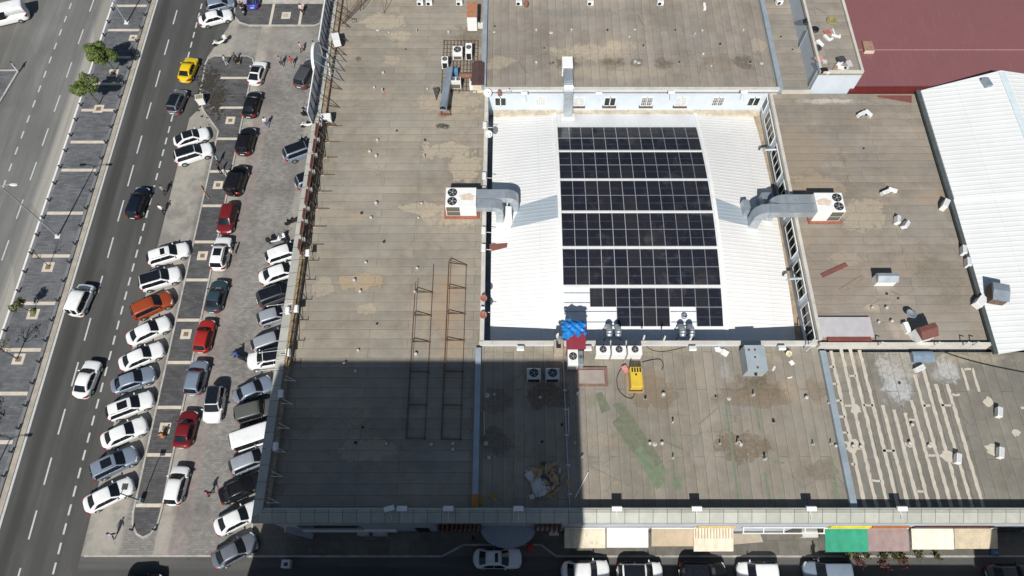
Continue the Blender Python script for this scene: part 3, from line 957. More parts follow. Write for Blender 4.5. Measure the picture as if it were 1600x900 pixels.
court = thing('vaulted_hall', 'white vaulted metal roof of the central court, carrying the solar array', 'building', (12.8, 38.8, 0))
XL, XR = 4.85, 20.75
for nm, xs, fz, m in (('vault_roof', [XL + (XR - XL) * i / 8 for i in range(9)], lambda x, y: zc(y), ribbed('white_ribs_long', (0.77, 0.78, 0.775), 'y', 0.36, 0.12, seam=0.25)),
                      ('side_roof', [-2.12 + (XL - 0.004 + 2.12) * i / 6 for i in range(7)], lambda x, y: zs(y, (XL - x) / (XL + 2.66)), ribbed('white_ribs_across', (0.79, 0.79, 0.77), 'x', 0.42, 0.16, seam=0.22)),
                      ('side_roof', [XR + 0.004 + (27.6 - XR) * i / 6 for i in range(7)], lambda x, y: zs(y, max(0, (x - XR) / (28.3 - XR))), ribbed('white_ribs_across_east', (0.79, 0.78, 0.755), 'x', 0.42, 0.3, seam=0.22))):
    q = MB()
    N = 30
    g = [[q.bm.verts.new((x, 24.2 + 29.2 * j / N, fz(x, 24.2 + 29.2 * j / N))) for x in xs] for j in range(N + 1)]
    for j in range(N):
        for i in range(len(xs) - 1):
            q._f([g[j][i], g[j][i + 1], g[j + 1][i + 1], g[j + 1][i]])
    q.build(nm, m, court, smooth=True)
M_FLASH = mat('white_flashing', (0.78, 0.78, 0.76), 0.5, var=0.07, scale=1.2)
for x in (XL, XR):
    q = MB()
    N = 24
    for j in range(N):
        y0, y1 = 24.2 + 29.2 * j / N, 24.2 + 29.2 * (j + 1) / N
        q.hexa([(x - 0.17, y0, zc(y0) - 0.1), (x + 0.17, y0, zc(y0) - 0.1), (x + 0.17, y1, zc(y1) - 0.1), (x - 0.17, y1, zc(y1) - 0.1)],
               [(x - 0.17, y0, zc(y0) + 0.07), (x + 0.17, y0, zc(y0) + 0.07), (x + 0.17, y1, zc(y1) + 0.07), (x - 0.17, y1, zc(y1) + 0.07)])
    q.build('ridge_flashing', M_FLASH, court)
q = MB(); q.box(-2.965, -2.66, 24.2, 53.38, 4.5, 8.45); q.build('side_wall', M_WALL, court)
q = MB(); q.box(-3.0, -2.62, 24.2, 53.3, 8.453, 8.52); q.build('coping', M_COPEW, court)
q = MB(); q.box(-2.965, 28.295, 23.903, 24.2, 4.5, 8.45); q.build('front_wall', M_WALL, court)
q = MB(); q.box(-3.05, 28.295, 23.86, 24.25, 8.453, 8.52); q.build('coping', M_COPEW, court)
q = MB(); q.box(-2.659, -2.12, 24.25, 53.3, 4.3, 4.9); q.build('gutter', M_GALVD, court)  # sunk deep in dark metal to give the shadow strip along this wall
q = MB(); q.box(27.58, 28.19, 24.25, 53.3, 4.9, 5.72); q.build('gutter', mat('dusty_gutter', (0.36, 0.28, 0.19), 0.9, var=0.3, scale=1.5), court)
q = MB(); q.box(-2.1, 28.1, 52.75, 53.37, 5.0, 6.0); q.build('gutter', mat('dusty_white_gutter', (0.50, 0.44, 0.34), 0.9, var=0.25, scale=1.2, stain=((0.33, 0.26, 0.18), 0.55)), court)

# --- white metal shed on the right
shed = thing('warehouse', 'big white ribbed metal roof with a pale ridge at the right edge of the photo', 'building', (58, 38, 0))
q = MB()
eave = [(44.85, 53.6), (44.7, 39.2)]
ridge_x = 53.3
q.hexa([(44.72, 39.3, 9.0), (ridge_x, 39.3, 9.0), (ridge_x, 55.0, 9.0), (44.85, 53.4, 9.0)], [(44.72, 39.3, 9.25), (ridge_x, 39.3, 10.6), (ridge_x, 55.0, 10.6), (44.85, 53.4, 9.25)])
q.build('roof_slope', ribbed('white_shed', (0.80, 0.81, 0.795), 'x', 0.55, 0.12, seam=0.13), shed)
q = MB()
q.hexa([(44.35, 22.75, 8.9), (ridge_x, 24.2, 8.9), (ridge_x, 39.297, 8.9), (44.72, 39.297, 8.9)], [(44.35, 22.75, 9.1), (ridge_x, 24.2, 10.4), (ridge_x, 39.297, 10.4), (44.72, 39.297, 9.1)])
q.build('roof_slope', MATS['white_shed'], shed)
q = MB()
q.hexa([(ridge_x, 24.2, 8.9), (75, 26, 8.9), (75, 52.5, 8.9), (ridge_x, 55.0, 8.9)], [(ridge_x, 24.2, 10.39), (75, 26, 8.95), (75, 52.5, 8.95), (ridge_x, 55.0, 10.59)])
q.build('roof_slope', ribbed('white_shed_far', (0.80, 0.81, 0.795), 'x', 0.55, 0.12, seam=0.13), shed)
q = MB()
for k in range(8):
    y0, y1 = 24.4 + k * 3.8, 24.4 + (k + 1) * 3.8 - 0.004
    zz = 10.41 if y0 < 37 else 10.61
    q.hexa([(ridge_x - 0.35, y0, zz - 0.12), (ridge_x + 0.35, y0, zz - 0.12), (ridge_x + 0.35, y1, zz - 0.12), (ridge_x - 0.35, y1, zz - 0.12)],
           [(ridge_x - 0.35, y0, zz), (ridge_x + 0.35, y0, zz), (ridge_x + 0.35, y1, zz), (ridge_x - 0.35, y1, zz)])
q.build('ridge_cap', mat('pale_blue_ridge', (0.62, 0.70, 0.73), 0.5, var=0.08), shed)
for (u, v) in ((1567, 162), (1580, 213), (1590, 258)):
    q = MB()
    c = P3(u, v, 10.6)
    q.cbox((53.3, c.y, 10.60 if c.y > 37 else 10.40), (0.62, 1.1, 0.03)); q.build('skylight', mat('blue_skylight', (0.62, 0.71, 0.74), 0.45, var=0.08), shed)
q = MB(); q.box(44.9, 74.5, 24.0, 53.3, 0, 8.88); q.build('wall', mat('dark_green_wall', (0.07, 0.085, 0.085), 0.7), shed)
q = MB(); q.bar((44.66, 53.6, 8.95), (44.5, 39.3, 8.95), 0.42, 0.3); q.bar((44.5, 39.3, 8.95), (44.16, 22.8, 8.95), 0.36, 0.3); q.build('gutter', MATS['dark_green_wall'], shed)
# --- red ribbed roof, top right
red = thing('warehouse', 'large dark red ribbed metal roof in the top right corner', 'building', (58, 64, 0))
q = MB()
q.hexa([(37.72, 54.2, 8.6), (80, 54.9, 8.6), (80, 90, 8.6), (37.72, 90, 8.6)], [(37.72, 54.2, 9.0), (80, 54.9, 9.0), (80, 90, 12.0), (37.72, 90, 12.0)])
q.build('roof_slope', ribbed('red_ribs', (0.225, 0.095, 0.098), 'y', 0.30, 0.35, (0.36, 0.2, 0.18), 0.5, 0.05), red)
q = MB(); q.box(37.3, 46.2, 53.62, 54.19, 8.0, 8.97); q.build('fascia', M_DKRED, red)
q = MB(); q.box(37.75, 78, 54.3, 88, 0, 8.6); q.build('wall', M_WALLB, red)
q = MB(); q.bar((38.5, 59.1, 9.43), (80, 59.1, 9.43), 0.06, 0.03); q.build('ridge_joint', mat('pale_joint', (0.42, 0.27, 0.24), 0.7), red)
# rooms behind, out of sight beyond the top edge
q = MB(); q.box(-20.75, 29.0, 68.31, 100, 0, 8.6)
back = tag(q.build('rear_hall', F_STRIP), 'flat brown roof continuing past the top edge of the photo', 'building')
# --- office blocks across the street, behind the drone: they shade the near part of the roofs
tower = thing('office_tower', 'tall pale office tower across the street whose shadow falls over the roof', 'building', (-11, -14, 0))
q = MB(); q.box(-26.1, 1.05, -22, -6, 0, 38.0); q.build('wall', M_WALL, tower)
q = MB()
for fl in range(10):
    for k in range(7):
        q.box(-25.6 + k * 3.5, -23.6 + k * 3.5, -6.0, -5.93, 1.6 + fl * 3.6, 3.4 + fl * 3.6)
q.build('window', M_GLASS, tower)
low = thing('office_block', 'low pale block across the street whose shadow falls over the parked cars', 'building', (22, -14, 0))
q = MB(); q.box(1.1, 40.5, -22, -6, 0, 12.1); q.build('wall', M_WALL, low)
q = MB()
for fl in range(3):
    for k in range(10):
        q.box(4.5 + k * 3.6, 6.6 + k * 3.6, -6.0, -5.93, 1.4 + fl * 3.6, 3.2 + fl * 3.6)
q.build('window', M_GLASS, low)
mid = thing('office_block', 'pale block across the street whose shadow falls over the last shop', 'building', (60, -14, 0))
q = MB(); q.box(40.55, 80, -22, -6, 0, 18.8); q.build('wall', M_WALL, mid)
q = MB()
for fl in range(4):
    for k in range(9):
        q.box(42.5 + k * 3.8, 44.8 + k * 3.8, -6.0, -5.93, 1.6 + fl * 3.9, 3.6 + fl * 3.9)
q.build('window', M_GLASS, mid)


# ------------------------------------------------------------------ solar array on the vault
def cell_mat():
    t = NT('solar_cells')
    o = t.sep(t.obj())

    def grid(v, pitch, w):
        ph = t.math('ABSOLUTE', t.math('SUBTRACT', t.math('FRACT', t.math('ADD', t.math('MULTIPLY', v, 1 / pitch), 0.5)), 0.5))
        return t.range(ph, w / pitch, w / pitch * 0.5)
    g = t.math('MAXIMUM', grid(o[0], 1.24 / 6, 0.010), grid(o[1], 1.72 / 18, 0.004))
    midl = t.range(t.math('ABSOLUTE', o[1]), 0.022, 0.014)
    n = t.noise(t.pos(), 0.5, 3)
    col = t.mix(n, (0.006, 0.007, 0.012), (0.018, 0.020, 0.030))
    col = t.mix(t.math('MULTIPLY', g, 0.32), col, (0.10, 0.11, 0.14))
    col = t.mix(t.math('MULTIPLY', midl, 0.7), col, (0.15, 0.16, 0.19))
    dust = t.range(t.noise(t.pos(), 1.4, 5, 0.7), 0.5, 0.75)
    col = t.mix(t.math('MULTIPLY', dust, 0.12), col, (0.25, 0.23, 0.2))
    oi = t.new('ObjectInfo').outputs['Random']
    col = t.mix(t.math('MULTIPLY', t.range(oi, 0.0, 1.0, 0.0, 1.0, False), 0.7), col, t.mix(oi, (0.004, 0.005, 0.010), (0.030, 0.028, 0.032)))
    smear = t.range(t.noise(t.pos(), 0.32, 6, 0.7, 0.5), 0.55, 0.75)
    col = t.mix(t.math('MULTIPLY', smear, 0.16), col, (0.30, 0.28, 0.26))
    t.b.inputs['Specular IOR Level'].default_value = 0.45
    return t.done(col, t.range(oi, 0.0, 1.0, 0.08, 0.26, False))


M_CELL = cell_mat()
M_ALU = mat('silver_aluminium', (0.42, 0.435, 0.455), 0.4, metal=0.4, var=0.06)
PW, PL = 1.262, 1.845


def panel_meshes():
    q = MB()
    w, l, e = PW / 2, PL / 2, 0.022
    q.box(-w, w, -l, -l + e, 0, 0.045); q.box(-w, w, l - e, l, 0, 0.045)
    q.box(-w, -w + e, -l + e, l - e, 0, 0.045); q.box(w - e, w, -l + e, l - e, 0, 0.045)
    f = q.build('solar_panel', M_ALU)
    q = MB(); q.box(-w + e, w - e, -l + e, l - e, 0.005, 0.036)
    c = q.build('cell_glass', M_CELL, f, local=True)
    return f


ROWC = [50.25 - 4.02 * (k // 2) - 0.92 - 1.86 * (k % 2) for k in range(12)]
proto = panel_meshes()
n_p = 0
for r, yc in enumerate(ROWC):
    for c in range(12):
        if r == 10 and c < 2:
            continue
        if r == 11 and (c < 4 or 8 <= c < 10):
            continue
        o = proto if n_p == 0 else copy_tree(proto)
        n_p += 1
        x = 5.0 + 1.285 * (c + 0.5)
        sl = (zc(yc + 0.5) - zc(yc - 0.5))
        o.location = (x, yc, zc(yc) + 0.09)
        o.rotation_euler = (math.atan(sl), 0, 0)
        tag(o, 'dark solar panel, %s from the left in the %s row from the far end' % (ORD[c] if not (r == 10 or r == 11) else ORD[c - 2] if r == 10 else ORD[c - 4 if c < 8 else c - 6], ORD[r]),
            'solar panel', 'solar panels of the array on the white vault')
# mounting rails shown in the two gaps and white trays between the double rows
q = MB()
for y in (29.7, 28.75, 27.9, 26.9):
    q.bar((5.05, y, zc(y) + 0.05), (7.6 if y > 28.3 else 10.15, y, zc(y) + 0.05), 0.05, 0.05)
for y in (27.9, 26.9):
    q.bar((15.4, y, zc(y) + 0.05), (18.0, y, zc(y) + 0.05), 0.05, 0.05)
q.build('mounting_rail', M_GALVD, court)
for i, yg in enumerate(((ROWC[1] + ROWC[2]) / 2, (ROWC[3] + ROWC[4]) / 2, (ROWC[5] + ROWC[6]) / 2, (ROWC[7] + ROWC[8]) / 2, (ROWC[9] + ROWC[10]) / 2)):
    q = MB(); q.box(5.1, 20.4, yg - 0.10, yg + 0.10, zc(yg) + 0.03, zc(yg) + 0.06); q.build('cable_tray', M_FLASH, court)
# grey translucent strips of the side roofs
M_GREY = ribbed('grey_translucent_sheet', (0.36, 0.42, 0.46), 'x', 0.42, 0.1, rough=0.5)


def drape(pts, side, name, m, dz=0.03):
    """a strip laid over the side roof: pts are the four corners in the photo, carried onto the roof"""
    q = MB()
    W_ = []
    for (u, v) in pts:
        z = 6.3
        for _ in range(8):
            x, y = P(u, v, z)
            s = (XL - x) / (XL + 2.66) if side < 0 else (x - XR) / (28.3 - XR)
            z = zs(y, min(1, max(0, s)))
        W_.append(Vector((x, y, 0)))
    N = 8
    g = []
    for j in range(N + 1):
        row = []
        for i in range(N + 1):
            a, b_ = i / N, j / N
            p = W_[0] * (1 - a) * (1 - b_) + W_[1] * a * (1 - b_) + W_[2] * a * b_ + W_[3] * (1 - a) * b_
            s = (XL - p.x) / (XL + 2.66) if side < 0 else (p.x - XR) / (28.3 - XR)
            row.append(q.bm.verts.new((p.x, p.y, zs(p.y, min(1, max(0, s))) + dz)))
        g.append(row)
    for j in range(N):
        for i in range(N):
            q._f([g[j][i], g[j][i + 1], g[j + 1][i + 1], g[j + 1][i]])
    return q.build(name, m, court)


drape([(797, 357), (873, 340), (872, 304), (812, 322)], -1, 'grey_sheet', M_GREY)
drape([(1120, 342), (1185, 357), (1170, 330), (1114, 308)], 1, 'grey_sheet', M_GREY)
o = drape([(764, 394), (792, 387), (793, 380), (764, 382)], -1, 'loose_sheet', M_REDSHEET, 0.06)
o.parent = None
o.location = WORLD_LOC[court.name]
tag(o, 'narrow red metal sheet lying on the left edge of the white vault', 'metal sheet')


# ------------------------------------------------------------------ roof plant
def pq(u0, u1, vf, h, vb, z):
    """footprint of a box standing on level z: front foot line at v = vf, back top edge at v = vb"""
    x0, y0 = P(u0, vf, z)
    x1, _ = P(u1, vf, z)
    _, y1 = P((u0 + u1) / 2, vb, z + h)
    return x0, x1, y0, max(y1, y0 + 0.25)


def fan(parent, x, y, z, r, name='fan'):
    q = MB()
    q.lathe((x, y, z), [(r, 0.0), (r * 1.02, 0.035), (r * 0.90, 0.05), (r * 0.88, 0.012)], 24)
    f = q.build(name, M_BLACK, parent)
    q = MB()
    for k in range(5):
        a = k * 2 * math.pi / 5
        q.poly([(x + r * .18 * math.cos(a), y + r * .18 * math.sin(a), z + 0.03), (x + r * .84 * math.cos(a - .25), y + r * .84 * math.sin(a - .25), z + 0.022), (x + r * .84 * math.cos(a + .38), y + r * .84 * math.sin(a + .38), z + 0.034)])
    q.build('blades', mat('grey_blades', (0.20, 0.20, 0.20), 0.5), f)
    q = MB(); q.lathe((x, y, z + 0.02), [(r * .2, 0), (r * .2, 0.03), (r * .05, 0.04)], 12); q.build('hub', mat('pale_hub', (0.4, 0.4, 0.4), 0.5), f)
    return f


AC_GROUP = 'air conditioning units on the roofs'


def ac_unit(u0, u1, vf, h, vb, z, label, m=None, fans=1, grille=True, dark_front=False, cat='air conditioner', group=AC_GROUP):
    x0, x1, y0, y1 = pq(u0, u1, vf, h, vb, z)
    m = m or M_WHITE
    t = thing('air_conditioner', label, cat, ((x0 + x1) / 2, (y0 + y1) / 2, z), 0, group)
    q = MB(); q.box(x0, x1, y0, y1, z + 0.1, z + h); q.build('casing', m, t, bevel=0.02)
    for s in (0.15, 0.85):
        q = MB(); q.box(x0 + (x1 - x0) * s - 0.06, x0 + (x1 - x0) * s + 0.06, y0 + 0.02, y1 - 0.02, z + 0.004, z + 0.1); q.build('foot', M_DSTEEL, t)
    r = min((x1 - x0) / fans, y1 - y0) * 0.38
    for k in range(fans):
        fan(t, x0 + (x1 - x0) * (k + 0.5) / fans, (y0 + y1) / 2 + (y1 - y0) * 0.05, z + h + 0.004, r)
    if grille:
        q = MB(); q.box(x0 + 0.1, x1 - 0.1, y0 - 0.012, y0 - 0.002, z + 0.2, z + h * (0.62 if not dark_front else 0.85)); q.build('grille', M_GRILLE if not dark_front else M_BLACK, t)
    return t


# big package units with their ducts
def package_unit(u0, u1, vf, vb, z, h, label, fan_left):
    x0, x1, y0, y1 = pq(u0, u1, vf, h, vb, z)
    t = thing('package_air_conditioner', label, 'air conditioner', ((x0 + x1) / 2, (y0 + y1) / 2, z))
    q = MB(); q.box(x0, x1, y0, y1, z + 0.2, z + h); q.build('casing', M_WHITE, t, bevel=0.025)
    q = MB(); q.box(x0 - 0.25, x1 + 0.25, y0 - 0.25, y1 + 0.2, z + 0.004, z + 0.2); q.build('plinth', M_BRICKR, t)
    w = (x1 - x0)
    fx = x0 + w * 0.22 if fan_left else x1 - w * 0.22
    for yy in (0.27, 0.73):
        fan(t, fx, y0 + (y1 - y0) * yy, z + h + 0.004, min(w * 0.19, (y1 - y0) * 0.21))
    gx0, gx1 = (x0 + 0.08, x0 + w * 0.46) if fan_left else (x1 - w * 0.46, x1 - 0.08)
    for a, b_ in ((0.3, h / 2 - 0.02), (h / 2 + 0.06, h - 0.15)):
        q = MB(); q.box(gx0, gx1, y0 - 0.015, y0 - 0.003, z + a, z + b_); q.build('coil_grille', M_GRILLE, t)
    q = MB(); sx = x0 + w * (0.45 if fan_left else 0.55); q.box(sx - 0.01, sx + 0.01, y0 + 0.02, y1 - 0.02, z + h + 0.001, z + h + 0.008); q.build('panel_joint', M_OFFW, t)
    q = MB()
    cx, cy = (x0 + w * (0.72 if fan_left else 0.3)), (y0 + y1) / 2
    q.poly([(cx + 0.75 * math.cos(k * .42) * (1 + .2 * math.sin(3 * k)), cy + 0.42 * math.sin(k * .42) * (1 + .2 * math.cos(2 * k)), z + h + 0.006) for k in range(15)])
    q.build('rust_stain', mat('beige_stain', (0.66, 0.56, 0.44), 0.6), t)
    return (x0, x1, y0, y1)


def duct(label, pts, w, d, name='air_duct', m=None, up=(0, 1, 0), joints=True, group=None, bend=0.55):
    """rectangular duct along pts; w across 'up', d the other way; corners are rounded"""
    pts = [Vector(p) for p in pts]
    path = [pts[0]]
    for i in range(1, len(pts) - 1):
        a, c, e = pts[i - 1], pts[i], pts[i + 1]
        r = min(bend, (a - c).length * 0.48, (e - c).length * 0.48)
        p0, p2 = c + (a - c).normalized() * r, c + (e - c).normalized() * r
        for k in range(6):
            s = k / 5
            path.append(p0 * (1 - s) ** 2 + c * 2 * s * (1 - s) + p2 * s * s)
    path.append(pts[-1])
    up = Vector(up).normalized()
    rings = []
    for i, p in enumerate(path):
        dd = (path[min(i + 1, len(path) - 1)] - path[max(i - 1, 0)]).normalized()
        n2 = dd.cross(up).normalized()
        rings.append([p + up * (w / 2) + n2 * (d / 2), p - up * (w / 2) + n2 * (d / 2), p - up * (w / 2) - n2 * (d / 2), p + up * (w / 2) - n2 * (d / 2)])
    t = thing(name, label, 'air duct', tuple(pts[0]), 0, group)
    q = MB(); q.loft(rings); q.build('duct_body', m or M_GALV, t)
    if joints and len(path) > 2:
        q = MB()
        for i in (1, len(path) - 2):
            p = path[i]
            dd = (path[i + 1] - path[i - 1]).normalized()
            n2 = dd.cross(up).normalized()
            k0, k1 = p - dd * 0.03, p + dd * 0.03
            A = [k0 + up * (w / 2 + .03) + n2 * (d / 2 + .03), k0 - up * (w / 2 + .03) + n2 * (d / 2 + .03), k0 - up * (w / 2 + .03) - n2 * (d / 2 + .03), k0 + up * (w / 2 + .03) - n2 * (d / 2 + .03)]
            q.loft([A, [v_ + (k1 - k0) for v_ in A]])
        q.build('flange', M_GALVD, t)
    return t


L_ = package_unit(698, 745, 339, 293, 8.0, 2.0, 'big white package air conditioner with two black fans at its left end', True)
R_ = package_unit(1266, 1309, 347, 301, 8.6, 2.0, 'big white package air conditioner with two black fans at its right end', False)
ya, yb = L_[2] + (L_[3] - L_[2]) * 0.74, L_[2] + (L_[3] - L_[2]) * 0.24
dw = (L_[3] - L_[2]) * 0.46
duct('farther of the two grey ducts from the left package unit down to the vault', [(L_[1], ya, 9.35), (0.25, ya, 9.35), (0.25, ya, zs(ya, 0.6) - 0.1)], dw, 0.85, bend=0.9)
duct('nearer of the two grey ducts from the left package unit down to the vault', [(L_[1], yb, 9.35), (-1.25, yb, 9.35), (-1.25, yb, zs(yb, 0.8) - 0.1)], dw, 0.75, bend=0.8)
q = MB(); q.cbox((-0.35, yb - 0.1, zs(yb, .6)), (0.75, 1.1, 1.5), 0, 0.8)
tag(q.build('vent_hood', M_WHITE), 'white hood standing between the two left ducts on the vault edge', 'vent hood')
ya, yb = R_[2] + (R_[3] - R_[2]) * 0.76, R_[2] + (R_[3] - R_[2]) * 0.26
duct('farther of the two grey ducts from the right package unit, ending short of the other', [(R_[0], ya, 9.9), (26.4, ya, 9.9), (26.4, ya, 6.1)], dw, 0.8, bend=0.9)
duct('nearer of the two grey ducts from the right package unit, reaching farthest onto the vault', [(R_[0], yb, 9.85), (24.6, yb, 9.85), (24.6, yb, 6.3)], dw, 0.9, bend=0.9)
q = MB(); q.cbox((24.0, yb + 1.6, 6.2), (0.8, 1.7, 2.2), 0.1, 0.75)
tag(q.build('vent_hood', M_GALV), 'grey tapered hood beside the right ducts at the vault edge', 'vent hood')
q = MB(); q.cbox((26.2, ya + 1.5, 6.2), (1.2, 1.0, 2.3), 0, 0.9)  # dark box put where the duct elbow's shadow falls
tag(q.build('vent_hood', M_GALVD), 'dark grey box standing in for the shadow above the right ducts under the window strip', 'vent hood')
# duct that climbs over the wall of the north wing
x_d = P(888, 128, 10)[0]
dn = duct('pale duct running off the far roof and down its windowed wall to the vault', [(x_d, 56.4, 9.95), (x_d, 53.2, 9.95), (x_d + 0.15, 52.3, 6.2)], 1.0, 0.75, up=(1, 0, 0), bend=0.6)
q = MB(); q.box(x_d - 0.62, x_d + 0.56, 55.6, 57.2, 9.0, 10.4); q.build('fan_box', M_WHITE, dn, bevel=0.03)
q = MB(); q.box(x_d - 0.6, x_d + 0.9, 51.7, 52.5, 6.2, 6.5); q.build('curb', M_OFFW, dn)
# long exhaust duct with its round mouth
p0, p1 = P3(703, 108, 9.6), P3(694, 160, 9.6)
ex = duct('long grey exhaust duct on the left roof with a black round mouth', [p0, p1], 0.72, 0.72, name='exhaust_duct', m=M_GALVD, up=(1, 0, 0.01))
dd = (p1 - p0).normalized()
q = MB(); q.tube(p1 - dd * 0.05, p1 + dd * 0.9 + Vector((0, 0, .05)), 0.40, 0.44, 18); q.build('collar', M_GALVD, ex)
q = MB(); q.tube(p1 + dd * 0.88 + Vector((0, 0, .06)), p1 + dd * 0.905 + Vector((0, 0, .06)), 0.36, 0.36, 18); q.build('mouth', M_BLACK, ex)
for s in (0.35, 0.98):
    c = p0 + (p1 - p0) * s
    q = MB(); q.bar((c.x - 0.4, c.y, 8.0), (c.x - 0.4, c.y, 9.25), 0.06); q.bar((c.x + 0.4, c.y, 8.0), (c.x + 0.4, c.y, 9.25), 0.06); q.bar((c.x - 0.4, c.y, 9.22), (c.x + 0.4, c.y, 9.22), 0.06)
    q.build('stand', M_RUST, ex)
# rusty grid of bars that carries the units
gx0, gx1, gy0, gy1 = P(689, 142, 8.35)[0], P(757, 142, 8.35)[0], P(720, 142, 8.35)[1], P(720, 63, 8.35)[1]
grid = thing('steel_platform', 'rusty grid of steel bars under the cluster of units on the left roof', 'platform', ((gx0 + gx1) / 2, (gy0 + gy1) / 2, 8))
q = MB()
for i in range(11):
    x = gx0 + (gx1 - 0.9 - gx0) * i / 10
    q.bar((x, gy0, 8.35), (x, gy1, 8.35), 0.055)
for j in range(13):
    y = gy0 + (gy1 - gy0) * j / 12
    q.bar((gx0, y, 8.352), (gx1 - 0.9, y, 8.352), 0.055)
q.build('bars', M_RUSTB, grid)
for i in (0, 5, 10):
    for j in (0, 0.5, 1):
        x, y = gx0 + (gx1 - 0.9 - gx0) * i / 10, gy0 + (gy1 - gy0) * j
        q = MB(); q.bar((x, y, 8.0), (x, y, 8.33), 0.06); q.build('leg', M_RUSTB, grid)
zg = 8.38
ac_unit(708, 723, 95, 1.1, 72, zg, 'white two-part outdoor unit in the middle of the rusty grid')
ac_unit(728, 738, 95, 1.3, 67, zg, 'tall narrow white outdoor unit at the right of the rusty grid', dark_front=True)
ac_unit(691, 701, 109, 1.2, 88, zg, 'narrow white outdoor unit at the left of the rusty grid, above the exhaust duct', dark_front=True)
ac_unit(705, 721, 140, 1.3, 120, zg, 'white outdoor unit with two pale fans, right of the exhaust duct', m=M_OFFW, fans=2)
x0, x1, y0, y1 = pq(707, 716, 119, 1.0, 104, zg)
q = MB(); q.loft([[(x0, y0 + a * (y1 - y0), zg + b_) for a, b_ in ((0, 0), (1, 0), (1, .6), (.8, .95), (.2, .95), (0, .6))], [(x1, y0 + a * (y1 - y0), zg + b_) for a, b_ in ((0, 0), (1, 0), (1, .6), (.8, .95), (.2, .95), (0, .6))]])
tag(q.build('fan_housing', mat('blue_housing', (0.09, 0.24, 0.42), 0.5, var=0.15)), 'small blue fan housing joined to the exhaust duct', 'fan housing')
q = MB(); q.tube(P3(718, 118, 9.2), P3(738, 118, 9.2), 0.33, n=12)
tag(q.build('pipe', mat('brown_pipe', (0.19, 0.085, 0.055), 0.7, var=0.25)), 'short fat brown pipe between blue fan housing and brown shed', 'pipe')
x0, x1, y0, y1 = pq(739, 757, 145, 1.6, 97, 8.0)
sh = thing('roof_shed', 'small cream shed with a brown pitched roof beside the rusty grid', 'shed', (x0, y0, 8))
q = MB(); q.box(x0, x1, y0, y1, 8.0, 9.4); q.build('wall', mat('cream_wall', (0.62, 0.55, 0.42), 0.8), sh)
q = MB(); xm = (x0 + x1) / 2
q.loft([[(x0 - .12, y0 - .15, 9.38), (x1 + .12, y0 - .15, 9.38), (xm, y0 - .15, 9.75)], [(x0 - .12, y1 + .15, 9.38), (x1 + .12, y1 + .15, 9.38), (xm, y1 + .15, 9.75)]])
q.build('roof', mat('brown_roof_sheet', (0.085, 0.05, 0.045), 0.65), sh)
x0, x1, y0, y1 = pq(731, 746, 50, 1.9, 4, 8.0)
cb = thing('cabinet', 'tall white cabinet with an orange rusted top at the far end of the left roof', 'cabinet', (x0, y0, 8))
q = MB(); q.box(x0, x1, y0, y1, 8.15, 9.9); q.build('casing', M_WHITE, cb, bevel=0.02)
q = MB(); q.box(x0 - .02, x1 + .02, y0 + .3, y1 + .02, 9.903, 9.95); q.build('rusted_top', mat('orange_rusted_top', (0.38, 0.17, 0.085), 0.85, var=0.25, scale=3, stain=((0.6, 0.5, 0.42), 0.6)), cb)
for xx in (x0 + .1, x1 - .1):
    q = MB(); q.box(xx - .06, xx + .06, y0 + .05, y1 - .05, 8.0, 8.15); q.build('foot', M_DSTEEL, cb)
ac_unit(703 + 31, 742, 143, 1.0, 118, 8.0, 'thin white cabinet between the rusty grid and the cream shed', fans=1, grille=False)
ac_unit(746, 755, 46, 0.9, 36, 8.0, 'low beige unit beside the tall rust-topped cabinet', m=M_OFFW, grille=False)
# condensers at the near edge of the court
for k, u in enumerate((929, 953.5, 978)):
    ac_unit(u, u + 22, 562, 1.45, 540, 8.0, '%s of the three large white condensers in a row behind the court wall' % ('leftmost', 'middle', 'rightmost')[k], grille=False, group='white condensers near the court')
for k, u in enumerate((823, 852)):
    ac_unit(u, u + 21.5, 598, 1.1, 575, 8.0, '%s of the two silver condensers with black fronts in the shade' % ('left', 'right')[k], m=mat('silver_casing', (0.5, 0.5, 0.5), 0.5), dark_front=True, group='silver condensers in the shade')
# yellow generator
x0, x1, y0, y1 = pq(984, 1002, 612, 1.05, 573, 8.0)
g = thing('generator', 'yellow generator with dark vents on a timber frame', 'generator', ((x0 + x1) / 2, y0, 8))
M_YEL = paint('yellow_enamel', (0.72, 0.50, 0.055))
q = MB(); q.box(x0, x1, y0 + .1, y1, 8.14, 9.05); q.build('casing', M_YEL, g, bevel=0.05)
q = MB(); q.box(x0 - .25, x1 + .25, y0 - .15, y0 - .0, 8.004, 8.14); q.box(x0 - .25, x1 + .25, y1 + .05, y1 + .2, 8.004, 8.14); q.box(x0 - .25, x0 - .1, y0, y1 + .05, 8.004, 8.14); q.box(x1 + .1, x1 + .25, y0, y1 + .05, 8.004, 8.14); q.box(x0, x1, y0 + .3, y1 - .2, 8.004, 8.138)
q.build('timber_frame', M_WOOD, g)
for k in range(4):
    q = MB(); q.box(x0 + .12 + k * .24, x0 + .26 + k * .24, y1 - .5, y1 - .1, 9.052, 9.075); q.build('vent', M_BLACK, g)
q = MB(); q.lathe((x0 + .5, y1 - .75, 9.05), [(.09, 0), (.09, .05), (.05, .06)], 10); q.build('filler_cap', M_BLACK, g)
q = MB(); q.tube((x0 + .15, y1 + .01, 8.85), (x0 + .15, y1 + .3, 9.2), .06); q.build('exhaust', M_DSTEEL, g)


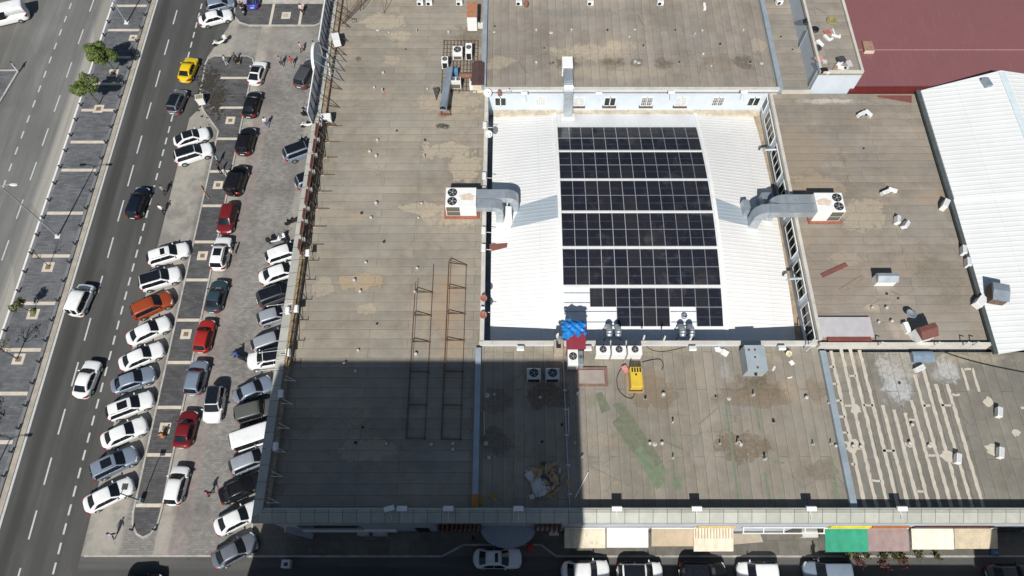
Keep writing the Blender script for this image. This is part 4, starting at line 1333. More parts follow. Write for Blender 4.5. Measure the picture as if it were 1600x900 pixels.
def cable(label, pts, z, r=0.035, m=None, name='cable'):
    W_ = [P3(u, v, z) + Vector((0, 0, r)) for u, v in pts]
    c = []
    n = len(W_)
    for i in range(n - 1):
        p0, p1, p2, p3 = W_[max(0, i - 1)], W_[i], W_[i + 1], W_[min(n - 1, i + 2)]
        for k in range(5):
            t_ = k / 5
            c.append(0.5 * ((2 * p1) + (p2 - p0) * t_ + (2 * p0 - 5 * p1 + 4 * p2 - p3) * t_ * t_ + (3 * p1 - p0 - 3 * p2 + p3) * t_ ** 3))
    c.append(W_[-1])
    q = MB(); q.path(c, r, 5)
    return tag(q.build(name, m or M_BLACK), label, 'cable')


cable('black cable looping left from the yellow generator across the felt', [(984, 577), (972, 575), (964, 590), (966, 608), (977, 620), (988, 622), (992, 613)], 8.0)
cable('black cable leading right from the yellow generator', [(1003, 566), (1020, 562), (1032, 562), (1036, 570), (1034, 578)], 8.0)
cable('thin dark wire along the foot of the court wall right of the condensers', [(1005, 535), (1018, 547), (1040, 549), (1072, 542)], 8.0, 0.025)
cable('long black cable lying across the far corner of the sealant-striped roof', [(1463, 546), (1500, 559), (1545, 571), (1610, 584)], 8.0, 0.05)
cable('loop of black wire on the left roof near the far billboard', [(548, 32), (556, 29), (557, 34), (550, 35)], 8.0, 0.03)
q = MB(); q.cbox((*P(976, 578, 8), 8.0), (0.45, 0.6, 0.35), 0.4); tag(q.build('jerrycan', mat('red_white_can', (0.6, 0.25, 0.22), 0.5, var=0.4, scale=3)), 'small red and white fuel can left of the yellow generator', 'fuel can')
# hatch, steel box, canopy
x0, x1, y0, y1 = pq(903, 950, 604, 0.3, 573, 8.0)
h_ = thing('roof_hatch', 'closed concrete hatch with a brick-red border below the condensers', 'roof hatch', (x0, y0, 8))
q = MB(); q.box(x0, x1, y0, y1, 8.004, 8.2); q.build('border', mat('brown_border', (0.21, 0.125, 0.10), 0.85, var=0.25, scale=2), h_)
q = MB(); q.box(x0 + .1, x1 - .32, y0 + .22, y1 - .3, 8.203, 8.28); q.build('slab', mat('pale_slab', (0.33, 0.285, 0.25), 0.9, var=0.12, scale=1.2), h_)
x0, x1, y0, y1 = pq(1160, 1191, 588, 1.7, 539, 8.0)
sb = thing('steel_tank', 'large blue-grey steel box with rust marks against the court wall', 'tank', (x0, y0, 8))
q = MB(); q.box(x0, x1, y0, y1, 8.0, 9.7); q.build('casing', mat('blue_grey_steel', (0.34, 0.39, 0.42), 0.5, var=0.1, scale=1), sb, bevel=0.02)
for a, c in ((0.2, 0.8), (0.5, 0.8), (0.45, 0.5), (0.5, 0.1)):
    q = MB(); q.lathe((x0 + (x1 - x0) * a, y0 + (y1 - y0) * c, 9.703), [(.1, 0), (.08, .08), (.03, .1)], 8); q.build('rusty_bolt', M_RUST, sb)
q = MB(); q.tube(((x0 + x1) / 2, y0 - .01, 9.0), ((x0 + x1) / 2, y0 - .25, 9.0), .13); q.build('outlet', M_BLACK, sb)
x0, x1, y0, y1 = pq(883, 912, 562, 2.2, 515, 8.0)
cn = thing('lean_to', 'red sheet canopy with a crumpled blue tarpaulin over a white duct box', 'canopy', (x0, y0, 8))
y_r0, y_r1 = P(897, 545, 10.0)[1], P(897, 512, 10.0)[1]
q = MB(); q.hexa([(x0, y_r0, 9.85), (x1 + .05, y_r0, 9.85), (x1 + .05, y_r1, 10.05), (x0, y_r1, 10.05)], [(x0, y_r0, 9.9), (x1 + .05, y_r0, 9.9), (x1 + .05, y_r1, 10.1), (x0, y_r1, 10.1)])
q.build('roof_sheet', ribbed('raspberry_sheet', (0.27, 0.035, 0.055), 'y', 0.28, 0.2), cn)
for xx in (x0 + .1, x1 - .1):
    for yy in (y_r0 + .1, y_r1 - .1):
        q = MB(); q.bar((xx, yy, 8.0), (xx, yy, 9.86), 0.07); q.build('post', M_DSTEEL, cn)
tp = MB()
rt = random.Random(3)
N = 14
g_ = []
tx0, tx1, ty0, ty1 = x0 - .3, x1 + .05, P(897, 522, 10.1)[1], P(897, 499, 10.1)[1]
for j in range(N + 1):
    row = []
    for i in range(N + 1):
        a, c = i / N, j / N
        drop = 0.9 * max(0, c - .6) ** 1.2 + 0.8 * max(0, 0.2 - a)
        row.append(tp.bm.verts.new((tx0 + (tx1 - tx0) * a + rt.uniform(-.05, .05) + (rt.uniform(-.22, .12) if i in (0, N) else 0), ty0 + (ty1 - ty0) * c - (0.55 * (1 - a) if j == 0 else 0) + rt.uniform(-.06, .06) + (rt.uniform(-.3, .2) if j in (0, N) else 0), 10.2 + rt.uniform(-.04, .08) + .09 * math.sin(i * 1.3 + j) - drop)))
    g_.append(row)
for j in range(N):
    for i in range(N):
        tp._f([g_[j][i], g_[j][i + 1], g_[j + 1][i + 1], g_[j + 1][i]])
tag(tp.build('tarpaulin', mat('blue_tarpaulin', (0.02, 0.22, 0.62), 0.4, var=0.25, scale=3, stain=((0.55, 0.65, 0.75), 0.60)), smooth=True), 'crumpled bright blue tarpaulin thrown over the red sheet canopy', 'tarpaulin')
ac_unit(886, 902, 578, 1.4, 546, 8.0, 'tall white duct box standing below the red canopy', fans=1, grille=False, cat='duct box', group=None)
ac_unit(903, 910, 577, 1.2, 548, 8.0, 'slim grey box right of the white duct box under the canopy', m=M_GALV, fans=1, grille=False, cat='duct box', group=None)
x0, x1, y0, y1 = pq(865, 879, 556, 1.2, 530, 8.0)
ch = thing('chimney', 'square beige chimney with a dark opening left of the red canopy', 'chimney', (x0, y0, 8))
q = MB(); q.box(x0, x1, y0, y1, 8.0, 9.1); q.build('stack', mat('beige_plaster', (0.42, 0.34, 0.26), 0.9, var=0.15), ch)
q = MB(); q.box(x0 + .2, x1 - .2, y0 + .35, y1 - .1, 9.1, 9.112); q.build('opening', M_BLACK, ch)
q = MB(); q.tube((x0 + .5, y1 - .3, 9.0), (x0 + .5, y1 - .1, 9.9), .16); q.build('flue', M_GALV, ch)
# twin elbow cowls on stands in front of the array
for u, lab in ((957, 'pair of galvanised elbow cowls on a black stand left of the array gap'), (1070, 'pair of galvanised elbow cowls on a black stand in the array gap')):
    c = P3(u, 522, 6.9)
    t = thing('vent_cowl', lab, 'vent cowl', (c.x, c.y, 6.4))
    for dx in (-.42, .42):
        q = MB()
        pts = [(c.x + dx, c.y + .55 - 1.1 * s, 7.1 + .8 * math.sin(math.pi * (0.1 + 0.75 * s))) for s in [k / 7 for k in range(8)]]
        q.path(pts, 0.30, 12); q.build('elbow', M_GALV, t)
    q = MB()
    for dx in (-.85, .85):
        q.bar((c.x + dx, c.y - .5, 6.5), (c.x + dx * .6, c.y - .2, 7.5), .07); q.bar((c.x + dx, c.y + .7, 6.4), (c.x + dx * .6, c.y + .3, 7.5), .07)
    q.bar((c.x - .8, c.y - .25, 7.3), (c.x + .8, c.y - .25, 7.3), .08); q.bar((c.x - .8, c.y + .3, 7.3), (c.x + .8, c.y + .3, 7.3), .08)
    q.build('stand', M_DSTEEL, t)
q = MB(); c = P3(1069, 494, 6.85); q.lathe((c.x, c.y, zc(c.y) + .02), [(.28, 0), (.28, .25), (.2, .3), (.2, .05)], 16); tag(q.build('roof_outlet', M_GALVD), 'round grey outlet on the bare white patch between panels', 'roof outlet')
# pipes poking from the window strip
for k, (u, v) in enumerate(((1208, 236), (1247, 437))):
    c = P3(u, v, 7.8)
    q = MB(); q.tube((28.28, c.y, 8.1), (27.0, c.y, 8.0), .14, n=10); q.tube((27.02, c.y, 8.0), (26.95, c.y, 7.7), .14, n=10)
    tag(q.build('pipe', M_GALV), '%s pale outlet pipe sticking out of the window strip over the vault' % ('farther', 'nearer')[k], 'pipe')


# right-hand roofs
def hooded_box(u0, u1, vf, h, vb, z, label, body, top, name='vent_housing', rz=0.0, lean=0.3):
    x0, x1, y0, y1 = pq(u0, u1, vf, h, vb, z)
    cx, cy, w, d = (x0 + x1) / 2, (y0 + y1) / 2, x1 - x0, y1 - y0
    t = thing(name, label, 'vent housing', (cx, cy, z), rz)
    q = MB(); q.box(-w / 2, w / 2, -d / 2, d / 2, 0, h * .8); q.build('casing', body, t, local=True)
    q = MB()
    q.loft([[(-w / 2 - .05, -d / 2 - .1, h * .80), (-w / 2 - .05, d / 2 + .05, h * .80), (-w / 2 - .05, d / 2 - .1, h * (.8 + lean)), (-w / 2 - .05, 0, h * (.82 + lean))],
            [(w / 2 + .05, -d / 2 - .1, h * .80), (w / 2 + .05, d / 2 + .05, h * .80), (w / 2 + .05, d / 2 - .1, h * (.8 + lean)), (w / 2 + .05, 0, h * (.82 + lean))]])
    q.build('hood', top, t, local=True)
    return t


M_RTOP = mat('rust_brown_sheet', (0.16, 0.065, 0.05), 0.65, var=0.15)
hooded_box(1365, 1395, 447, 1.2, 426, 8.6, 'white vent housing with a rounded galvanised hood on the east roof', M_WHITE, M_GALV)
hooded_box(1425, 1452, 536, 1.7, 507, 8.6, 'white vent housing with a rust-brown hood near the edge of the east roof', M_WHITE, M_RTOP, rz=0.3)
hooded_box(1424, 1455, 567, 0.7, 549, 8.0, 'low blue-grey hood between the two grey mortar patches', M_GALVD, mat('blue_grey_sheet', (0.20, 0.27, 0.34), 0.5), lean=0.15)
hooded_box(1545, 1568, 476, 1.3, 441, 9.3, 'grey sheet-metal hood standing on the white shed roof', M_RUSTB, M_GALVD, rz=-0.2, lean=0.2)


def small_ac(u, v, z, label, rz=0.0, tilt=0.0, size=(0.85, 0.38, 0.62), group=AC_GROUP, lying=False):
    """split air conditioner: white casing, round fan grille on its long face"""
    c = P3(u, v, z)
    w, d, h = size
    t = thing('air_conditioner', label, 'air conditioner', c, rz, group)
    t.rotation_euler = (tilt, 0, rz)
    q = MB(); q.box(-w / 2, w / 2, -d / 2, d / 2, 0.04, h); q.build('casing', M_WHITE, t, local=True, bevel=0.02)
    q = MB(); q.tube((-w * .14, -d / 2 - .012, h * .52), (-w * .14, -d / 2 + .004, h * .52), h * .36, n=20); q.build('fan', M_BLACK, t, local=True)
    q = MB()
    for s in (-.36, .36):
        q.box(s * w - .04, s * w + .04, -d / 2 - .03, d / 2 + .03, -0.0, .04)
    q.build('feet', M_DSTEEL, t, local=True)
    q = MB()
    for k in range(6):
        q.box(-w * .46, w * .46, -d * .36 + k * d * .13, -d * .36 + k * d * .13 + .015, h + .001, h + .006)
    q.build('top_slots', M_GALVD, t, local=True)
    return t


small_ac(1343, 181, 8.6, 'left of two old white units dumped near the red roof', 0.5, 0.2)
small_ac(1356, 180, 8.6, 'right of two old white units dumped near the red roof', -1.0, 0.4)
small_ac(1380, 302, 8.6, 'left of two old white units lying on the middle of the east roof', 0.4, 0.3)
small_ac(1392, 298, 8.6, 'right of two old white units lying on the middle of the east roof', -0.4, 0.5)
small_ac(1398, 346, 8.6, 'left of the two white units below the middle of the east roof', 1.3, 0.3)
small_ac(1410, 352, 8.6, 'right of the two white units below the middle of the east roof', 0.9, 0.5)
small_ac(1472, 324, 8.6, 'white unit against the dark gutter where the shed eave steps', 1.0, 0.0, (1.0, .5, .9))
small_ac(1502, 394, 8.6, 'upper of two white units along the dark gutter of the shed', 1.35, 0.0, (0.9, .4, .7))
small_ac(1509, 413, 8.6, 'lower of two white units along the dark gutter of the shed', 1.35, 0.0, (0.9, .4, .7))
small_ac(1526, 474, 8.6, 'white unit at the gutter beside the grey hood on the shed', 0.8, 0.1, (1.2, .7, .8))
small_ac(1434, 577, 8.0, 'white unit under the low blue-grey hood', 0.45, 0.1, (0.9, .45, .5))
small_ac(1493, 718, 8.0, 'white unit standing on the right end of the sealant lines', 1.25, 0.0, (0.85, .42, .6))
small_ac(1557, 646, 8.0, 'upper of two white units alone on the right of the striped roof', 1.25, 0.0, (0.9, .42, .6))
small_ac(1559, 709, 8.0, 'lower of two white units alone on the right of the striped roof', 1.25, 0.0, (0.95, .42, .6))
small_ac(527, 67, 8.6, 'white unit on the coping beside the round sign', -1.3, 0.0, (1.3, .8, .9))
small_ac(511, 188, 8.5, 'white unit on the coping at the near end of the billboard', 0.1, 0.1, (1.1, .7, .8))
for k, u in enumerate((657, 671, 718)):
    small_ac(u, 7, 8.0, '%s of the white units along the far edge of the left roof' % ('first from the left', 'second from the left', 'rightmost')[k], 0, 0, (0.75, .5, .6), 'white units along the far roof edge')
for k, u in enumerate((811, 922, 1031)):
    small_ac(u, 7, 9.0, '%s white unit along the far edge of the roof above the court' % ('leftmost', 'middle', 'rightmost')[k], 0, 0, (0.75, .5, .6), 'white units along the far roof edge')
small_ac(1216, 6, 8.6, 'white unit on the narrow strip of roof by the tall block', 0.2, 0, (0.8, .5, .6), 'white units along the far roof edge')
q = MB(); q.cbox((*P(1100, 12, 9), 9.0), (0.28, 0.9, 0.35)); tag(q.build('roof_box', M_WHITE), 'slim white box on the far roof right of the unit row', 'box')
x0, x1, y0, y1 = pq(1281, 1366, 536, 0.35, 495, 8.6)
sl = thing('roof_hatch', 'broad pale concrete slab with a dark red front edge on the east roof', 'concrete slab', (x0, y0, 8.6))
q = MB(); q.box(x0, x1, y0 + .55, y1, 8.604, 8.9); q.build('slab', mat('lilac_concrete', (0.47, 0.455, 0.46), 0.9, var=0.1, scale=1.1, stain=((0.4, 0.33, 0.28), 0.66)), sl)
q = MB(); q.box(x0 + .7, x1 - .3, y0 + .05, y0 + .52, 8.605, 8.84); q.build('edging', mat('dark_red_edging', (0.20, 0.055, 0.045), 0.8, var=0.25, scale=2), sl)
q = MB(); q.bar(P3(1284, 431, 8.66), P3(1323, 413, 8.66), 0.42, 0.06); tag(q.build('plank', M_REDSHEET), 'dark red plank lying on the brown east roof', 'plank')
q = MB(); q.bar(P3(1314, 455, 8.63), P3(1349, 433, 8.63), 0.5, 0.04); tag(q.build('plank', mat('felt_board', (0.26, 0.21, 0.165), 0.9)), 'brown felt strip lying beside the dark red plank', 'felt strip')
q = MB(); q.hexa([(*P(1371, 152, 8.6), 8.62), (*P(1424, 161, 8.6), 8.62), (*P(1424, 150, 8.6), 8.62), (*P(1371, 150, 8.6), 8.62)], [(*P(1371, 152, 8.6), 8.68), (*P(1424, 161, 8.6), 8.68), (*P(1424, 150, 8.6), 8.68), (*P(1371, 150, 8.6), 8.68)])
tag(q.build('metal_sheet', M_REDSHEET), 'red metal sheet lying at the foot of the red roof', 'metal sheet')
q = MB(); c = P3(1356, 76, 9.5); q.box(c.x - .55, c.x + .55, c.y - .5, c.y + .9, 9.2, 9.75); tag(q.build('skylight_box', mat('old_timber_box', (0.30, 0.19, 0.13), 0.85, var=0.3, scale=3)), 'small wooden box with a pale front on the red roof', 'box')
q = MB(); q.box(c.x - .55, c.x + .55, c.y - .62, c.y - .505, 9.25, 9.72); o = q.build('front_board', mat('cream_board', (0.62, 0.54, 0.42), 0.8)); o.parent = bpy.data.objects['skylight_box']
c = P3(1540, 131, 10.3)
q = MB(); q.cbox((c.x, c.y, 10.2), (0.7, 1.1, 0.5), 0.2); tag(q.build('motor', M_GALVD), 'small grey motor at the top edge of the white shed', 'motor')
q = MB(); q.lathe((*P(1573, 218, 9.9), 9.95), [(.2, 0), (.16, .12), (.05, .15)], 10); tag(q.build('roof_outlet', mat('orange_cap', (0.5, 0.16, 0.1), 0.7)), 'small orange cap on the white shed roof', 'vent cap')


# satellite dishes
def dish(u, v, z, r, label, m, face=(0.1, -0.75, 0.65)):
    r *= .8
    c = P3(u, v, z)
    t = thing('satellite_dish', label, 'satellite dish', c)
    n = Vector(face).normalized()
    a = n.orthogonal().normalized()
    b_ = n.cross(a)
    cc = Vector((0, 0, 0.25 + r * .6))
    q = MB()
    rings = [[cc + n * (-0.16 * r + .35 * r * (k / 4) ** 2) + (a * math.cos(i * .3142) + b_ * math.sin(i * .3142)) * (r * max(.02, k / 4)) for i in range(20)] for k in range(5)]
    rings += [[p - n * .03 for p in rg] for rg in rings[::-1]]
    q.loft(rings); q.build('reflector', m, t, local=True, smooth=True)
    q = MB(); q.tube((0, 0, 0), cc - n * .15 * r, .035); q.build('mast', M_DSTEEL, t, local=True)
    q = MB(); q.tube(cc - b_ * r * .9, cc + n * r * .9, .015, n=5); q.tube(cc + n * r * .85, cc + n * r * 1.0, .05, n=8); q.build('receiver_arm', M_DSTEEL, t, local=True)
    return t


M_DRED = mat('faded_red_dish', (0.33, 0.13, 0.095), 0.6, var=0.15)
M_DWH = mat('white_dish', (0.72, 0.72, 0.70), 0.5, var=0.06)
dish(756, 469, 8.5, .42, 'upper of the two faded red dishes on the left court wall', M_DRED, (.3, -.4, .9))
dish(755, 495, 8.5, .46, 'lower of the two faded red dishes on the left court wall', M_DRED, (.3, -.4, .9))
dish(764, 214, 8.5, .5, 'white dish on the left court wall, near its far end', M_DWH, (.4, -.5, .8))
dish(762, 150, 9.0, .55, 'white dish on the corner post where the three roofs meet', M_DWH, (.2, -.6, .8))
dish(781, 150, 9.0, .5, 'faded red dish standing edge-on above the first court window', M_DRED, (-.9, -.3, .3))
dish(795, 146, 9.0, .42, 'pale dish lying flat above the first court window', M_DWH, (.1, .1, 1))
dish(823, 11, 9.0, .52, 'faded red dish edge-on by the far roof edge', M_DRED, (-.9, -.3, .3))
dish(873, 528, 8.5, .38, 'small white dish beside the beige chimney', M_DWH, (.3, -.2, .9))
dish(1419, 494, 8.6, .62, 'large pale dish tipped over on the east roof', M_GALV, (.15, .1, 1))
dish(1230, 555, 8.0, .35, 'cream dish at the court wall near the right joint', mat('cream_dish', (0.68, 0.60, 0.40), 0.5), (0, -.3, .9))
q = MB(); q.cbox((*P(1414, 514, 8.6), 8.6), (0.45, 1.0, 0.5), 0.15); tag(q.build('roof_box', M_WHITE), 'upright white panel left of the rust-brown hood', 'box')


# floodlights along the parapets
def floodlight(u, v, z, rz, label, group, w=0.95):
    w *= .88
    c = P3(u, v, z)
    t = thing('floodlight', label, 'floodlight', c, rz, group)
    q = MB(); q.hexa([(-w / 2, -.22, .28), (w / 2, -.22, .28), (w / 2, .2, .28), (-w / 2, .2, .28)], [(-w / 2, -.26, .42), (w / 2, -.26, .42), (w / 2, .10, .50), (-w / 2, .10, .50)])
    q.build('housing', M_WHITE, t, local=True, bevel=0.02)
    q = MB(); q.bar((0, 0, 0), (0, 0, .3), .06); q.bar((0, -.0, .05), (0, -.9, -.05), .05); q.build('bracket', M_OFFW, t, local=True)
    q = MB(); q.box(-w / 2 + .06, w / 2 - .06, -.2, .16, .262, .278); q.build('lens', M_GLASS, t, local=True)
    return t


FW = 'white floodlights along the street parapet'
for k, u in enumerate((609, 629, 701, 810, 963, 1087, 1265, 1406)):
    floodlight(u, 795, 8.9, 0.25 if k == 0 else 0.0, 'white floodlight on the street parapet, %s from the left' % ORD[k], FW)
FC = 'white floodlights on the left court wall'
for k, v in enumerate((199, 278, 300, 363, 390, 488)):
    floodlight(757 - (v - 199) * .012, v, 8.45, math.pi / 2, 'white floodlight on the left court wall, %s from its far end' % ORD[k], FC, 0.9)
for k, (u, v) in enumerate(((819, 149), (935, 149), (1048, 148), (1161, 147))):
    floodlight(u, v, 9.45, 0, 'flat white floodlight above the court windows, %s from the left' % ORD[k], 'white floodlights above the court windows', 0.8)
for k, (u, v) in enumerate(((813, 547), (918, 547), (1081, 547), (1220, 546))):
    floodlight(u, v, 8.45, math.pi, 'white floodlight on the near court wall, %s from the left' % ORD[k], 'white floodlights on the near court wall', 0.75)


# ------------------------------------------------------------------ signs and steelwork on the left coping
def yv(v, z=8.5):
    return P(500, v, z)[1]


M_SIGNB = mat('billboard_back', (0.55, 0.60, 0.68), 0.55, metal=0.2, var=0.14, scale=1.5)
M_LETR = mat('dark_red_letters', (0.115, 0.032, 0.03), 0.5, var=0.2)
M_TRIM = mat('white_sign_trim', (0.75, 0.75, 0.74), 0.5, var=0.05)


def billboard(v0, v1, z0, z1, label):
    ya, yb = yv(v1, 9.5), yv(v0, 9.5)
    t = thing('billboard', label, 'billboard', (-21.55, (ya + yb) / 2, z0))
    q = MB(); q.box(-21.62, -21.52, ya, yb, z0, z1); q.build('panel', M_SIGNB, t)
    q = MB(); q.bar((-21.57, ya, z1 + .05), (-21.57, yb, z1 + .05), .12); q.bar((-21.57, ya, z0), (-21.57, yb, z0), .12); q.build('frame', M_TRIM, t)
    n = max(3, int((yb - ya) / 1.1))
    q = MB()
    for k in range(n + 1):
        y = ya + .1 + (yb - ya - .2) * k / n
        q.bar((-21.46, y, z0), (-21.46, y, z1), .07)
    q.build('uprights', M_DSTEEL, t)
    for k in range(0, n + 1, 2):
        y = ya + .1 + (yb - ya - .2) * k / n
        q = MB(); q.bar((-21.45, y, z1 - .2), (-19.0, y + .1, 8.02), .055); q.bar((-21.45, y, z0 + .6), (-19.0, y + .1, 8.06), .05); q.build('stay', M_RUSTB, t)
    return t


billboard(-4, 74, 8.2, 10.6, 'tall blue-grey billboard seen from behind, at the far end of the coping')
billboard(112, 186, 8.2, 10.6, 'tall blue-grey billboard seen from behind, nearer than the round sign')
yc = yv(93, 10)
t = thing('round_sign', 'big round sign on edge between the two billboards, with white rim and steel stays', 'sign', (-21.6, yc, 8.2))
q = MB(); q.tube((-21.75, yc, 10.0), (-21.55, yc, 10.0), 1.75, n=40); q.build('disc', M_SIGNB, t)
q = MB()
for k in range(40):
    a, c = 2 * math.pi * k / 40, 2 * math.pi * (k + 1) / 40
    q.bar((-21.68, yc + 1.8 * math.cos(a), 10 + 1.8 * math.sin(a)), (-21.68, yc + 1.8 * math.cos(c), 10 + 1.8 * math.sin(c)), .28, .12)
q.build('rim', M_TRIM, t)
for dy in (-1.2, 0, 1.2):
    q = MB(); q.bar((-21.5, yc + dy, 11.2), (-18.9, yc + dy * 1.2, 8.02), .07); q.bar((-21.5, yc + dy, 9.2), (-19.0, yc + dy * 1.2, 8.05), .06); q.bar((-20.4, yc + dy, 8.3), (-20.6, yc - dy * .6, 10.2), .05); q.build('stay', M_GALVD, t)
# lattice mast lying against the far end, and its legs
t = thing('lattice_mast', 'rusty lattice mast and its legs at the far end of the left roof', 'lattice mast', (*P(545, 20, 8), 8))
a, c = P3(533, 38, 8.2), P3(572, -10, 9.4)
q = MB()
for o_ in ((0, 0, 0), (.25, 0, .1), (0.1, 0.2, .3)):
    q.bar(a + Vector(o_), c + Vector(o_), .05)
for k in range(12):
    q.bar(a + (c - a) * (k / 12), a + (c - a) * ((k + 1) / 12) + Vector((.25, 0, .1)), .03)
q.build('mast', M_RUSTB, t)
for (u0, v0, u1, v1) in ((543, 30, 532, -2), (563, 17, 556, -6), (567, 15, 572, -6), (600, 21, 597, -6), (600, 21, 606, -6), (512, 8, 546, 30)):
    q = MB(); q.bar(P3(u0, v0, 8.03), P3(u1, v1, 9.6), .05); q.build('leg', M_RUSTB, t)

# row of channel letters on a rail, braced to the roof (only their backs and edges show)
ya, yb = yv(402, 9), yv(190, 9)
t = thing('letter_sign', 'row of dark red sign letters on rusty braces along the middle of the coping', 'sign', (-20.9, (ya + yb) / 2, 8.7))
q = MB(); q.bar((-20.46, ya, 8.95), (-20.46, yb, 8.95), .09); q.bar((-20.46, ya, 9.85), (-20.46, yb, 9.85), .09); q.bar((-20.40, ya, 9.35), (-20.40, yb, 9.35), .06); q.build('rail', M_RUSTB, t)
LET = [(392, 378), (370, 350), (344, 330), (322, 300), (294, 272), (266, 246), (240, 222), (216, 198)]
rl = random.Random(4)
for k, (v1, v0) in enumerate(LET):
    a, c = yv(v1, 9.3), yv(v0, 9.3)
    q = MB()
    q.box(-20.74, -20.56, a, c, 8.85, 9.05); q.box(-20.74, -20.56, a, a + .3, 9.05, 9.9); q.box(-20.74, -20.56, a + .3, c, 9.7, 9.9)
    if k % 2:
        q.box(-20.74, -20.56, c - .3, c, 9.05, 9.7)
    else:
        q.box(-20.74, -20.56, a + .3, c - .25, 9.3, 9.5)
    q.build('letter', M_LETR, t)
    q = MB(); q.box(-20.54, -20.3, c + .12, c + .42, 9.1, 9.5); q.build('transformer_box', M_TRIM, t)
for k, v in enumerate((197, 221.5, 246, 273, 299, 326, 354, 382)):
    x, y = P(517 - (v - 197) * .165, v, 8)
    q = MB()
    q.bar((x, y, 8.05), (x + 1.25, y, 8.05), .09, .05)
    q.bar((x, y, 8.06), (-20.46, y + .1, 9.8), .06); q.bar((x, y, 8.06), (-20.46, y - .9, 8.98), .05); q.bar((x, y, 8.08), (-20.46, y + .9, 9.35), .05)
    q.build('brace', M_RUSTB, t)
    q = MB(); q.box(x - .16, x + .14, y - .12, y + .12, 8.0, 8.045); q.build('foot_plate', mat('yellow_plate', (0.5, 0.4, 0.24), 0.7), t)
# lattice stretch with T-shaped feet
ya, yb = yv(572, 9), yv(404, 9)
t = thing('sign_frame', 'empty rusty sign frame on thin legs, next to the dark red letters', 'sign frame', (-20.6, (ya + yb) / 2, 8.5))
q = MB(); q.bar((-20.55, ya, 8.7), (-20.55, yb, 8.7), .09); q.bar((-20.35, ya, 8.75), (-20.35, yb, 8.75), .06); q.bar((-20.45, ya, 9.5), (-20.45, yb, 9.5), .07)
n = 22
for k in range(n):
    y0, y1 = ya + (yb - ya) * k / n, ya + (yb - ya) * (k + 1) / n
    q.bar((-20.55, y0, 8.7), (-20.45, y1, 9.5), .035) if k % 2 else q.bar((-20.45, y0, 9.5), (-20.55, y1, 8.7), .035)
q.build('rail', mat('tan_rust', (0.33, 0.23, 0.12), 0.8, var=0.3, scale=3), t)
for v in (407, 437, 468, 500, 532, 566):
    x, y = P(490 - (v - 407) * .18, v, 8)
    q = MB(); q.bar((x - .45, y, 8.03), (x + .55, y, 8.03), .05); q.bar((x + .5, y, 8.03), (x + .5, y + .35, 8.03), .05); q.bar((x, y, 8.04), (-20.45, y + .9, 9.5), .04); q.bar((x, y, 8.04), (-20.45, y - .7, 9.5), .04); q.build('leg', M_DSTEEL, t)
# thin triangular brackets on the shaded part of the coping
for k, v in enumerate((596, 632, 670, 707, 745, 786)):
    x, y = P(463 - (v - 596) * .14, v, 8)
    q = MB(); q.bar((x, y, 8.1), (-20.5, y + .35, 8.55), .055); q.bar((x, y, 8.1), (-20.5, y - .1, 8.75), .055); q.bar((x - .1, y, 8.0), (x - .1, y, 8.14), .08)
    tag(q.build('wall_bracket', M_OFFW), 'thin pale triangular bracket on the shaded coping, %s from the far end' % ORD[k], 'bracket', 'triangular brackets along the shaded coping')
for k, (u, v, z) in enumerate(((483, 398, 8.9), (465, 485, 8.9), (452, 553, 8.9), (441, 617, 8.75), (433, 699, 8.75), (452, 488, 8.6))):
    floodlight(u, v, z, -math.pi / 2 + .1, 'pale floodlight box on the car-park coping, %s' % ('beside the last red letter', 'on the empty sign frame', 'at the near end of the sign frame', 'farther of two in the shade', 'nearer of two in the shade', 'leaning out over the cars')[k], 'floodlights on the car-park coping', 0.8)
# wires spanning from the coping across the cars
for k, v in enumerate((473, 546, 561, 575)):
    x, y = -20.8, yv(v, 8.8)
    q = MB(); q.tube((x, y, 8.75), (-23.2, y - .2, 8.5), .02, n=5); q.tube((-23.15, y - .2, 8.5), (-23.3, y - .2, 8.42), .06, n=8)
    tag(q.build('coping_light', M_OFFW), 'thin pale lamp arm over the cars, %s from the far end' % ORD[k], 'lamp arm', 'lamp arms over the parked cars')

# two rusty trusses lying on the left roof
for (lab, LT, LB, RT, RB, cv, dz) in (('left rusty ladder truss lying on the long roof', (649, 443), (634, 685), (677.5, 413), (663.5, 686), (458, 497, 540, 587, 637, 685), .8),
                                      ('right rusty ladder truss lying on the long roof', (701, 409), (689, 686), (728.5, 414), (719.5, 688), (411, 455, 497, 540, 588, 638, 686), .8)):
    l0, l1, r0, r1 = P3(*LT, 8.1), P3(*LB, 8.1), P3(*RT, 8.1), P3(*RB, 8.1)
    t = thing('steel_truss', lab, 'truss', l1)
    q = MB(); q.bar(l0, l1, .055); q.bar(r0, r1, .055); q.bar(l0 + Vector((.12, 0, .55)), l1 + Vector((.12, 0, .12)), .045)
    q.build('chord', M_RUST, t)
    for v in cv:
        s = (v - LT[1]) / (LB[1] - LT[1])
        s = min(1, max(0, s))
        yl = l0.lerp(l1, s)
        s2 = min(1, max(0, (yl.y - r0.y) / (r1.y - r0.y)))
        yr = r0.lerp(r1, s2)
        q = MB(); q.bar(yl, yr, .045); q.bar(yl + Vector((.12, 0, .55 - .43 * s)), yr, .05); q.bar(yl, yl + Vector((.12, 0, .55 - .43 * s)), .05); q.build('rung', M_RUST, t)
        q = MB(); q.cbox((yr.x, yr.y, 8.0), (.16, .16, .08)); q.build('foot', M_RUST, t)

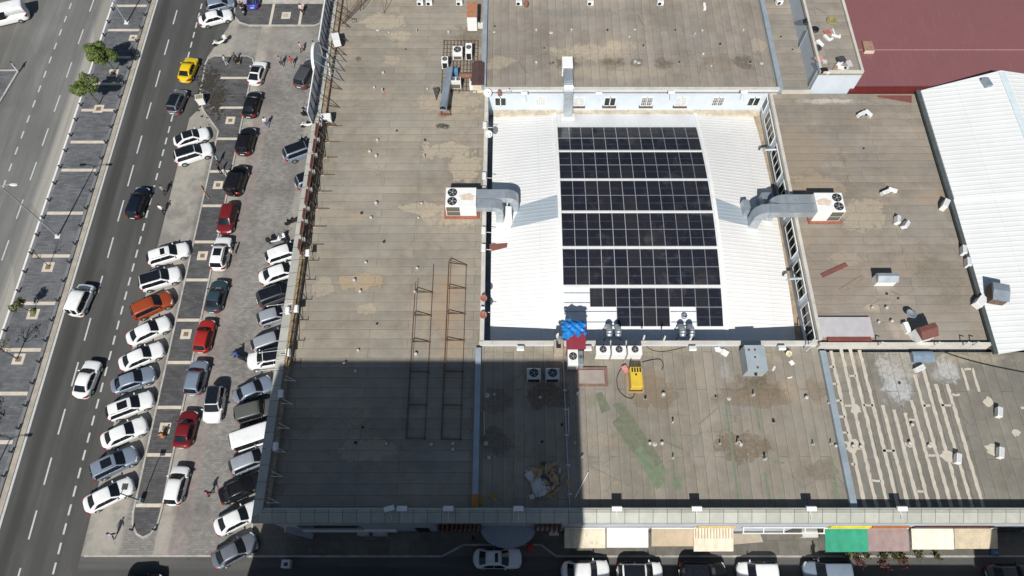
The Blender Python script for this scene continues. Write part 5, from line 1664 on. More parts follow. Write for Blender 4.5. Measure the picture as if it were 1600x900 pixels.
# ------------------------------------------------------------------ vents, by roof
M_VW = mat('white_vent', (0.50, 0.48, 0.44), 0.6, var=0.12, scale=6, stain=((0.35, 0.22, 0.14), 0.62))
M_VG = mat('grey_vent', (0.24, 0.23, 0.22), 0.7, var=0.2, scale=6)
VENTS = [
    ('the long left roof', 8.0, 'v', [(590, 47, 'f'), (608, 52, 'c'), (651, 50, 't'), (701, 52, 'c'), (634, 78, 'd'), (599, 115, 'c'), (585, 138, 'c'), (598, 143, 't'), (668, 140, 'c'), (590, 220, 'c'), (578, 238, 'c'), (588, 245, 'c'),
                                      (664, 220, 'd'), (663, 246, 't'), (620, 205, 'd'), (588, 319, 'c'), (659, 319, 'c'), (565, 334, 'd'), (580, 341, 'c'), (654, 341, 'c'), (600, 379, 'd'), (572, 411, 'c'), (554, 439, 'c'), (563, 456, 'c'),
                                      (652, 420, 'c'), (649, 457, 'c'), (589, 507, 'd'), (560, 548, 'c'), (540, 569, 't'), (556, 581, 'c'), (650, 554, 'c')]),
    ('the shaded left roof', 8.0, 'v', [(567, 668, 'd'), (556, 692, 'd'), (538, 702, 't'), (604, 694, 'c'), (674, 695, 'c'), (708, 694, 'c'), (708, 703, 'c')]),
    ('the shaded front roof', 8.0, 'v', [(761, 618, 'f'), (773, 617, 't'), (844, 621, 'c'), (759, 693, 'f'), (764, 716, 'c'), (878, 664, 'd'), (847, 691, 'd'), (897, 692, 't'), (902, 616, 't')]),
    ('the sunlit front roof', 8.0, 'v', [(908, 715, 't'), (1015, 693, 'c'), (1023, 694, 'f'), (1034, 693, 'c'), (1036, 617, 'c'), (1008, 622, 'd'), (1051, 660, 't'), (1051, 715, 't'), (1118, 620, 'd'), (1124, 693, 't'), (1151, 692, 't'), (1157, 695, 'c'),
                                         (1176, 617, 't'), (1208, 659, 'd'), (1194, 717, 't'), (1259, 622, 'c'), (1269, 694, 't'), (1297, 693, 't'), (1305, 697, 'c'), (1139, 623, 'f'), (1295, 630, 'c')]),
    ('the sealant-striped roof', 8.0, 'v', [(1405, 599, 'd'), (1424, 664, 'c'), (1420, 693, 'c'), (1450, 697, 'c'), (1332, 697, 'c'), (1344, 698, 'c')]),
    ('the roof above the court', 9.0, 'u', [(773, 42, 'd'), (772, 50, 'f'), (838, 48, 'c'), (861, 51, 'f'), (893, 48, 'c'), (949, 48, 'd'), (992, 46, 'f'), (983, 59, 'c'), (1055, 48, 'd'), (1084, 56, 't'), (1097, 49, 'c'), (850, 76, 'd'), (1005, 72, 'd'),
                                            (838, 99, 'c'), (864, 99, 'd'), (884, 98, 'f'), (992, 98, 'c'), (998, 98, 'f'), (1061, 98, 'd'), (1098, 86, 'c'), (1161, 48, 'c'), (1125, 70, 'd'), (1111, 104, 'c'), (1172, 98, 'd'), (1190, 99, 'f')]),
    ('the narrow strip of roof', 8.6, 'v', [(1220, 58, 'd'), (1238, 78, 'd'), (1210, 101, 'c')]),
    ('the brown east roof', 8.6, 'v', [(1349, 233, 'd'), (1362, 481, 'c'), (1384, 482, 'c'), (1372, 504, 'c'), (1392, 503, 'c'), (1385, 460, 'd'), (1403, 467, 'd')]),
]
KIND = {'f': ('flat white vent plate', 'vent plate'), 'c': ('short white vent cap', 'vent cap'), 't': ('taller bent vent pipe', 'vent pipe'), 'd': ('dark vent stub', 'vent stub')}


def vent_mesh(kind):
    if kind == 'c':
        q = MB(); q.tube((0, 0, 0), (0, 0, .26), .085, n=12); q.lathe((0, 0, .24), [(.19, 0), (.17, .07), (.06, .12)], 14)
        a = q.build('roof_vent', M_VW)
        q = MB(); q.lathe((0, 0, .002), [(.27, 0), (.25, .015), (.11, .05)], 14); q.build('flashing', M_VG, a, local=True)
    elif kind == 'f':
        q = MB(); q.lathe((0, 0, .002), [(.25, 0), (.25, .04), (.1, .09)], 14); a = q.build('roof_vent', M_VW)
        q = MB(); q.tube((0, 0, .08), (0, 0, .14), .07, n=10); q.build('neck', M_VG, a, local=True)
    elif kind == 't':
        q = MB(); q.path([(0, 0, 0), (0, 0, .55), (.02, -.05, .66), (.04, -.16, .68), (.05, -.24, .62)], .085, 10); a = q.build('roof_vent', M_VW)
        q = MB(); q.lathe((0, 0, .002), [(.22, 0), (.2, .02), (.1, .07)], 14); q.build('flashing', M_VG, a, local=True)
    else:
        q = MB(); q.lathe((0, 0, .0), [(.13, 0), (.12, .24), (.09, .25), (.085, .05)], 12); a = q.build('roof_vent', mat('dark_vent', (0.05, 0.048, 0.045), 0.8, var=0.3))
        q = MB(); q.lathe((0, 0, .002), [(.24, 0), (.22, .015), (.13, .03)], 14); q.build('flashing', M_VG, a, local=True)
    return a


VP = {}
rv = random.Random(12)
for where, z, order, lst in VENTS:
    for kd in 'fctd':
        same = sorted([p for p in lst if p[2] == kd], key=lambda p: (p[1] if order == 'v' else p[0], p[0]))
        for k, (u, v, _) in enumerate(same):
            if kd in VP:
                o = copy_tree(VP[kd])
            else:
                o = VP[kd] = vent_mesh(kd)
            o.location = (*P(u, v, z), z + .002)
            o.rotation_euler = (0, 0, rv.uniform(-1.2, 1.2))
            s = rv.uniform(0.6, 0.95)
            o.scale = (s, s, s * rv.uniform(.9, 1.2))
            if len(same) == 1:
                pos_ = 'the only one there'
            else:
                pos_ = ORD[k] + (' from the far edge' if order == 'v' else ' from the left')
            tag(o, '%s on %s, %s' % (KIND[kd][0], where, pos_), KIND[kd][1], 'vents on the roofs')

# ------------------------------------------------------------------ loose things on the roofs
rj = random.Random(21)


def heap(name, label, cat, items, group=None):
    """a thing made of loose pieces: items = (u, v, z, size, rz, material, height)"""
    c = P3(items[0][0], items[0][1], items[0][2])
    t = thing(name, label, cat, c, 0, group)
    for (u, v, z, (w, d), rz, m, h, pn) in items:
        x, y = P(u, v, z)
        q = MB(); q.cbox((x, y, z), (w, d, h), rz); o = q.build(pn, m, t)
    return t


M_CARD = mat('cardboard', (0.40, 0.27, 0.14), 0.9, var=0.25, scale=3)
M_FOAM = mat('pale_insulation', (0.50, 0.47, 0.46), 0.9, var=0.15, scale=3)
items = [(848, 750, 8.004, (2.2, 2.3), .2, M_CARD, .12, 'cardboard'), (843, 758, 8.126, (1.3, 1.7), .35, M_FOAM, .1, 'insulation_sheet'), (836, 738, 8.13, (.9, .7), -.3, M_CARD, .14, 'cardboard'), (829, 740, 8.01, (.6, .9), .6, M_FOAM, .1, 'insulation_sheet')]
for k in range(70):
    items.append((858 + rj.gauss(0, 9), 746 + rj.gauss(0, 11), 8.13 + k * .004, (rj.uniform(.06, .3), rj.uniform(.2, .9)), rj.uniform(-1.2, 1.2), rj.choice([M_CARD, M_WOOD, M_CARD, M_FOAM, M_WOOD, M_DSTEEL]), .04, 'lath'))
for k in range(14):
    items.append((842 + rj.gauss(0, 5), 756 + rj.gauss(0, 9), 8.23 + k * .004, (rj.uniform(.3, .7), rj.uniform(.3, .7)), rj.uniform(-1.2, 1.2), M_FOAM, .06, 'insulation_sheet'))
heap('debris_heap', 'heap of cardboard, laths and pale insulation lying in the shade on the front roof', 'debris heap', items)
q = MB(); q.tube(P3(899, 777, 8.06), P3(919, 738, 8.06), .05); tag(q.build('pipe', M_OFFW), 'pale plastic pipe lying near the heap, across the edge of the shade', 'pipe')
q = MB(); q.tube(P3(880, 565, 8.12), P3(890, 792, 8.12), .055, n=8)
pl = tag(q.build('pipe', M_GALV), 'long thin pale pipe running down the front roof from the white duct box', 'pipe')
q = MB()
for v in (610, 640, 680, 727, 772):
    c = P3(881.5 + (v - 590) * .045, v, 8.0); q.cbox((c.x, c.y, 8.0), (.35, .12, .1))
o = q.build('clips', M_OFFW); o.parent = pl
q = MB(); q.tube(P3(888, 636, 8.05), P3(889, 677, 8.05), .035); tag(q.build('pipe', M_OFFW), 'short pale pipe lying right of the long thin pipe', 'pipe')
q = MB(); q.tube(P3(756, 642, 8.05), P3(757, 679, 8.05), .03); tag(q.build('pipe', M_OFFW), 'short pale pipe lying beside the left blue-grey joint', 'pipe')
for k, (u, v) in enumerate(((752, 785), (771, 777))):
    heap('leaf_litter', 'small clump of ochre litter, %s' % ('against the rusted end of the left joint', 'on its own right of the rusted joint end')[k], 'litter', [(u + rj.uniform(-4, 4), v + rj.uniform(-5, 5), 8.004 + .004 * i, (rj.uniform(.15, .4), rj.uniform(.15, .4)), rj.uniform(0, 3), mat('ochre_litter', (0.36, 0.22, 0.07), 0.9, var=0.3), .04, 'scrap') for i in range(6)])
heap('debris_heap', 'crumpled white bag lying by the court wall on the sunlit front roof', 'bag', [(1127, 549, 8.0, (.9, .35), -.4, M_WHITE, .18, 'bag'), (1132, 552, 8.004, (.6, .5), -.6, M_WHITE, .25, 'bag'), (1121, 546, 8.004, (.5, .4), .2, M_WHITE, .12, 'bag')])
heap('debris_heap', 'white scraps lying on the upper right of the sunlit front roof', 'scraps', [(1237, 567, 8.0, (.4, .45), .5, M_WHITE, .05, 'scrap'), (1234, 590, 8.0, (.45, .12), .2, M_WHITE, .05, 'scrap'), (1209, 576, 8.0, (.5, .2), 1, M_OFFW, .03, 'scrap')])
heap('rust_frame', 'low rusty frame on the stained felt below the exhaust duct mouth', 'steel frame', [(690, 172, 8.0, (.07, 1.2), 0, M_RUST, .25, 'bar'), (704, 172, 8.0, (.07, 1.2), 0, M_RUST, .25, 'bar'), (697, 180, 8.0, (1.2, .07), 0, M_RUST, .2, 'bar'), (697, 168, 8.0, (1.2, .07), 0, M_RUST, .2, 'bar')])
q = MB(); q.hexa([(*P(676, 137, 8), 8.01), (*P(682, 158, 8), 8.01), (*P(686, 140, 8), 8.01), (*P(684, 136, 8), 8.01)], [(*P(676, 137, 8.3), 8.3), (*P(682, 156, 8.1), 8.1), (*P(686, 140, 8.5), 8.5), (*P(684, 136, 8.5), 8.5)])
tag(q.build('loose_plate', M_DSTEEL), 'dark bent plate leaning at the left edge of the rusty grid', 'metal plate')
# rubbish on the tall block
heap('debris_heap', 'nearer rubbish heap on the tall block, with white pieces and a dark bag', 'debris heap',
     [(1312, 100, 11.304, (1.0, .4), .8, M_WHITE, .3, 'scrap'), (1315, 107, 11.304, (.9, .35), -.3, M_WHITE, .2, 'scrap'), (1313, 96, 11.31, (.8, .7), .3, M_DSTEEL, .4, 'bag'), (1326, 100, 11.304, (.6, .8), .2, M_FOAM, .15, 'scrap'), (1305, 105, 11.304, (1.1, .25), 1.0, M_WOOD, .12, 'lath'), (1321, 108, 11.304, (.5, .3), .4, M_OFFW, .2, 'scrap')])
heap('debris_heap', 'middle rubbish heap on the tall block, with white laths and a red scrap', 'debris heap',
     [(1303, 52, 11.304, (.12, 1.2), .1, M_WHITE, .12, 'lath'), (1306, 57, 11.304, (1.0, .2), -.4, M_WHITE, .15, 'lath'), (1291, 59, 11.304, (.3, .8), .5, M_WHITE, .15, 'scrap'), (1298, 62, 11.304, (.6, .25), .6, M_WHITE, .12, 'scrap'), (1292, 51, 11.304, (.7, .5), .3, mat('red_scrap', (0.42, 0.12, 0.10), 0.7), .15, 'scrap'), (1311, 57, 11.304, (.5, .2), .9, M_OFFW, .12, 'lath')])
heap('debris_heap', 'nearer left rubbish on the tall block, with a pink sheet, blue scrap and dark box', 'debris heap',
     [(1280, 93, 11.304, (.9, .7), .3, mat('pink_sheet', (0.52, 0.25, 0.23), 0.8), .12, 'sheet'), (1288, 97, 11.304, (.5, .4), .1, M_FOAM, .15, 'scrap'), (1279, 105, 11.304, (.5, .9), .1, mat('blue_scrap', (0.16, 0.22, 0.32), 0.7), .2, 'scrap'), (1286, 112, 11.304, (.8, .5), .1, M_BLACK, .35, 'box'), (1293, 114, 11.304, (.5, .4), .5, M_OFFW, .2, 'scrap')])
q = MB(); q.cbox((*P(1280, 69, 11.3), 11.304), (.45, .9, .25), .45); tag(q.build('roof_box', M_WHITE), 'white box lying alone at the left edge of the tall block', 'box')
q = MB(); q.lathe((*P(1299, 33, 11.3), 11.304), [(.55, 0), (.6, .12), (.55, .2), (.32, .2), (.3, .05)], 18); tag(q.build('cable_reel', mat('olive_coil', (0.27, 0.24, 0.10), 0.8, var=0.3)), 'olive coil of hose at the far end of the tall block', 'hose coil')
for k, (u, v) in enumerate(((1273, 47), (1260, 35), (1277, 76))):
    q = MB(); q.lathe((*P(u, v, 11.3), 11.304), [(.42, 0), (.45, .15), (.4, .22), (.22, .22), (.2, .05)], 16)
    tag(q.build('old_tyre', M_BLACK if k != 2 else M_DSTEEL), 'dark old tyre on the tall block, %s' % ('left of the middle rubbish', 'nearest the far left edge', 'above the pink sheet')[k], 'tyre')
# bits by the court wall ends
for k, (u, v) in enumerate(((1266, 536), (1262, 546), (1372, 540), (1460, 540), (1505, 540), (1520, 540))):
    q = MB(); c = P3(u, v, 9.0); q.bar((c.x, c.y, 8.6), (c.x, c.y, 9.9), .09); q.bar((c.x, c.y, 9.85), (c.x + .35, c.y - .1, 9.85), .06)
    tag(q.build('wall_post', M_OFFW), 'short pale post on the wall below the east roof, %s from the left' % ORD[k], 'post', 'posts on the wall below the east roof')
for k, (u, v) in enumerate(((1037, 531), (1005, 530), (1078, 531))):
    q = MB(); c = P3(u, v, 8.5); q.bar((c.x, c.y, 8.52), (c.x, c.y + .05, 9.25), .13)
    tag(q.build('wall_post', M_OFFW), 'stubby pale post on the near court wall, %s' % ('in the middle', 'leftmost', 'rightmost')[k], 'post', 'posts on the near court wall')


# ------------------------------------------------------------------ cars
M_CARGL = glassy('car_glass', (0.010, 0.012, 0.016), 0.05)
M_TYRE = mat('tyre_rubber', (0.012, 0.012, 0.012), 0.85, var=0.3, scale=8)
M_RIM = mat('alloy_rim', (0.36, 0.37, 0.38), 0.35, metal=0.7, var=0.1, scale=6)
M_LAMP = mat('headlamp_lens', (0.55, 0.58, 0.60), 0.12, var=0.15, scale=8)
M_TAIL = mat('tail_lamp_lens', (0.32, 0.012, 0.012), 0.15, var=0.2, scale=8)
M_PLATE = mat('number_plate', (0.66, 0.66, 0.64), 0.6, var=0.05)
PAINT = {
    'white': paint('white_paint', (0.80, 0.81, 0.80)), 'black': paint('black_paint', (0.009, 0.009, 0.010)), 'silver': paint('silver_paint', (0.36, 0.39, 0.43), 0.25),
    'bluesilver': paint('blue_silver_paint', (0.235, 0.285, 0.36), 0.25), 'grey': paint('grey_paint', (0.075, 0.08, 0.088), 0.2), 'midgrey': paint('mid_grey_paint', (0.16, 0.18, 0.21), 0.2),
    'navy': paint('navy_paint', (0.007, 0.010, 0.022)), 'teal': paint('dark_teal_paint', (0.03, 0.055, 0.07)), 'red': paint('red_paint', (0.36, 0.025, 0.02)), 'darkred': paint('dark_red_paint', (0.155, 0.013, 0.016)),
    'orange': paint('rust_orange_paint', (0.30, 0.058, 0.018)), 'yellow': paint('taxi_yellow_paint', (0.72, 0.50, 0.01)), 'blue': paint('bright_blue_paint', (0.01, 0.07, 0.45)), 'olive': paint('olive_grey_paint', (0.10, 0.105, 0.095)),
}
#        W,    H,    rear base, rear roof, front roof, cowl,  belt, roof-half-width, trunk height
KINDS = {
    'sedan': (1.80, 1.45, -.375, -.225, .075, .225, .66, .70, .67),
    'coupe': (1.82, 1.42, -.43, -.20, .075, .22, .66, .69, .68),
    'hatch': (1.76, 1.50, -.475, -.385, .095, .26, .63, .72, .62),
    'suv': (1.86, 1.66, -.475, -.40, .085, .235, .62, .74, .60),
    'wagon': (1.82, 1.50, -.475, -.385, .075, .225, .64, .71, .62),
    'van': (1.85, 1.85, -.485, -.435, .16, .30, .55, .80, .52),
    'cargo': (2.02, 2.35, -.492, -.485, .27, .40, .48, .88, .46),
    'bus': (1.98, 2.15, -.490, -.482, .33, .43, .52, .84, .50),
    'boxy': (1.85, 1.92, -.478, -.465, .135, .185, .58, .80, .56),
    'mini': (1.70, 1.45, -.470, -.37, .06, .21, .64, .74, .62),
}


def wheel_mesh():
    q = MB()
    prof = [(.20, -.105), (.30, -.105), (.325, -.07), (.325, .07), (.30, .105), (.20, .105)]
    n = 22
    rings = [[q.bm.verts.new((r * math.cos(2 * math.pi * i / n), y, r * math.sin(2 * math.pi * i / n))) for i in range(n)] for r, y in prof]
    for A, B in zip(rings[:-1], rings[1:]):
        for i in range(n):
            q._f([A[i], A[(i + 1) % n], B[(i + 1) % n], B[i]])
    q._f(rings[0]); q._f(rings[-1])
    w = q.build('wheel', M_TYRE, smooth=False)
    q = MB()
    q.tube((0, .09, 0), (0, .112, 0), .205, .195, 22)
    for k in range(5):
        a = k * 2 * math.pi / 5
        q.bar((0, .115, 0), (.18 * math.cos(a), .115, .18 * math.sin(a)), .055, .02)
    r = q.build('rim', M_RIM, w, local=True)
    return w


WHEEL = wheel_mesh()
WHEEL_USED = [False]


def car(kind, colour, tail, nose, label, group, roof=None, L=None, zref=0.55, z0=0.014, plate=True):
    Wd, H, rb, rr, rf, cw, belt, rhw, trk = KINDS[kind]
    a, c = Vector(P(*tail, zref)), Vector(P(*nose, zref))
    d = c - a
    ln = d.length
    Lc = L or max(3.75, min(5.0 if kind not in ('van', 'bus', 'cargo') else 5.9, ln * 0.985))
    mid = (a + c) / 2
    name = {'bus': 'minibus', 'van': 'van', 'cargo': 'van'}.get(kind, 'parked_car' if 'driv' not in group else 'car')
    t = thing(name, label, {'bus': 'minibus', 'van': 'van', 'cargo': 'van'}.get(kind, 'car'), (mid.x, mid.y, z0), math.atan2(d.y, d.x), group)
    hw = Wd / 2
    pm = PAINT[colour]

    def wid(s):
        return hw * max(0.0, 1 - abs(s) ** (9 if kind not in ('bus', 'van', 'boxy', 'cargo') else 16)) ** .34

    zb = belt * H
    zt = trk * H

    def deck(f):  # f in -.5..+.5 along the car
        pts = [(-.5, zt * .72), (-.485, zt * .93), (-.45, zt), (rb, zt + .02), (rb + .03, zb), (cw - .02, zb), (cw, zb + .01), (cw + .06, zb - .02), (.40, zb - .10), (.46, zb - .17), (.488, zb - .27), (.5, zb - .40)]
        for (x0, y0), (x1, y1) in zip(pts[:-1], pts[1:]):
            if x0 <= f <= x1:
                return y0 + (y1 - y0) * (f - x0) / max(1e-6, x1 - x0)
        return pts[-1][1]
    q = MB()
    fs = [-.4985, -.49, -.475, -.45, -.41, rb - .01 if rb > -.40 else -.385, -.34, -.30, -.24, -.12, 0, .1, .18, cw, cw + .05, .32, .37, .41, .45, .475, .49, .4985]
    fs = sorted(set(fs))
    prev = None
    rings = []
    for f in fs:
        w = wid(f * 2)
        z = deck(f)
        x = f * Lc
        lo = .17 + .10 * max(0, abs(f) - .42) / .08
        half = [(0, z + .035), (w * .55, z + .02), (w * .80, z - .012), (w * .93, z - .06), (w * .985, min(z - .12, zb - .10)), (w, .46 if z > .6 else z * .8), (w * .985, .33), (w * .90, lo), (0, lo)]
        rings.append([(x, y, zz) for y, zz in half] + [(x, -y, zz) for y, zz in half[-2:0:-1]])
    q.loft(rings)
    # greenhouse, same skin as the body
    bw, rw = hw * .925, hw * rhw
    rz = H
    st = [(rb, zb - .02, bw * .86, 0), (rb + (rr - rb) * .5, zb + (rz - zb) * .58, (bw + rw) / 2 * .97, 1), (rr - .012, rz - .085, rw * .95, 1), (rr + .02, rz - .035, rw, 1), (rr + (rf - rr) * .4, rz, rw, 1), (rr + (rf - rr) * .75, rz - .005, rw, 1), (rf - .01, rz - .045, rw * .985, 1),
          (rf + (cw - rf) * .5, zb + (rz - zb) * .50, (bw + rw) / 2 * .97, 1), (cw, zb - .01, bw * .88, 0)]
    rg = []
    for f, zz, w, full in st:
        x = f * Lc
        zside = zb - .06
        top = [(0, zz + .012), (w * .6, zz), (w * .9, zz - .022), (w, zz - .07 if full else zz - .02), (bw if full else w * 1.04, zside)]
        rg.append([(x, y, z_) for y, z_ in top] + [(x, -y, z_) for y, z_ in top[:0:-1]])
    q.loft(rg)
    body = q.build('body', pm, t, local=True, smooth=True)
    for p in body.data.polygons:
        p.use_smooth = True
    md = body.modifiers.new('smooth', 'SUBSURF'); md.levels = 1; md.render_levels = 1

    # glass sits a few millimetres proud of the skin
    def pane(name, quad, mm=M_CARGL, out=(0, 0, 0.02), nx=3):
        """quad: four corner points; bulged slightly outward"""
        q = MB()
        A, B, C_, D = [Vector(p) for p in quad]
        o = Vector(out)
        g = []
        for j in range(nx + 1):
            row = []
            for i in range(nx + 1):
                s, u_ = i / nx, j / nx
                p = A * (1 - s) * (1 - u_) + B * s * (1 - u_) + C_ * s * u_ + D * (1 - s) * u_
                bul = 1 + 1.6 * (4 * s * (1 - s))
                row.append(q.bm.verts.new(p + o * bul))
            g.append(row)
        for j in range(nx):
            for i in range(nx):
                q._f([g[j][i], g[j][i + 1], g[j + 1][i + 1], g[j + 1][i]])
        return q.build(name, mm, t, local=True, smooth=True)

    def onfront(s, k):  # s: 0 at cowl .. 1 at the roof edge ; k: -1..1 across
        f = cw + (rf - cw) * s
        z = zb + (rz - .04 - zb) * s
        w = bw * .88 + (rw * .97 - bw * .88) * s
        return (f * Lc, k * w, z)

    def onrear(s, k):
        f = rb + (rr - rb) * s
        z = zb + (rz - .04 - zb) * s
        w = bw * .86 + (rw * .95 - bw * .86) * s
        return (f * Lc, k * w, z)
    pane('windscreen', [onfront(.06, -.95), onfront(.06, .95), onfront(.97, .92), onfront(.97, -.92)], out=(.03, 0, .028))
    if kind == 'van' and 'two rear' in label:
        for sg in (-1, 1):
            pane('rear_window', [onrear(.12, .1 * sg), onrear(.12, .8 * sg), onrear(.92, .8 * sg), onrear(.92, .1 * sg)], out=(-.05, 0, .02))
    elif kind != 'cargo':
        rlow = .10 if kind not in ('boxy', 'van', 'bus') else .25
        pane('rear_window', [onrear(rlow, -.88), onrear(rlow, .88), onrear(.93, .84), onrear(.93, -.84)], out=(-.028, 0, .026))
    for sg in (-1, 1):
        lo0, lo1 = (rb + .055) * Lc, (cw - .045) * Lc
        hi0, hi1 = (rr + .035) * Lc, (rf - .005) * Lc
        yb_, yt = sg * (bw + .022), sg * (rw + .022)
        zl, zh = zb + .01, rz - .135
        q = MB()
        mlo, mhi = lo0 + (lo1 - lo0) * .49, hi0 + (hi1 - hi0) * .47
        for (a0, a1, b1, b0) in ((lo0, mlo - .035, mhi - .03, hi0), (mlo + .035, lo1, hi1, mhi + .03)):
            if kind == 'cargo' and a0 == lo0:
                continue
            y_l, y_h = yb_, yb_ + (yt - yb_) * .90
            q.poly([(a0, y_l, zl), (a1, y_l, zl), (b1, y_h, zh), (b0, y_h, zh)])
        q.build('side_window', M_CARGL, t, local=True)
    if roof == 'black':
        pane('roof_panel', [((rr + .015) * Lc, -rw * .84, rz - .008), ((rr + .015) * Lc, rw * .84, rz - .008), ((rf - .015) * Lc, rw * .84, rz - .012), ((rf - .015) * Lc, -rw * .84, rz - .012)], out=(0, 0, .022))
    elif roof == 'sun':
        f0, f1 = rr + (rf - rr) * .42, rr + (rf - rr) * .86
        pane('sunroof', [(f0 * Lc, -rw * .62, rz), (f0 * Lc, rw * .62, rz), (f1 * Lc, rw * .62, rz - .004), (f1 * Lc, -rw * .62, rz - .004)], out=(0, 0, .012))
    elif roof == 'smallsun':
        f0, f1 = rr + (rf - rr) * .58, rr + (rf - rr) * .80
        pane('sunroof', [(f0 * Lc, -rw * .62, rz), (f0 * Lc, rw * .62, rz), (f1 * Lc, rw * .62, rz - .004), (f1 * Lc, -rw * .62, rz - .004)], out=(0, 0, .012))
    for sg in (-1, 1):
        for fx in (-.295, .30):
            if WHEEL_USED[0]:
                w = copy_tree(WHEEL, t)
            else:
                w = WHEEL
                w.parent = t
                WHEEL_USED[0] = True
            sc = 1.0 if kind not in ('suv', 'boxy', 'van', 'bus') else 1.1
            w.location = (fx * Lc, sg * (hw - .085), .325 * sc)
            w.rotation_euler = (0, 0, 0 if sg > 0 else math.pi)
            w.scale = (sc, 1, sc)
        q = MB(); q.hexa([(.445 * Lc, sg * hw * .50, zb - .36), (.492 * Lc, sg * hw * .45, zb - .36), (.455 * Lc, sg * hw * .88, zb - .33), (.415 * Lc, sg * hw * .93, zb - .33)],
                         [(.440 * Lc, sg * hw * .50, zb - .155), (.478 * Lc, sg * hw * .45, zb - .20), (.445 * Lc, sg * hw * .90, zb - .19), (.405 * Lc, sg * hw * .955, zb - .17)])
        q.build('headlight', M_LAMP, t, local=True)
        q = MB(); q.hexa([(-.492 * Lc, sg * hw * .52, zt - .30), (-.45 * Lc, sg * hw * .55, zt - .30), (-.44 * Lc, sg * hw * .965, zt - .30), (-.475 * Lc, sg * hw * .86, zt - .30)],
                         [(-.488 * Lc, sg * hw * .52, zt - .07), (-.45 * Lc, sg * hw * .55, zt - .06), (-.43 * Lc, sg * hw * .95, zt - .075), (-.468 * Lc, sg * hw * .86, zt - .075)])
        q.build('taillight', M_TAIL, t, local=True)
        q = MB(); q.hexa([((cw - .06) * Lc - .07, sg * (bw + .0), zb - .02), ((cw - .06) * Lc + .05, sg * (bw + .0), zb - .02), ((cw - .06) * Lc + .02, sg * (bw + .2), zb), ((cw - .06) * Lc - .06, sg * (bw + .2), zb)],
                         [((cw - .06) * Lc - .07, sg * (bw + .0), zb + .12), ((cw - .06) * Lc + .05, sg * (bw + .0), zb + .12), ((cw - .06) * Lc + .02, sg * (bw + .2), zb + .13), ((cw - .06) * Lc - .06, sg * (bw + .2), zb + .13)])
        q.build('mirror', pm if colour not in ('white',) else pm, t, local=True)
    q = MB(); q.box(.455 * Lc, .502 * Lc, -hw * .42, hw * .42, .30, .43); q.build('grille', M_BLACK, t, local=True)
    q = MB(); q.box(-.507 * Lc, -.49 * Lc, -.26, .26, .52 if kind not in ('suv',) else .62, .63 if kind not in ('suv',) else .73); q.build('number_plate', M_PLATE, t, local=True)
    if kind in ('suv', 'wagon') and colour in ('white', 'silver', 'midgrey', 'bluesilver', 'grey'):
        q = MB()
        for sg in (-1, 1):
            q.bar(((rr + .03) * Lc, sg * rw * .92, rz + .02), ((rf - .05) * Lc, sg * rw * .92, rz + .02), .035)
        q.build('roof_rails', M_RIM if colour != 'black' else M_BLACK, t, local=True)
    if kind == 'boxy':
        q = MB(); q.tube((-.5 * Lc - .14, 0, 1.0), (-.5 * Lc + .02, 0, 1.0), .34, n=24); q.build('spare_wheel', M_TYRE, t, local=True)
    if False:
        q = MB(); q.hexa([(-.06, -.2, rz), (.06, -.2, rz), (.06, .2, rz), (-.06, .2, rz)], [(-.03, -.17, rz + .13), (.03, -.17, rz + .13), (.03, .17, rz + .13), (-.03, .17, rz + .13)]); q.build('roof_sign', M_BLACK, t, local=True)
    return t


GA = 'cars parked at an angle between the road and the long island'
GB = 'vehicles driving on the roads'
GC = 'cars parked along the right kerb of the long island'
GD = 'cars parked nose-in under the coping of the market'
GE = 'cars parked in the street below the shops'
car('hatch', 'bluesilver', (324, 13), (366, 3), 'silver hatchback at the top edge, above the white sedan in the angled row', GA)
car('sedan', 'white', (311, 36), (364, 22), 'white sedan at the top of the angled row, beside the silver hatchback', GA)
car('coupe', 'white', (272, 225), (328, 207), 'white coupe with a black roof, farther of the pair by the island bend', GA, 'black')
car('suv', 'white', (273, 251), (333, 232), 'white crossover with a long black roof, nearer of the pair by the island bend', GA, 'black')
car('wagon', 'white', (230, 408), (297, 388), 'white estate with a small square sunroof, first of the long angled row', GA, 'smallsun')
car('suv', 'white', (218, 447), (284, 427), 'white crossover with an all-black roof, just above the orange car', GA, 'black')
car('suv', 'orange', (207, 493), (271, 464), 'rust-orange crossover, the only orange vehicle in the angled row', GA)
car('sedan', 'white', (199, 534), (267, 502), 'white sedan right below the orange crossover', GA)
car('sedan', 'white', (187, 573), (257, 543), 'white sedan between another white sedan and the first blue-silver sedan', GA)
car('sedan', 'bluesilver', (174, 607), (244, 582), 'blue-silver sedan with a plain roof in the angled row', GA)
car('wagon', 'white', (167, 649), (241, 621), 'white car with a large black sunroof in the angled row', GA, 'sun')
car('sedan', 'white', (159, 693), (231, 661), 'white sedan just above the blue-silver car with a sunroof', GA)
car('suv', 'bluesilver', (144, 742), (217, 707), 'blue-silver crossover with a big black sunroof in the angled row', GA, 'sun')
car('sedan', 'white', (132, 793), (210, 755), 'white sedan at the near end of the angled row, by the island lamp', GA)
car('cargo', 'white', (54, 14), (-40, 36), 'large white delivery van cut by the top left corner', GB, L=5.8, zref=0.9)
car('sedan', 'yellow', (287, 128), (302, 91), 'bright yellow taxi on the road', GB)
car('hatch', 'midgrey', (269, 178), (285, 141), 'grey hatchback with a black roof behind the yellow taxi', GB, 'black')
car('hatch', 'navy', (207, 342), (226, 293), 'dark navy hatchback driving alone in the right lane', GB)
car('van', 'white', (117, 493), (138, 446), 'small white van with two rear door windows driving past the median', GB)
car('sedan', 'white', (125, 623), (149, 563), 'white sedan driving below the small white van', GB)
car('coupe', 'white', (396, 132), (409, 97), 'white coupe with a black roof at the far end of the island kerb', GC, 'black')
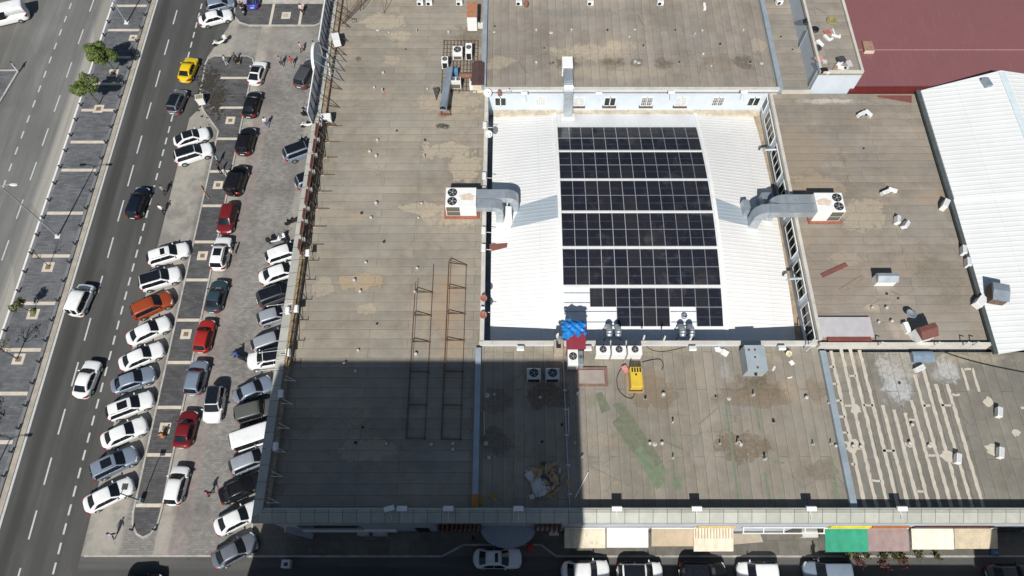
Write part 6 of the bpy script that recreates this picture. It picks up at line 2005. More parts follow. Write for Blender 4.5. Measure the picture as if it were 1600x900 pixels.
car('sedan', 'black', (388, 184), (400, 144), 'black sedan parked behind the white coupe along the island kerb', GC)
car('suv', 'black', (379, 243), (391, 201), 'black crossover between the black sedan and the boxy black off-roader', GC)
car('boxy', 'black', (363, 306), (379, 261), 'boxy black off-roader along the island kerb', GC)
car('hatch', 'darkred', (361, 320), (350, 366), 'dark red hatchback facing the camera along the island kerb', GC)
car('suv', 'white', (340, 423), (352, 371), 'white crossover with a black sunroof behind the dark red hatchback', GC, 'sun')
car('sedan', 'teal', (331, 489), (346, 438), 'dark blue-green sedan between the white crossover and the bright red hatchback', GC)
car('mini', 'red', (314, 549), (326, 502), 'small bright red hatchback along the island kerb', GC)
car('suv', 'bluesilver', (301, 618), (315, 564), 'blue-grey crossover along the island kerb below the bright red hatchback', GC)
car('suv', 'white', (341, 603), (331, 662), 'white crossover with a long black roof facing the camera in the aisle', GC, 'black')
car('sedan', 'darkred', (283, 701), (299, 641), 'dark red sedan along the island kerb', GC)
car('hatch', 'white', (269, 790), (285, 728), 'white hatchback at the near end of the island kerb', GC)
car('suv', 'grey', (467, 138), (491, 95), 'dark grey car below the round sign', GD)
car('suv', 'bluesilver', (443, 247), (505, 224), 'silver car with a black roof half hidden by the coping', GD, 'black')
car('suv', 'bluesilver', (462, 291), (522, 268), 'silver car mostly hidden under the coping, only its dark rear showing', GD, 'black')
car('hatch', 'white', (415, 406), (478, 385), 'white hatchback by the motorbikes, upper of two white cars under the coping', GD)
car('sedan', 'white', (405, 438), (474, 414), 'white sedan, lower of two white cars under the coping', GD)
car('suv', 'grey', (402, 472), (470, 447), 'dark silver crossover with a black roof under the coping', GD, 'black')
car('mini', 'silver', (402, 502), (459, 484), 'small silver-grey hatchback under the coping', GD)
car('hatch', 'silver', (393, 544), (460, 520), 'silver hatchback above the white car with a black roof', GD)
car('suv', 'white', (455, 555), (386, 567), 'white car with a long black roof, backed in under the coping', GD, 'black')
car('sedan', 'bluesilver', (366, 624), (427, 596), 'blue-silver sedan between the white car and the olive off-roader', GD)
car('boxy', 'olive', (371, 652), (434, 634), 'olive-grey boxy off-roader under the coping', GD)
car('bus', 'white', (364, 694), (442, 668), 'white minibus with two dark side windows under the coping', GD, zref=0.9)
car('hatch', 'silver', (359, 733), (426, 705), 'silver hatchback between the white minibus and the black car', GD)
car('sedan', 'black', (343, 779), (416, 746), 'glossy black car beside the person in pink', GD)
car('sedan', 'white', (336, 828), (408, 792), 'white sedan at the corner of the market coping', GD)
car('sedan', 'midgrey', (333, 880), (403, 842), 'grey-blue sedan nearest the camera, outside the corner of the market', GD)
car('sedan', 'white', (739, 873), (816, 873), 'white sedan with a small sunroof in the deep shade by the round canopy', GE, 'smallsun')
car('sedan', 'white', (876, 893), (953, 891), 'white sedan half in the shade below the first awning', GE)
car('hatch', 'white', (963, 894), (1036, 894), 'white hatchback with a black roof between the white sedan and the black car', GE, 'black')
car('suv', 'black', (1060, 895), (1135, 895), 'black crossover in the street below the striped awning', GE, 'black')
car('hatch', 'white', (1219, 894), (1150, 894), 'white hatchback facing left in the street, alone right of the black crossover', GE)
car('hatch', 'bluesilver', (1335, 893), (1253, 893), 'pale blue hatchback facing left in the street below the green awning', GE)
car('sedan', 'grey', (1540, 897), (1612, 897), 'dark grey car in the shade at the bottom right corner', GE)
car('suv', 'black', (188, 918), (256, 914), 'black car cut by the bottom edge near the island end', GE)
car('mini', 'blue', (394, 14), (402, -30), 'bright blue car parked at the top edge', GC)


# ------------------------------------------------------------------ people
SKIN = mat('skin', (0.42, 0.25, 0.17), 0.6, var=0.08)
HAIR = mat('dark_hair', (0.015, 0.011, 0.009), 0.6, var=0.3)
SHOE = mat('dark_shoes', (0.02, 0.018, 0.016), 0.6)
CLOTH = {'white': mat('white_cloth', (0.72, 0.72, 0.72), 0.9), 'black': mat('black_cloth', (0.014, 0.014, 0.016), 0.9), 'pink': mat('pink_cloth', (0.70, 0.46, 0.50), 0.9), 'red': mat('red_cloth', (0.48, 0.06, 0.07), 0.9),
         'blue': mat('blue_cloth', (0.05, 0.10, 0.32), 0.9), 'teal': mat('teal_cloth', (0.24, 0.46, 0.46), 0.9), 'navy': mat('navy_cloth', (0.018, 0.022, 0.05), 0.9), 'grey': mat('grey_cloth', (0.26, 0.26, 0.28), 0.9),
         'magenta': mat('magenta_cloth', (0.52, 0.06, 0.26), 0.9), 'beige': mat('beige_cloth', (0.46, 0.36, 0.26), 0.9), 'orange': mat('orange_cloth', (0.52, 0.20, 0.04), 0.9), 'lilac': mat('lilac_cloth', (0.48, 0.42, 0.60), 0.9)}


def person_mesh(pose, top, legs, seed):
    """one continuous skinned figure, about 1.72 m tall, facing +X; sitting figures have their seat at z = 0.45"""
    r = random.Random(seed)
    hz = .93 if pose != 'sit' else .50
    lean = .05 if pose != 'ride' else .22
    if pose == 'ride':
        hz = .82
    sh = hz + .50
    V, E_, RAD = [], [], []

    def v(p, rad, par=None):
        V.append(p); RAD.append(rad)
        if par is not None:
            E_.append((par, len(V) - 1))
        return len(V) - 1
    pel = v((0, 0, hz), (.155, .125))
    wst = v((lean * .4, 0, hz + .20), (.135, .11), pel)
    cst = v((lean, 0, hz + .38), (.17, .125), wst)
    nb = v((lean + .01, 0, sh + .03), (.075, .075), cst)
    nk = v((lean + .02, 0, sh + .10), (.055, .058), nb)
    hd = v((lean + .04, 0, sh + .19), (.085, .095), nk)
    v((lean + .035, 0, sh + .29), (.075, .085), hd)
    step = {'stand': .04, 'walk': .24, 'sit': 0, 'ride': 0}[pose]
    hands = []
    for s in (-1, 1):
        hp = v((0, s * .095, hz - .06), (.095, .095), pel)
        if pose in ('sit', 'ride'):
            kn = v((.42, s * (.14 if pose == 'sit' else .24), hz - .02 if pose == 'sit' else hz - .22), (.065, .065), hp)
            an = v((.40, s * (.14 if pose == 'sit' else .25), .09 if pose == 'sit' else .36), (.045, .045), kn)
            v((.54, s * .15 if pose == 'sit' else s * .26, .045 if pose == 'sit' else .32), (.04, .035), an)
        else:
            k = s * step
            kn = v((k * .55 + .03, s * .10, .50), (.065, .065), hp)
            an = v((k - (.06 if k < 0 else 0), s * .10, .09 + (.04 if k < 0 and pose == 'walk' else 0)), (.043, .045), kn)
            v((k + .14, s * .115, .04), (.042, .035), an)
        sj = v((lean, s * .185, sh - .03), (.068, .068), cst)
        if pose == 'ride':
            el = v((lean + .22, s * .28, sh - .20), (.046, .046), sj); wr = v((lean + .44, s * .30, sh - .28), (.032, .034), el)
            hd_dir = Vector((1, 0, -.2))
        elif pose == 'sit':
            el = v((lean + .08, s * .25, sh - .28), (.046, .046), sj); wr = v((lean + .30, s * .16, hz + .14), (.032, .034), el)
            hd_dir = Vector((1, -s * .3, -.4))
        else:
            sw = -s * step * .8
            el = v((lean + sw * .4, s * .235, sh - .30), (.046, .046), sj); wr = v((lean + sw + .06, s * .25, sh - .53), (.032, .034), el)
            hd_dir = Vector((.25, 0, -1))
        pm_ = Vector(V[wr]) + hd_dir.normalized() * .075
        v(tuple(pm_), (.026, .040), wr)
        hands.append((pm_, hd_dir.normalized(), s))
    me = bpy.data.meshes.new('person')
    me.from_pydata(V, E_, [])
    o = bpy.data.objects.new('person_tmp', me)
    COL.objects.link(o)
    o.modifiers.new('skin', 'SKIN')
    ss = o.modifiers.new('sub', 'SUBSURF'); ss.levels = 1
    for i, d in enumerate(me.skin_vertices[0].data):
        d.radius = RAD[i]
        d.use_root = i == 0
    dg = bpy.context.evaluated_depsgraph_get()
    dg.update()
    m2 = bpy.data.meshes.new_from_object(o.evaluated_get(dg))
    bpy.data.objects.remove(o)
    bm = bmesh.new(); bm.from_mesh(m2)
    q = MB(); q.bm.free(); q.bm = bm
    for f in bm.faces:
        c = f.calc_center_median()
        leg_z = hz + .02
        if c.z > sh + .06 or (abs(c.y) > .20 and c.z < sh - .36 and pose in ('stand', 'walk')):
            f.material_index = 0
        elif pose in ('sit', 'ride'):
            f.material_index = 2 if (c.z < hz + .04 and c.x > -.2 and not (c.z > hz - .02 and c.x < .1)) else 1
            if c.x > .47 and c.z < hz - .3:
                f.material_index = 3
        elif c.z < .085:
            f.material_index = 3
        elif c.z < leg_z and abs(c.y) < .21:
            f.material_index = 2
        else:
            f.material_index = 1
    # five separate, unequal, slightly curled fingers rooted in each palm; a nose and ears
    for (pm_, dr, s) in hands:
        side = Vector((1, 0, .2)) if abs(dr.z) > .7 else Vector((0, 1, 0))
        inw = Vector((0, -s, 0)) if abs(dr.z) > .7 else Vector((0, 0, -1))
        q.mi = 0
        for k, ln in enumerate((.060, .072, .075, .066)):
            b0 = pm_ + side * (-.03 + .02 * k) + dr * .02
            p1 = b0 + dr * ln * .6
            q.tube(b0, p1, .0095, .009, 6)
            q.tube(p1, p1 + (dr * .8 + inw * .6).normalized() * ln * .55, .009, .007, 6)
        th0 = pm_ + side * .035 - dr * .02
        q.tube(th0, th0 + (side * .7 + dr * .7).normalized() * .05, .011, .008, 6)
    q.mi = 0
    hx = lean + .04
    q.tube((hx + .075, 0, sh + .215), (hx + .118, 0, sh + .195), .008, .016, 6)
    for s in (-1, 1):
        q.tube((hx - .01, s * .088, sh + .21), (hx - .015, s * .105, sh + .215), .026, .022, 8)
    q.mi = 3
    for s in (-1, 1):
        q.tube((hx + .083, s * .034, sh + .232), (hx + .096, s * .034, sh + .232), .010, .008, 8)
    q.tube((hx + .084, -.024, sh + .160), (hx + .084, .024, sh + .160), .006, .006, 6)
    b = q.build('person', [SKIN, CLOTH[top], CLOTH[legs], SHOE], smooth=True)
    q = MB()
    N = 10
    rings = []
    for j in range(7):
        a = math.pi / 2 * (1 - j / 6) - .15
        rings.append([(hx - .022 + .108 * math.cos(a) * math.cos(2 * math.pi * i / N) * (1.0 if math.cos(2 * math.pi * i / N) < .3 else .82), .100 * math.cos(a) * math.sin(2 * math.pi * i / N), sh + .245 + .115 * math.sin(a)) for i in range(N)])
    q.loft(rings)
    q.build('hair', HAIR, b, local=True, smooth=True)
    return b


def person(u, v, pose, top, legs, face, label, z=0.014, drop=0.0):
    o = person_mesh(pose, top, legs, int(u * 7 + v))
    x, y = P(u, v, z)
    o.location = (x, y, z - drop)
    o.rotation_euler = (0, 0, R(face))
    return tag(o, label, 'person')


ISL = .13
person(355, 101, 'stand', 'white', 'white', -20, 'person in white standing at the top end of the long island', ISL)
person(371, 94, 'sit', 'black', 'navy', 200, 'person in black on a stool at the top of the island, upper of two', ISL)
person(374, 101, 'sit', 'black', 'black', 160, 'person in black on a stool at the top of the island, lower of two', ISL)
person(473, 81, 'walk', 'pink', 'black', 200, 'person in a pale pink top walking above the dark grey car')
person(494, 79, 'stand', 'red', 'red', 180, 'person in red at the foot of the round sign')
person(441, 103, 'walk', 'grey', 'black', 120, 'person in grey walking between the white coupe and the dark grey car')
person(458, 103, 'walk', 'red', 'grey', -80, 'person in a red top walking left of the dark grey car')
person(473, 22, 'walk', 'pink', 'black', 90, 'person in a pink shirt crossing the paved patch at the top', ISL)
person(418, 197, 'walk', 'white', 'blue', -70, 'person in white top and blue trousers walking right of the black cars')
person(343, 255, 'stand', 'teal', 'black', 20, 'person in a pale teal top on the long island', ISL)
person(356, 276, 'stand', 'white', 'white', 180, 'person in white beside the boxy black off-roader', ISL)
person(346, 271, 'stand', 'black', 'black', 0, 'person in black facing the one in white by the boxy off-roader', ISL)
person(259, 303, 'walk', 'grey', 'black', 60, 'person in grey at the road edge, farther of two beside the navy car')
person(257, 333, 'walk', 'white', 'black', 70, 'person in white at the road edge, nearer of two beside the navy car')
person(367, 399, 'stand', 'white', 'beige', 160, 'person in white at the side of the white crossover with the sunroof')
person(330, 773, 'walk', 'magenta', 'black', 20, 'person in magenta walking behind the glossy black car')
person(181, 838, 'walk', 'lilac', 'navy', 60, 'person in lilac walking by the near end of the long island')
person(257, 683, 'sit', 'orange', 'black', 100, 'person in orange seated on the island beside the dark red sedan', ISL)
person(740, 843, 'stand', 'black', 'navy', 30, 'person in black standing left of the round entrance canopy', .15)
person(766, 846, 'stand', 'grey', 'navy', 150, 'person in grey standing under the left edge of the round canopy', .15)
person(1270, 874, 'stand', 'black', 'black', 120, 'person in black standing in the street by the pale blue hatchback')
person(29, 112, 'stand', 'lilac', 'white', 30, 'person in lilac and white at the kerb tip on the far left', ISL)
for k, (u, v) in enumerate(((371, 94), (374, 101), (257, 683))):
    x, y = P(u, v, ISL)
    q = MB(); q.cbox((x, y, ISL + .36), (.36, .36, .05))
    for a in (-.14, .14):
        for c in (-.14, .14):
            q.bar((x + a, y + c, ISL), (x + a, y + c, ISL + .36), .035)
    tag(q.build('stool', M_WOOD), 'low wooden stool under the %s' % ('upper seated person at the top of the island', 'lower seated person at the top of the island', 'seated person in orange')[k], 'stool')


# ------------------------------------------------------------------ motorcycles
def motorbike(u, v, heading, colour, label, box=None, z=0.014, group='motorcycles and scooters'):
    c = P3(u, v, z)
    t = thing('motorcycle', label, 'motorcycle', c, R(heading), group)
    m = PAINT[colour]
    for x in (-.62, .66):
        q = MB()
        n = 20
        prof = [(.20, -.05), (.29, -.055), (.31, 0), (.29, .055), (.20, .05)]
        rings = [[q.bm.verts.new((x + r * math.cos(2 * math.pi * i / n), y, .31 + r * math.sin(2 * math.pi * i / n))) for i in range(n)] for r, y in prof]
        for A, B in zip(rings, rings[1:] + rings[:1]):
            for i in range(n):
                q._f([A[i], A[(i + 1) % n], B[(i + 1) % n], B[i]])
        q.tube((x, -.04, .31), (x, .04, .31), .07, n=10)
        for k in range(6):
            a = k * math.pi / 3
            q.bar((x, 0, .31), (x + .2 * math.cos(a), 0, .31 + .2 * math.sin(a)), .025)
        q.build('wheel', M_TYRE, t, local=True)
    q = MB()
    sec = lambda x, w, z0, z1: [(x, -w, z0), (x, w, z0), (x, w * .7, z1), (x, -w * .7, z1)]
    q.loft([sec(-.75, .08, .62, .74), sec(-.5, .16, .50, .76), sec(-.1, .15, .36, .70), sec(.12, .13, .32, .62), sec(.3, .16, .40, .86), sec(.46, .2, .55, 1.0), sec(.58, .10, .62, .92)])
    q.loft([sec(.42, .07, .60, .68), sec(.66, .08, .62, .70), sec(.92, .05, .50, .56)])
    q.build('body', m, t, local=True, smooth=False)
    q = MB(); q.loft([sec(-.72, .10, .75, .82), sec(-.4, .16, .77, .85), sec(-.05, .14, .71, .79), sec(.1, .1, .66, .72)]); q.build('seat', M_BLACK, t, local=True)
    q = MB(); q.tube((.40, -.36, 1.02), (.48, -.1, 1.0), .02); q.tube((.48, -.1, 1.0), (.48, .1, 1.0), .02); q.tube((.48, .1, 1.0), (.40, .36, 1.02), .02); q.tube((.5, 0, 1.0), (.66, 0, .35), .035)
    for s in (-1, 1):
        q.tube((.44, s * .3, 1.02), (.46, s * .36, 1.18), .01, n=5); q.cbox((.46, s * .37, 1.16), (.02, .1, .07))
    q.build('handlebar', M_BLACK, t, local=True)
    q = MB(); q.tube((.58, 0, .84), (.63, 0, .83), .085, n=12); q.build('headlight', M_LAMP, t, local=True)
    q = MB(); q.tube((-.7, -.14, .36), (-.1, -.15, .28), .05, n=8); q.build('exhaust', M_RIM, t, local=True)
    if box:
        q = MB(); q.cbox((-.82, 0, .80), (.42, .44, .40)); q.build('top_box', CLOTH[box] if box in CLOTH else M_BLACK, t, local=True, bevel=.03)
    return t


motorbike(345, 70, 205, 'white', 'white motorcycle with a white delivery box beside the road at the top', 'white')
motorbike(381, 19, 110, 'white', 'white scooter ridden by a person in black at the top edge', None, ISL)
person(381, 19, 'ride', 'black', 'white', 110, 'person in black riding the white scooter at the top edge', ISL, 0.0)
motorbike(484, 172, 170, 'silver', 'silver scooter under the near billboard, farthest of three')
motorbike(482, 183, 160, 'black', 'black motorcycle under the near billboard, middle of three')
motorbike(483, 198, 190, 'white', 'white-nosed scooter under the near billboard, nearest of three')
motorbike(480, 224, 170, 'navy', 'dark scooter above the silver car with a black roof')
motorbike(434, 378, 20, 'white', 'white motorcycle with a black box above the white hatchback', 'black')
motorbike(447, 377, 110, 'white', 'white scooter close to the coping, right of the boxed motorcycle')
motorbike(459, 349, 200, 'black', 'black motorcycle alone near the coping, above the white hatchback')
motorbike(376, 560, 150, 'black', 'black motorcycle ridden by a person in blue by the white car', None)
person(376, 560, 'ride', 'blue', 'black', 150, 'person in blue riding the black motorcycle in the aisle', 0.014, 0.0)

# ------------------------------------------------------------------ bollards, lamps, trees
b = MB(); b.lathe((0, 0, 0), [(.11, 0), (.11, .08), (.085, .12), (.08, .40), (.10, .43), (.10, .50), (.05, .54)], 14)
bol = b.build('bollard', M_BLACK)
b = MB(); b.lathe((0, 0, .30), [(.088, 0), (.088, .04)], 14); b.build('band', M_DSTEEL, bol, local=True)
first = True
for side, x, ys in (('left', -53.66, [75.2 - 2.33 * k for k in range(25)]), ('right', -49.12, [76.5 - 2.335 * k for k in range(31)])):
    n = 0
    for y in ys:
        px = 800 + F_PX * x / (y * math.cos(TH) + 70 * math.sin(TH))
        if px < 3:
            continue
        o = bol if first else copy_tree(bol)
        first = False
        o.location = (x, y, .15)
        tag(o, 'black bollard on the %s kerb of the median, %s from the top' % (side, ORD[n]), 'bollard', 'bollards along the median kerbs')
        n += 1
for k, (u, v) in enumerate(((207, 828), (243, 828))):
    o = copy_tree(bol)
    o.location = (*P(u, v, .1), .13)
    tag(o, 'black bollard at the rounded near end of the long island, on its %s side' % ('left', 'right')[k], 'bollard', 'bollards at the island end')


def street_lamp(x, y, label, h=10.3, arms=(-1, 1)):
    t = thing('street_lamp', label, 'street lamp', (x, y, .15), 0, 'tall street lamps on the median')
    q = MB(); q.tube((x, y, .15), (x, y, h), .10, .055, 12); q.build('pole', M_GALV, t)
    q = MB(); q.cbox((x, y, .15), (.55, .55, .10)); q.lathe((x, y, .25), [(.16, 0), (.14, .35), (.1, .4)], 12); q.build('base', M_OFFW, t)
    for s in arms:
        q = MB(); q.path([(x, y, h - .1), (x + s * .5, y, h + .12), (x + s * 1.15, y, h + .18)], .035, 8); q.build('arm', M_GALV, t)
        q = MB(); q.loft([[(x + s * (1.1 + a), y + w_, h + .16 + dz) for w_, dz in ((-ww, 0), (ww, 0), (ww * .6, .10), (-ww * .6, .10))] for a, ww in ((0, .07), (.25, .16), (.6, .17), (.8, .08))])
        q.build('lamp_head', mat('pale_lamp_head', (0.62, 0.66, 0.63), 0.45), t)
    return t


street_lamp(-51.29, 72.9, 'tall street lamp on the median near the top edge, above the two leafy trees')
street_lamp(-51.36, 40.2, 'tall street lamp on the median reaching over the left road, lower of two in view')
street_lamp(-51.36, 7.6, 'tall street lamp on the median whose shadow falls in at the lower left')
c = P3(222, 783, .13)
t = thing('lamp_post', 'short dark lamp post with a square head at the near end of the long island', 'lamp post', c)
q = MB(); q.tube(c, c + Vector((0, 0, 4.2)), .06, .045, 10); q.build('pole', M_DSTEEL, t)
q = MB(); q.cbox((c.x, c.y, c.z), (.4, .4, .75)); q.build('control_box', mat('greenish_box', (0.22, 0.30, 0.28), 0.6), t)
q = MB(); q.bar(c + Vector((0, 0, 4.1)), c + Vector((.25, .5, 4.25)), .05); q.build('arm', M_DSTEEL, t)
q = MB(); q.cbox((c.x + .3, c.y + .6, c.z + 4.2), (.5, .55, .08)); q.build('lamp_head', M_DSTEEL, t)
c = P3(341, 318, .13)
q = MB(); q.bar(P3(327, 311, .2), P3(313, 291, .2), .09); tag(q.build('plank', mat('orange_plank', (0.42, 0.2, 0.1), 0.8)), 'orange-brown plank lying across the left kerb of the island', 'plank')

M_BARK = mat('bark', (0.115, 0.085, 0.06), 0.9, var=0.35, scale=6)


def leaf_mat(name, c):
    t = NT(name)
    n = t.noise(t.pos(), 2.2, 3)
    n2 = t.noise(t.pos(), 9.0, 2)
    col = t.mix(t.range(t.math('ADD', t.math('MULTIPLY', n, .6), t.math('MULTIPLY', n2, .4)), .3, .7), tuple(v * .55 for v in c), tuple(v * 1.5 for v in c))
    MATS[name] = t.done(col, 0.6)
    t.b.inputs['Subsurface Weight'].default_value = 0.0
    return MATS[name]


LEAF = leaf_mat('leaf_green', (0.092, 0.130, 0.022))
LEAF2 = leaf_mat('leaf_yellow_green', (0.095, 0.115, 0.03))


def tree(bx, by, z, top, label, crown_r=1.6, n_leaf=2600, leaf=LEAF, seed=1, lean=(0, 0), bare=False, lsize=.16, clumps=26, name='street_tree'):
    r = random.Random(seed)
    t = thing(name, label, 'tree', (bx, by, z))
    base = Vector((bx, by, z))
    tip = base + Vector((lean[0], lean[1], top - z))
    fork = base.lerp(tip, .52)
    q = MB()
    mid = base.lerp(fork, .5) + Vector((r.uniform(-.06, .06), r.uniform(-.06, .06), 0))
    th = .075 if crown_r > 1 else .045
    q.tube(base, mid, th, th * .85, 9); q.tube(mid, fork, th * .85, th * .72, 9)
    ends = []
    nb = 9
    for k in range(nb):
        a = k * 2.4 + r.uniform(-.3, .3)
        el = r.uniform(.25, 1.2)
        d = Vector((math.cos(a) * math.cos(el), math.sin(a) * math.cos(el), math.sin(el)))
        st = fork.lerp(tip, r.uniform(-.1, .45))
        m_ = st + d * crown_r * .5
        e = st + (d + Vector((0, 0, .25))).normalized() * crown_r * r.uniform(.8, 1.05)
        q.tube(fork if k < 4 else st, m_, th * .55, th * .36, 6); q.tube(m_, e, th * .36, th * .1, 6)
        ends += [m_, e]
        for j in range(4 if bare else 2):
            p = m_.lerp(e, r.uniform(.1, .9))
            d2 = (d + Vector((r.uniform(-.9, .9), r.uniform(-.9, .9), r.uniform(-.3, .8)))).normalized()
            e2 = p + d2 * crown_r * r.uniform(.25, .55)
            q.tube(p, e2, th * .22, th * .06, 5)
            ends.append(e2)
            if bare:
                for _ in range(2):
                    d3 = (d2 + Vector((r.uniform(-.9, .9), r.uniform(-.9, .9), r.uniform(-.3, .7)))).normalized()
                    q.tube(e2.lerp(p, .4), e2 + d3 * crown_r * .25, th * .10, th * .04, 4)
    q.tube(fork, tip, th * .6, th * .15, 7)
    q.build('trunk', M_BARK, t)
    if n_leaf:
        q = MB()
        cen = base.lerp(tip, .80)
        cl = []
        for k in range(clumps):
            d = Vector((r.gauss(0, 1), r.gauss(0, 1), r.gauss(0, .8))).normalized()
            cl.append((cen + Vector((d.x * crown_r, d.y * crown_r, d.z * crown_r * .72)) * r.uniform(.35, .92), crown_r * r.uniform(.22, .42)))
        for k in range(n_leaf):
            c_, rr = r.choice(cl)
            d = Vector((r.gauss(0, 1), r.gauss(0, 1), r.gauss(0, 1))).normalized()
            p = c_ + d * rr * r.uniform(.35, 1.0) ** .5
            nrm = (d * .9 + Vector((r.uniform(-.7, .7), r.uniform(-.7, .7), r.uniform(0, 1.1)))).normalized()
            a = nrm.orthogonal().normalized()
            a = (Matrix.Rotation(r.uniform(0, 6.28), 3, nrm) @ a)
            b_ = nrm.cross(a)
            s = lsize * r.uniform(.6, 1.3)
            q.poly([p - a * s, p + b_ * s * .5 + nrm * s * .1, p + a * s, p - b_ * s * .5 + nrm * s * .1])
        q.build('crown', leaf, t)
    return t


def pxtree(bu, bv, z, **kw):
    x, y = P(bu, bv, z)
    return tree(x, y, z, **kw)


pxtree(180, 112, .15, top=4.5, label='leafy green street tree on the median, fuller and farther of two', crown_r=1.75, n_leaf=7000, seed=5, lsize=.125, clumps=34)
pxtree(155, 163, .15, top=4.3, label='leafy green street tree on the median, looser and nearer of two', crown_r=1.5, n_leaf=4200, seed=8, lsize=.125, clumps=24)
pxtree(77, 416, .15, top=3.1, label='bare sapling on the median below the tall street lamp', crown_r=.8, n_leaf=0, seed=11, lean=(-.3, .3), bare=True)
pxtree(52, 488, .15, top=3.3, label='thin sapling on the median with a small yellow-green crown', crown_r=.95, n_leaf=420, leaf=LEAF2, seed=14, lean=(-.3, -.3), clumps=9, lsize=.13)
pxtree(27, 561, .15, top=3.8, label='bare young tree on the median, lowest of the saplings', crown_r=1.2, n_leaf=60, leaf=LEAF2, seed=17, lean=(-.3, .2), bare=True, clumps=4, lsize=.12)
tree(-52.9, 15.2, .15, top=5.6, label='leafy tree on the median just outside the lower left edge', crown_r=1.9, n_leaf=2200, seed=23, clumps=26, lean=(-1.2, 0))
q = MB(); c = P3(52, 487, .15); q.lathe((c.x, c.y, .165), [(.3, 0), (.33, .1), (.2, .3), (.05, .36)], 9); tag(q.build('shrub', LEAF), 'small green shrub at the foot of the yellow-green sapling', 'shrub')

# ------------------------------------------------------------------ bin and rubble at the island
c = P3(317, 162, .13)
t = thing('rubbish_container', 'white wheeled rubbish container at the left kerb of the island top', 'rubbish container', c, R(12))
q = MB()
w, d, h = .95, .72, 1.25
q.hexa([(-w * .42, -d * .42, .12), (w * .42, -d * .42, .12), (w * .42, d * .42, .12), (-w * .42, d * .42, .12)], [(-w * .5, -d * .5, h), (w * .5, -d * .5, h), (w * .5, d * .5, h), (-w * .5, d * .5, h)])
q.build('tub', M_WHITE, t, local=True)
q = MB(); q.box(-w * .43, w * .43, -d * .43, d * .43, h + .002, h + .05); q.build('contents', mat('rubbish', (0.26, 0.22, 0.12), 0.9, var=0.5, scale=8), t, local=True)
q = MB(); q.box(-w * .53, w * .53, -d * .53, -d * .45, h - .1, h + .04); q.box(-w * .53, w * .53, d * .45, d * .53, h - .1, h + .05); q.build('rim', M_OFFW, t, local=True)
for a in (-.3, .3):
    for e in (-.22, .22):
        q = MB(); q.tube((a, e - .04, .07), (a, e + .04, .07), .07, n=10); q.build('wheel', M_TYRE, t, local=True)
for k, (u, v, lab) in enumerate(((327, 128, 'dark trodden rubbish spilled on the island between taxi and container'), (338, 160, 'dark strewn dirt right of the white rubbish container'))):
    r = random.Random(40 + k)
    q = MB()
    x, y = P(u, v, .13)
    for _ in range(420):
        a, rr = r.uniform(0, 6.28), abs(r.gauss(0, 1))
        xx, yy = x + .8 * rr * math.cos(a), y + 1.5 * rr * math.sin(a)
        s = r.uniform(.05, .26)
        q.cbox((xx, yy, .131), (s, s * r.uniform(.5, 1.5), r.uniform(.01, .08)), r.uniform(0, 3))
    o = q.build('litter', mat('dark_rubbish', (0.045, 0.038, 0.030), 0.95, var=0.7, scale=9))
    o['kind'] = 'stuff'
# ------------------------------------------------------------------ shop fronts and awnings
yf = 8.395


def awning(u0, u1, vb, vt, label, m, ztop=3.2, zbot=2.55, ribs=0, slack=1.6):
    x0, y0 = P(u0, vb, zbot); x1, _ = P(u1, vb, zbot)
    y1 = 8.30
    t = thing('awning', label, 'awning', ((x0 + x1) / 2, y1, zbot), 0, 'awnings over the shop fronts')
    q = MB()
    N, M = 16, 6
    g = [[q.bm.verts.new((x0 + (x1 - x0) * i / N, y1 + (y0 - y1) * j / M, ztop + (zbot - ztop) * (j / M) ** 1.15 - (slack * math.sin(i / N * math.pi * 4) ** 2 * .05))) for i in range(N + 1)] for j in range(M + 1)]
    for j in range(M):
        for i in range(N):
            q._f([g[j][i], g[j][i + 1], g[j + 1][i + 1], g[j + 1][i]])
    vz = [q.bm.verts.new((x0 + (x1 - x0) * i / N, y0 - .005, zbot - .22 - .04 * (i % 2))) for i in range(N + 1)]
    for i in range(N):
        q._f([g[M][i], g[M][i + 1], vz[i + 1], vz[i]])
    o = q.build('canvas', m, t)
    s = o.modifiers.new('thick', 'SOLIDIFY'); s.thickness = .012
    q = MB(); q.tube((x0, y1, ztop + .06), (x1, y1, ztop + .06), .07, n=8); q.build('roller', M_OFFW, t)
    q = MB(); q.bar((x0 + .1, y1, ztop - .5), (x0 + .1, y0 + .05, zbot - .04), .04); q.bar((x1 - .1, y1, ztop - .5), (x1 - .1, y0 + .05, zbot - .04), .04); q.build('frame', M_OFFW, t)
    return t


M_AW_T = mat('tan_canvas', (0.44, 0.35, 0.245), 0.85, var=0.14, scale=.9, stain=((0.34, 0.26, 0.18), 0.6))
awning(882, 946, 856, 823, 'cream awning at the edge of the shade, leftmost of the row', mat('cream_canvas', (0.60, 0.53, 0.41), 0.85, var=0.2, scale=.9, stain=((0.4, 0.32, 0.2), 0.56)))
awning(948, 1013, 855, 822, 'plain white awning, second from the left', mat('white_canvas', (0.74, 0.71, 0.67), 0.85, var=0.08, stain=((0.55, 0.5, 0.42), 0.62)))
awning(1018, 1084, 853, 823, 'tan awning between the white one and the striped one', M_AW_T)


def stripes_mat():
    t = NT('striped_sheet')
    s = t.sep(t.pos())[0]
    ph = t.math('FRACT', t.math('MULTIPLY', s, 1 / .27))
    f = t.range(ph, .70, .78)
    far = t.range(t.sep(t.pos())[1], 7.35, 7.5)
    n = t.noise(t.pos(), 1.5, 4)
    col = t.mix(t.range(n, .4, .7), (0.70, 0.60, 0.47), (0.62, 0.50, 0.37))
    col = t.mix(t.math('MULTIPLY', t.math('MULTIPLY', f, far), .85), col, (0.10, 0.085, 0.06))
    MATS['striped_sheet'] = t.done(col, 0.7)
    return MATS['striped_sheet']


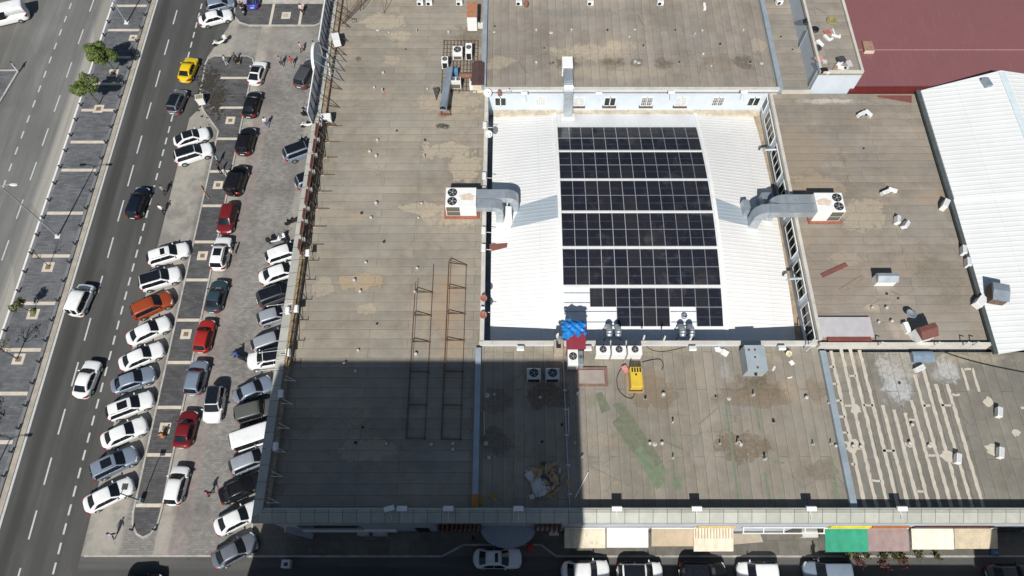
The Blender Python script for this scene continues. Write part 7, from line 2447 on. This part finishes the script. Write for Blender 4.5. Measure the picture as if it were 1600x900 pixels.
awning(1084, 1146, 861, 820, 'beige awning with dark stripes along its back half', stripes_mat(), 3.4, 2.6)
awning(1290, 1357, 862, 826, 'bright green awning below the yellow sign', mat('green_canvas', (0.025, 0.265, 0.16), 0.8, var=0.18, scale=1.2, stain=((0.06, 0.2, 0.13), 0.58)))
awning(1357, 1421, 861, 826, 'mauve-brown awning right of the green one', mat('mauve_canvas', (0.28, 0.205, 0.195), 0.85, var=0.16, scale=1.5))
awning(1425, 1491, 858, 826, 'pale cream awning right of the mauve-brown one', mat('pale_canvas', (0.66, 0.64, 0.54), 0.85, var=0.1, stain=((0.5, 0.45, 0.35), 0.60)))
awning(1492, 1559, 857, 826, 'sand-coloured awning at the right end of the row', mat('sand_canvas', (0.50, 0.42, 0.30), 0.85, var=0.15, stain=((0.36, 0.29, 0.2), 0.58)))
# shop openings, signs, louvres and the round entrance canopy
for k, (xa, xb) in enumerate(((4.7, 8.3), (8.5, 12.3), (12.6, 16.1), (16.4, 19.6), (25.6, 28.6))):
    q = MB(); q.box(xa, xb, yf - .09, yf - .01, .2, 2.9); q.build('shop_window', M_GLASS, front)
for k, (xa, xb) in enumerate(((28.9, 31.6), (31.9, 35.3), (35.6, 39.0), (39.3, 42.8), (43.2, 47))):
    q = MB(); q.box(xa, xb, yf - .09, yf - .01, .2, 2.9); q.build('shop_window', M_GLASS, fright)
for (xa, xb, m, par, nm, lab) in ((28.3, 31.9, mat('yellow_sign', (0.72, 0.60, 0.04), 0.5), fright, 'shop_sign', 'flat yellow shop sign above the green awning'),
                                  (32.0, 35.3, mat('orange_sign', (0.40, 0.14, 0.04), 0.6), fright, 'shop_sign', 'orange-brown shop sign above the mauve-brown awning'),
                                  (16.5, 19.8, mat('tan_sign', (0.62, 0.45, 0.22), 0.6), fright, 'shop_sign', 'tan board above the striped awning'),
                                  (35.8, 42.8, mat('dark_red_sign', (0.06, 0.012, 0.012), 0.5), fright, 'shop_sign', 'long dark red shop sign above the two pale awnings')):
    q = MB(); q.hexa([(xa, yf - .16, 3.35), (xb, yf - .16, 3.35), (xb, yf - .02, 3.35), (xa, yf - .02, 3.35)], [(xa, yf - .12, 4.1), (xb, yf - .12, 4.1), (xb, yf - .02, 4.1), (xa, yf - .02, 4.1)])
    tag(q.build(nm, m), lab, 'shop sign')
q = MB(); q.bar((20.6, 7.85, 3.2), (28.0, 7.85, 3.2), .1); q.bar((20.6, yf - .1, 3.5), (28.0, yf - .1, 3.5), .1)
for x in (20.7, 22.5, 24.3, 26.2, 27.9):
    q.bar((x, 7.85, 3.2), (x, yf - .1, 3.5), .08)
tag(q.build('pergola', M_OFFW), 'bare pale awning frame right of the striped awning', 'awning frame')
q = MB(); q.poly([(20.2, 8.2, .146), (23.2, 8.2, .146), (23.4, 7.45, .146), (20.2, 7.2, .146)]); o = q.build('pale_patch', mat('pale_paving', (0.42, 0.36, 0.28), 0.9, var=0.12)); o.parent = walk  # paler quad laid over the paving
for k, (xa, xb) in enumerate(((-6.6, -2.6), (1.9, 4.4))):
    q = MB()
    n = int((xb - xa) / .38)
    for i in range(n):
        x = xa + (xb - xa) * (i + .5) / n
        q.hexa([(x - .13, yf - .45, 3.0), (x + .05, yf - .45, 3.0), (x + .13, yf - .02, 3.0), (x - .05, yf - .02, 3.0)], [(x - .13, yf - .45, 5.5), (x + .05, yf - .45, 5.5), (x + .13, yf - .02, 5.5), (x - .05, yf - .02, 5.5)])
    q.build('louvres', mat('brown_louvres', (0.15, 0.055, 0.03), 0.7, var=0.25), front if k else west)
q = MB()
q.prism([(-.35 + 2.5 * math.cos(math.pi + math.pi * k / 24), yf - .004 + 1.85 * math.sin(math.pi + math.pi * k / 24)) for k in range(25)], 3.6, 3.85)
cnp = tag(q.build('entrance_canopy', mat('blue_grey_canopy', (0.27, 0.31, 0.34), 0.7, var=0.12)), 'half-round grey canopy over the market entrance', 'canopy')
q = MB(); q.cbox((*P(450, 882, .02), .02), (.75, .7, .85)); wb = thing('crate_box', 'white box with a dark mark standing in the shaded street', 'box', (*P(450, 882, .02), .02))
o = q.build('casing', M_OFFW, wb); q = MB(); c = P3(450, 882, .02); q.cbox((c.x + .05, c.y - .05, .872), (.35, .3, .02)); q.build('dark_mark', M_DSTEEL, wb)
q = MB(); q.lathe((*P(828, 857, .02), .02), [(.34, 0), (.30, .5), (.36, .9), (.2, 1.0)], 12); tag(q.build('bin', mat('red_plastic', (0.42, 0.03, 0.02), 0.5)), 'red plastic drum in the shaded street right of the round canopy', 'drum')
q = MB(); q.cbox((*P(865, 833, .15), .15), (.9, .5, .7)); tag(q.build('cabinet', M_OFFW), 'low white cabinet at the shop wall left of the first awning', 'cabinet')
for k, (u, w_) in enumerate(((570, 1.1), (596, 1.3))):
    q = MB(); q.cbox((*P(u, 834, .15), .15), (w_, .5, .95)); q.box(P(u, 834, .15)[0] - .3, P(u, 834, .15)[0] + .3, P(u, 834, .15)[1] - .29, P(u, 834, .15)[1] - .25, .4, .9)
    tag(q.build('wall_unit', M_CONC), 'pale floor-standing unit against the shaded front wall, %s of two' % ('left', 'right')[k], 'wall unit')
q = MB(); q.loft([[(a, b_, z) for a, b_ in ((-.35, -.2), (.3, -.25), (.35, .2), (-.25, .3))] for z in (0, .25)] + [[(-.15, -.1, .45), (.15, -.1, .45), (.15, .12, .42), (-.15, .1, .42)]])
o = tag(q.build('bag', mat('blue_bag', (0.16, 0.22, 0.42), 0.7)), 'pale blue sack on the walk in the shade at far right', 'sack'); o.location = (*P(1552, 864, .15), .15)
q = MB(); q.cbox((*P(1262, 834, .15), .15), (1.6, .7, .75)); tag(q.build('market_table', M_OFFW), 'white covered table outside the shop left of the green awning', 'table')
rp = random.Random(31)


def potted(u, v, label, red=False, h=.7):
    c = P3(u, v, .06)
    t = thing('potted_plant', label, 'potted plant', c, 0, 'potted plants below the awnings')
    q = MB(); q.lathe((c.x, c.y, .03), [(.17, 0), (.24, .3), (.26, .34), (.2, .34)], 12); q.build('pot', mat('dark_pot', (0.09, 0.06, 0.05), 0.7), t)
    q = MB()
    for k in range(60):
        a, e = rp.uniform(0, 6.28), rp.uniform(.2, 1.3)
        d = Vector((math.cos(a) * math.cos(e), math.sin(a) * math.cos(e), math.sin(e)))
        p = Vector((c.x, c.y, .35)) + d * rp.uniform(.12, h)
        s = rp.uniform(.06, .14)
        n_ = d.orthogonal().normalized() * s
        q.poly([p - d * s, p + n_ * .5, p + d * s, p - n_ * .5])
    q.build('leaves', LEAF if not red else mat('red_leaves', (0.16, 0.02, 0.025), 0.7, var=0.4), t)


for k, u in enumerate((1322, 1336, 1352, 1378, 1394, 1408, 1432, 1462)):
    potted(u, 868 + (k % 2) * 2, 'green potted plant on the kerb below the awnings, %s from the left' % ORD[k])
for k, (u, v) in enumerate(((1341, 880), (1378, 884), (1407, 879))):
    potted(u, v, 'dark red potted plant on the street side of the kerb, %s of three' % ('leftmost', 'middle', 'rightmost')[k], True, .8)
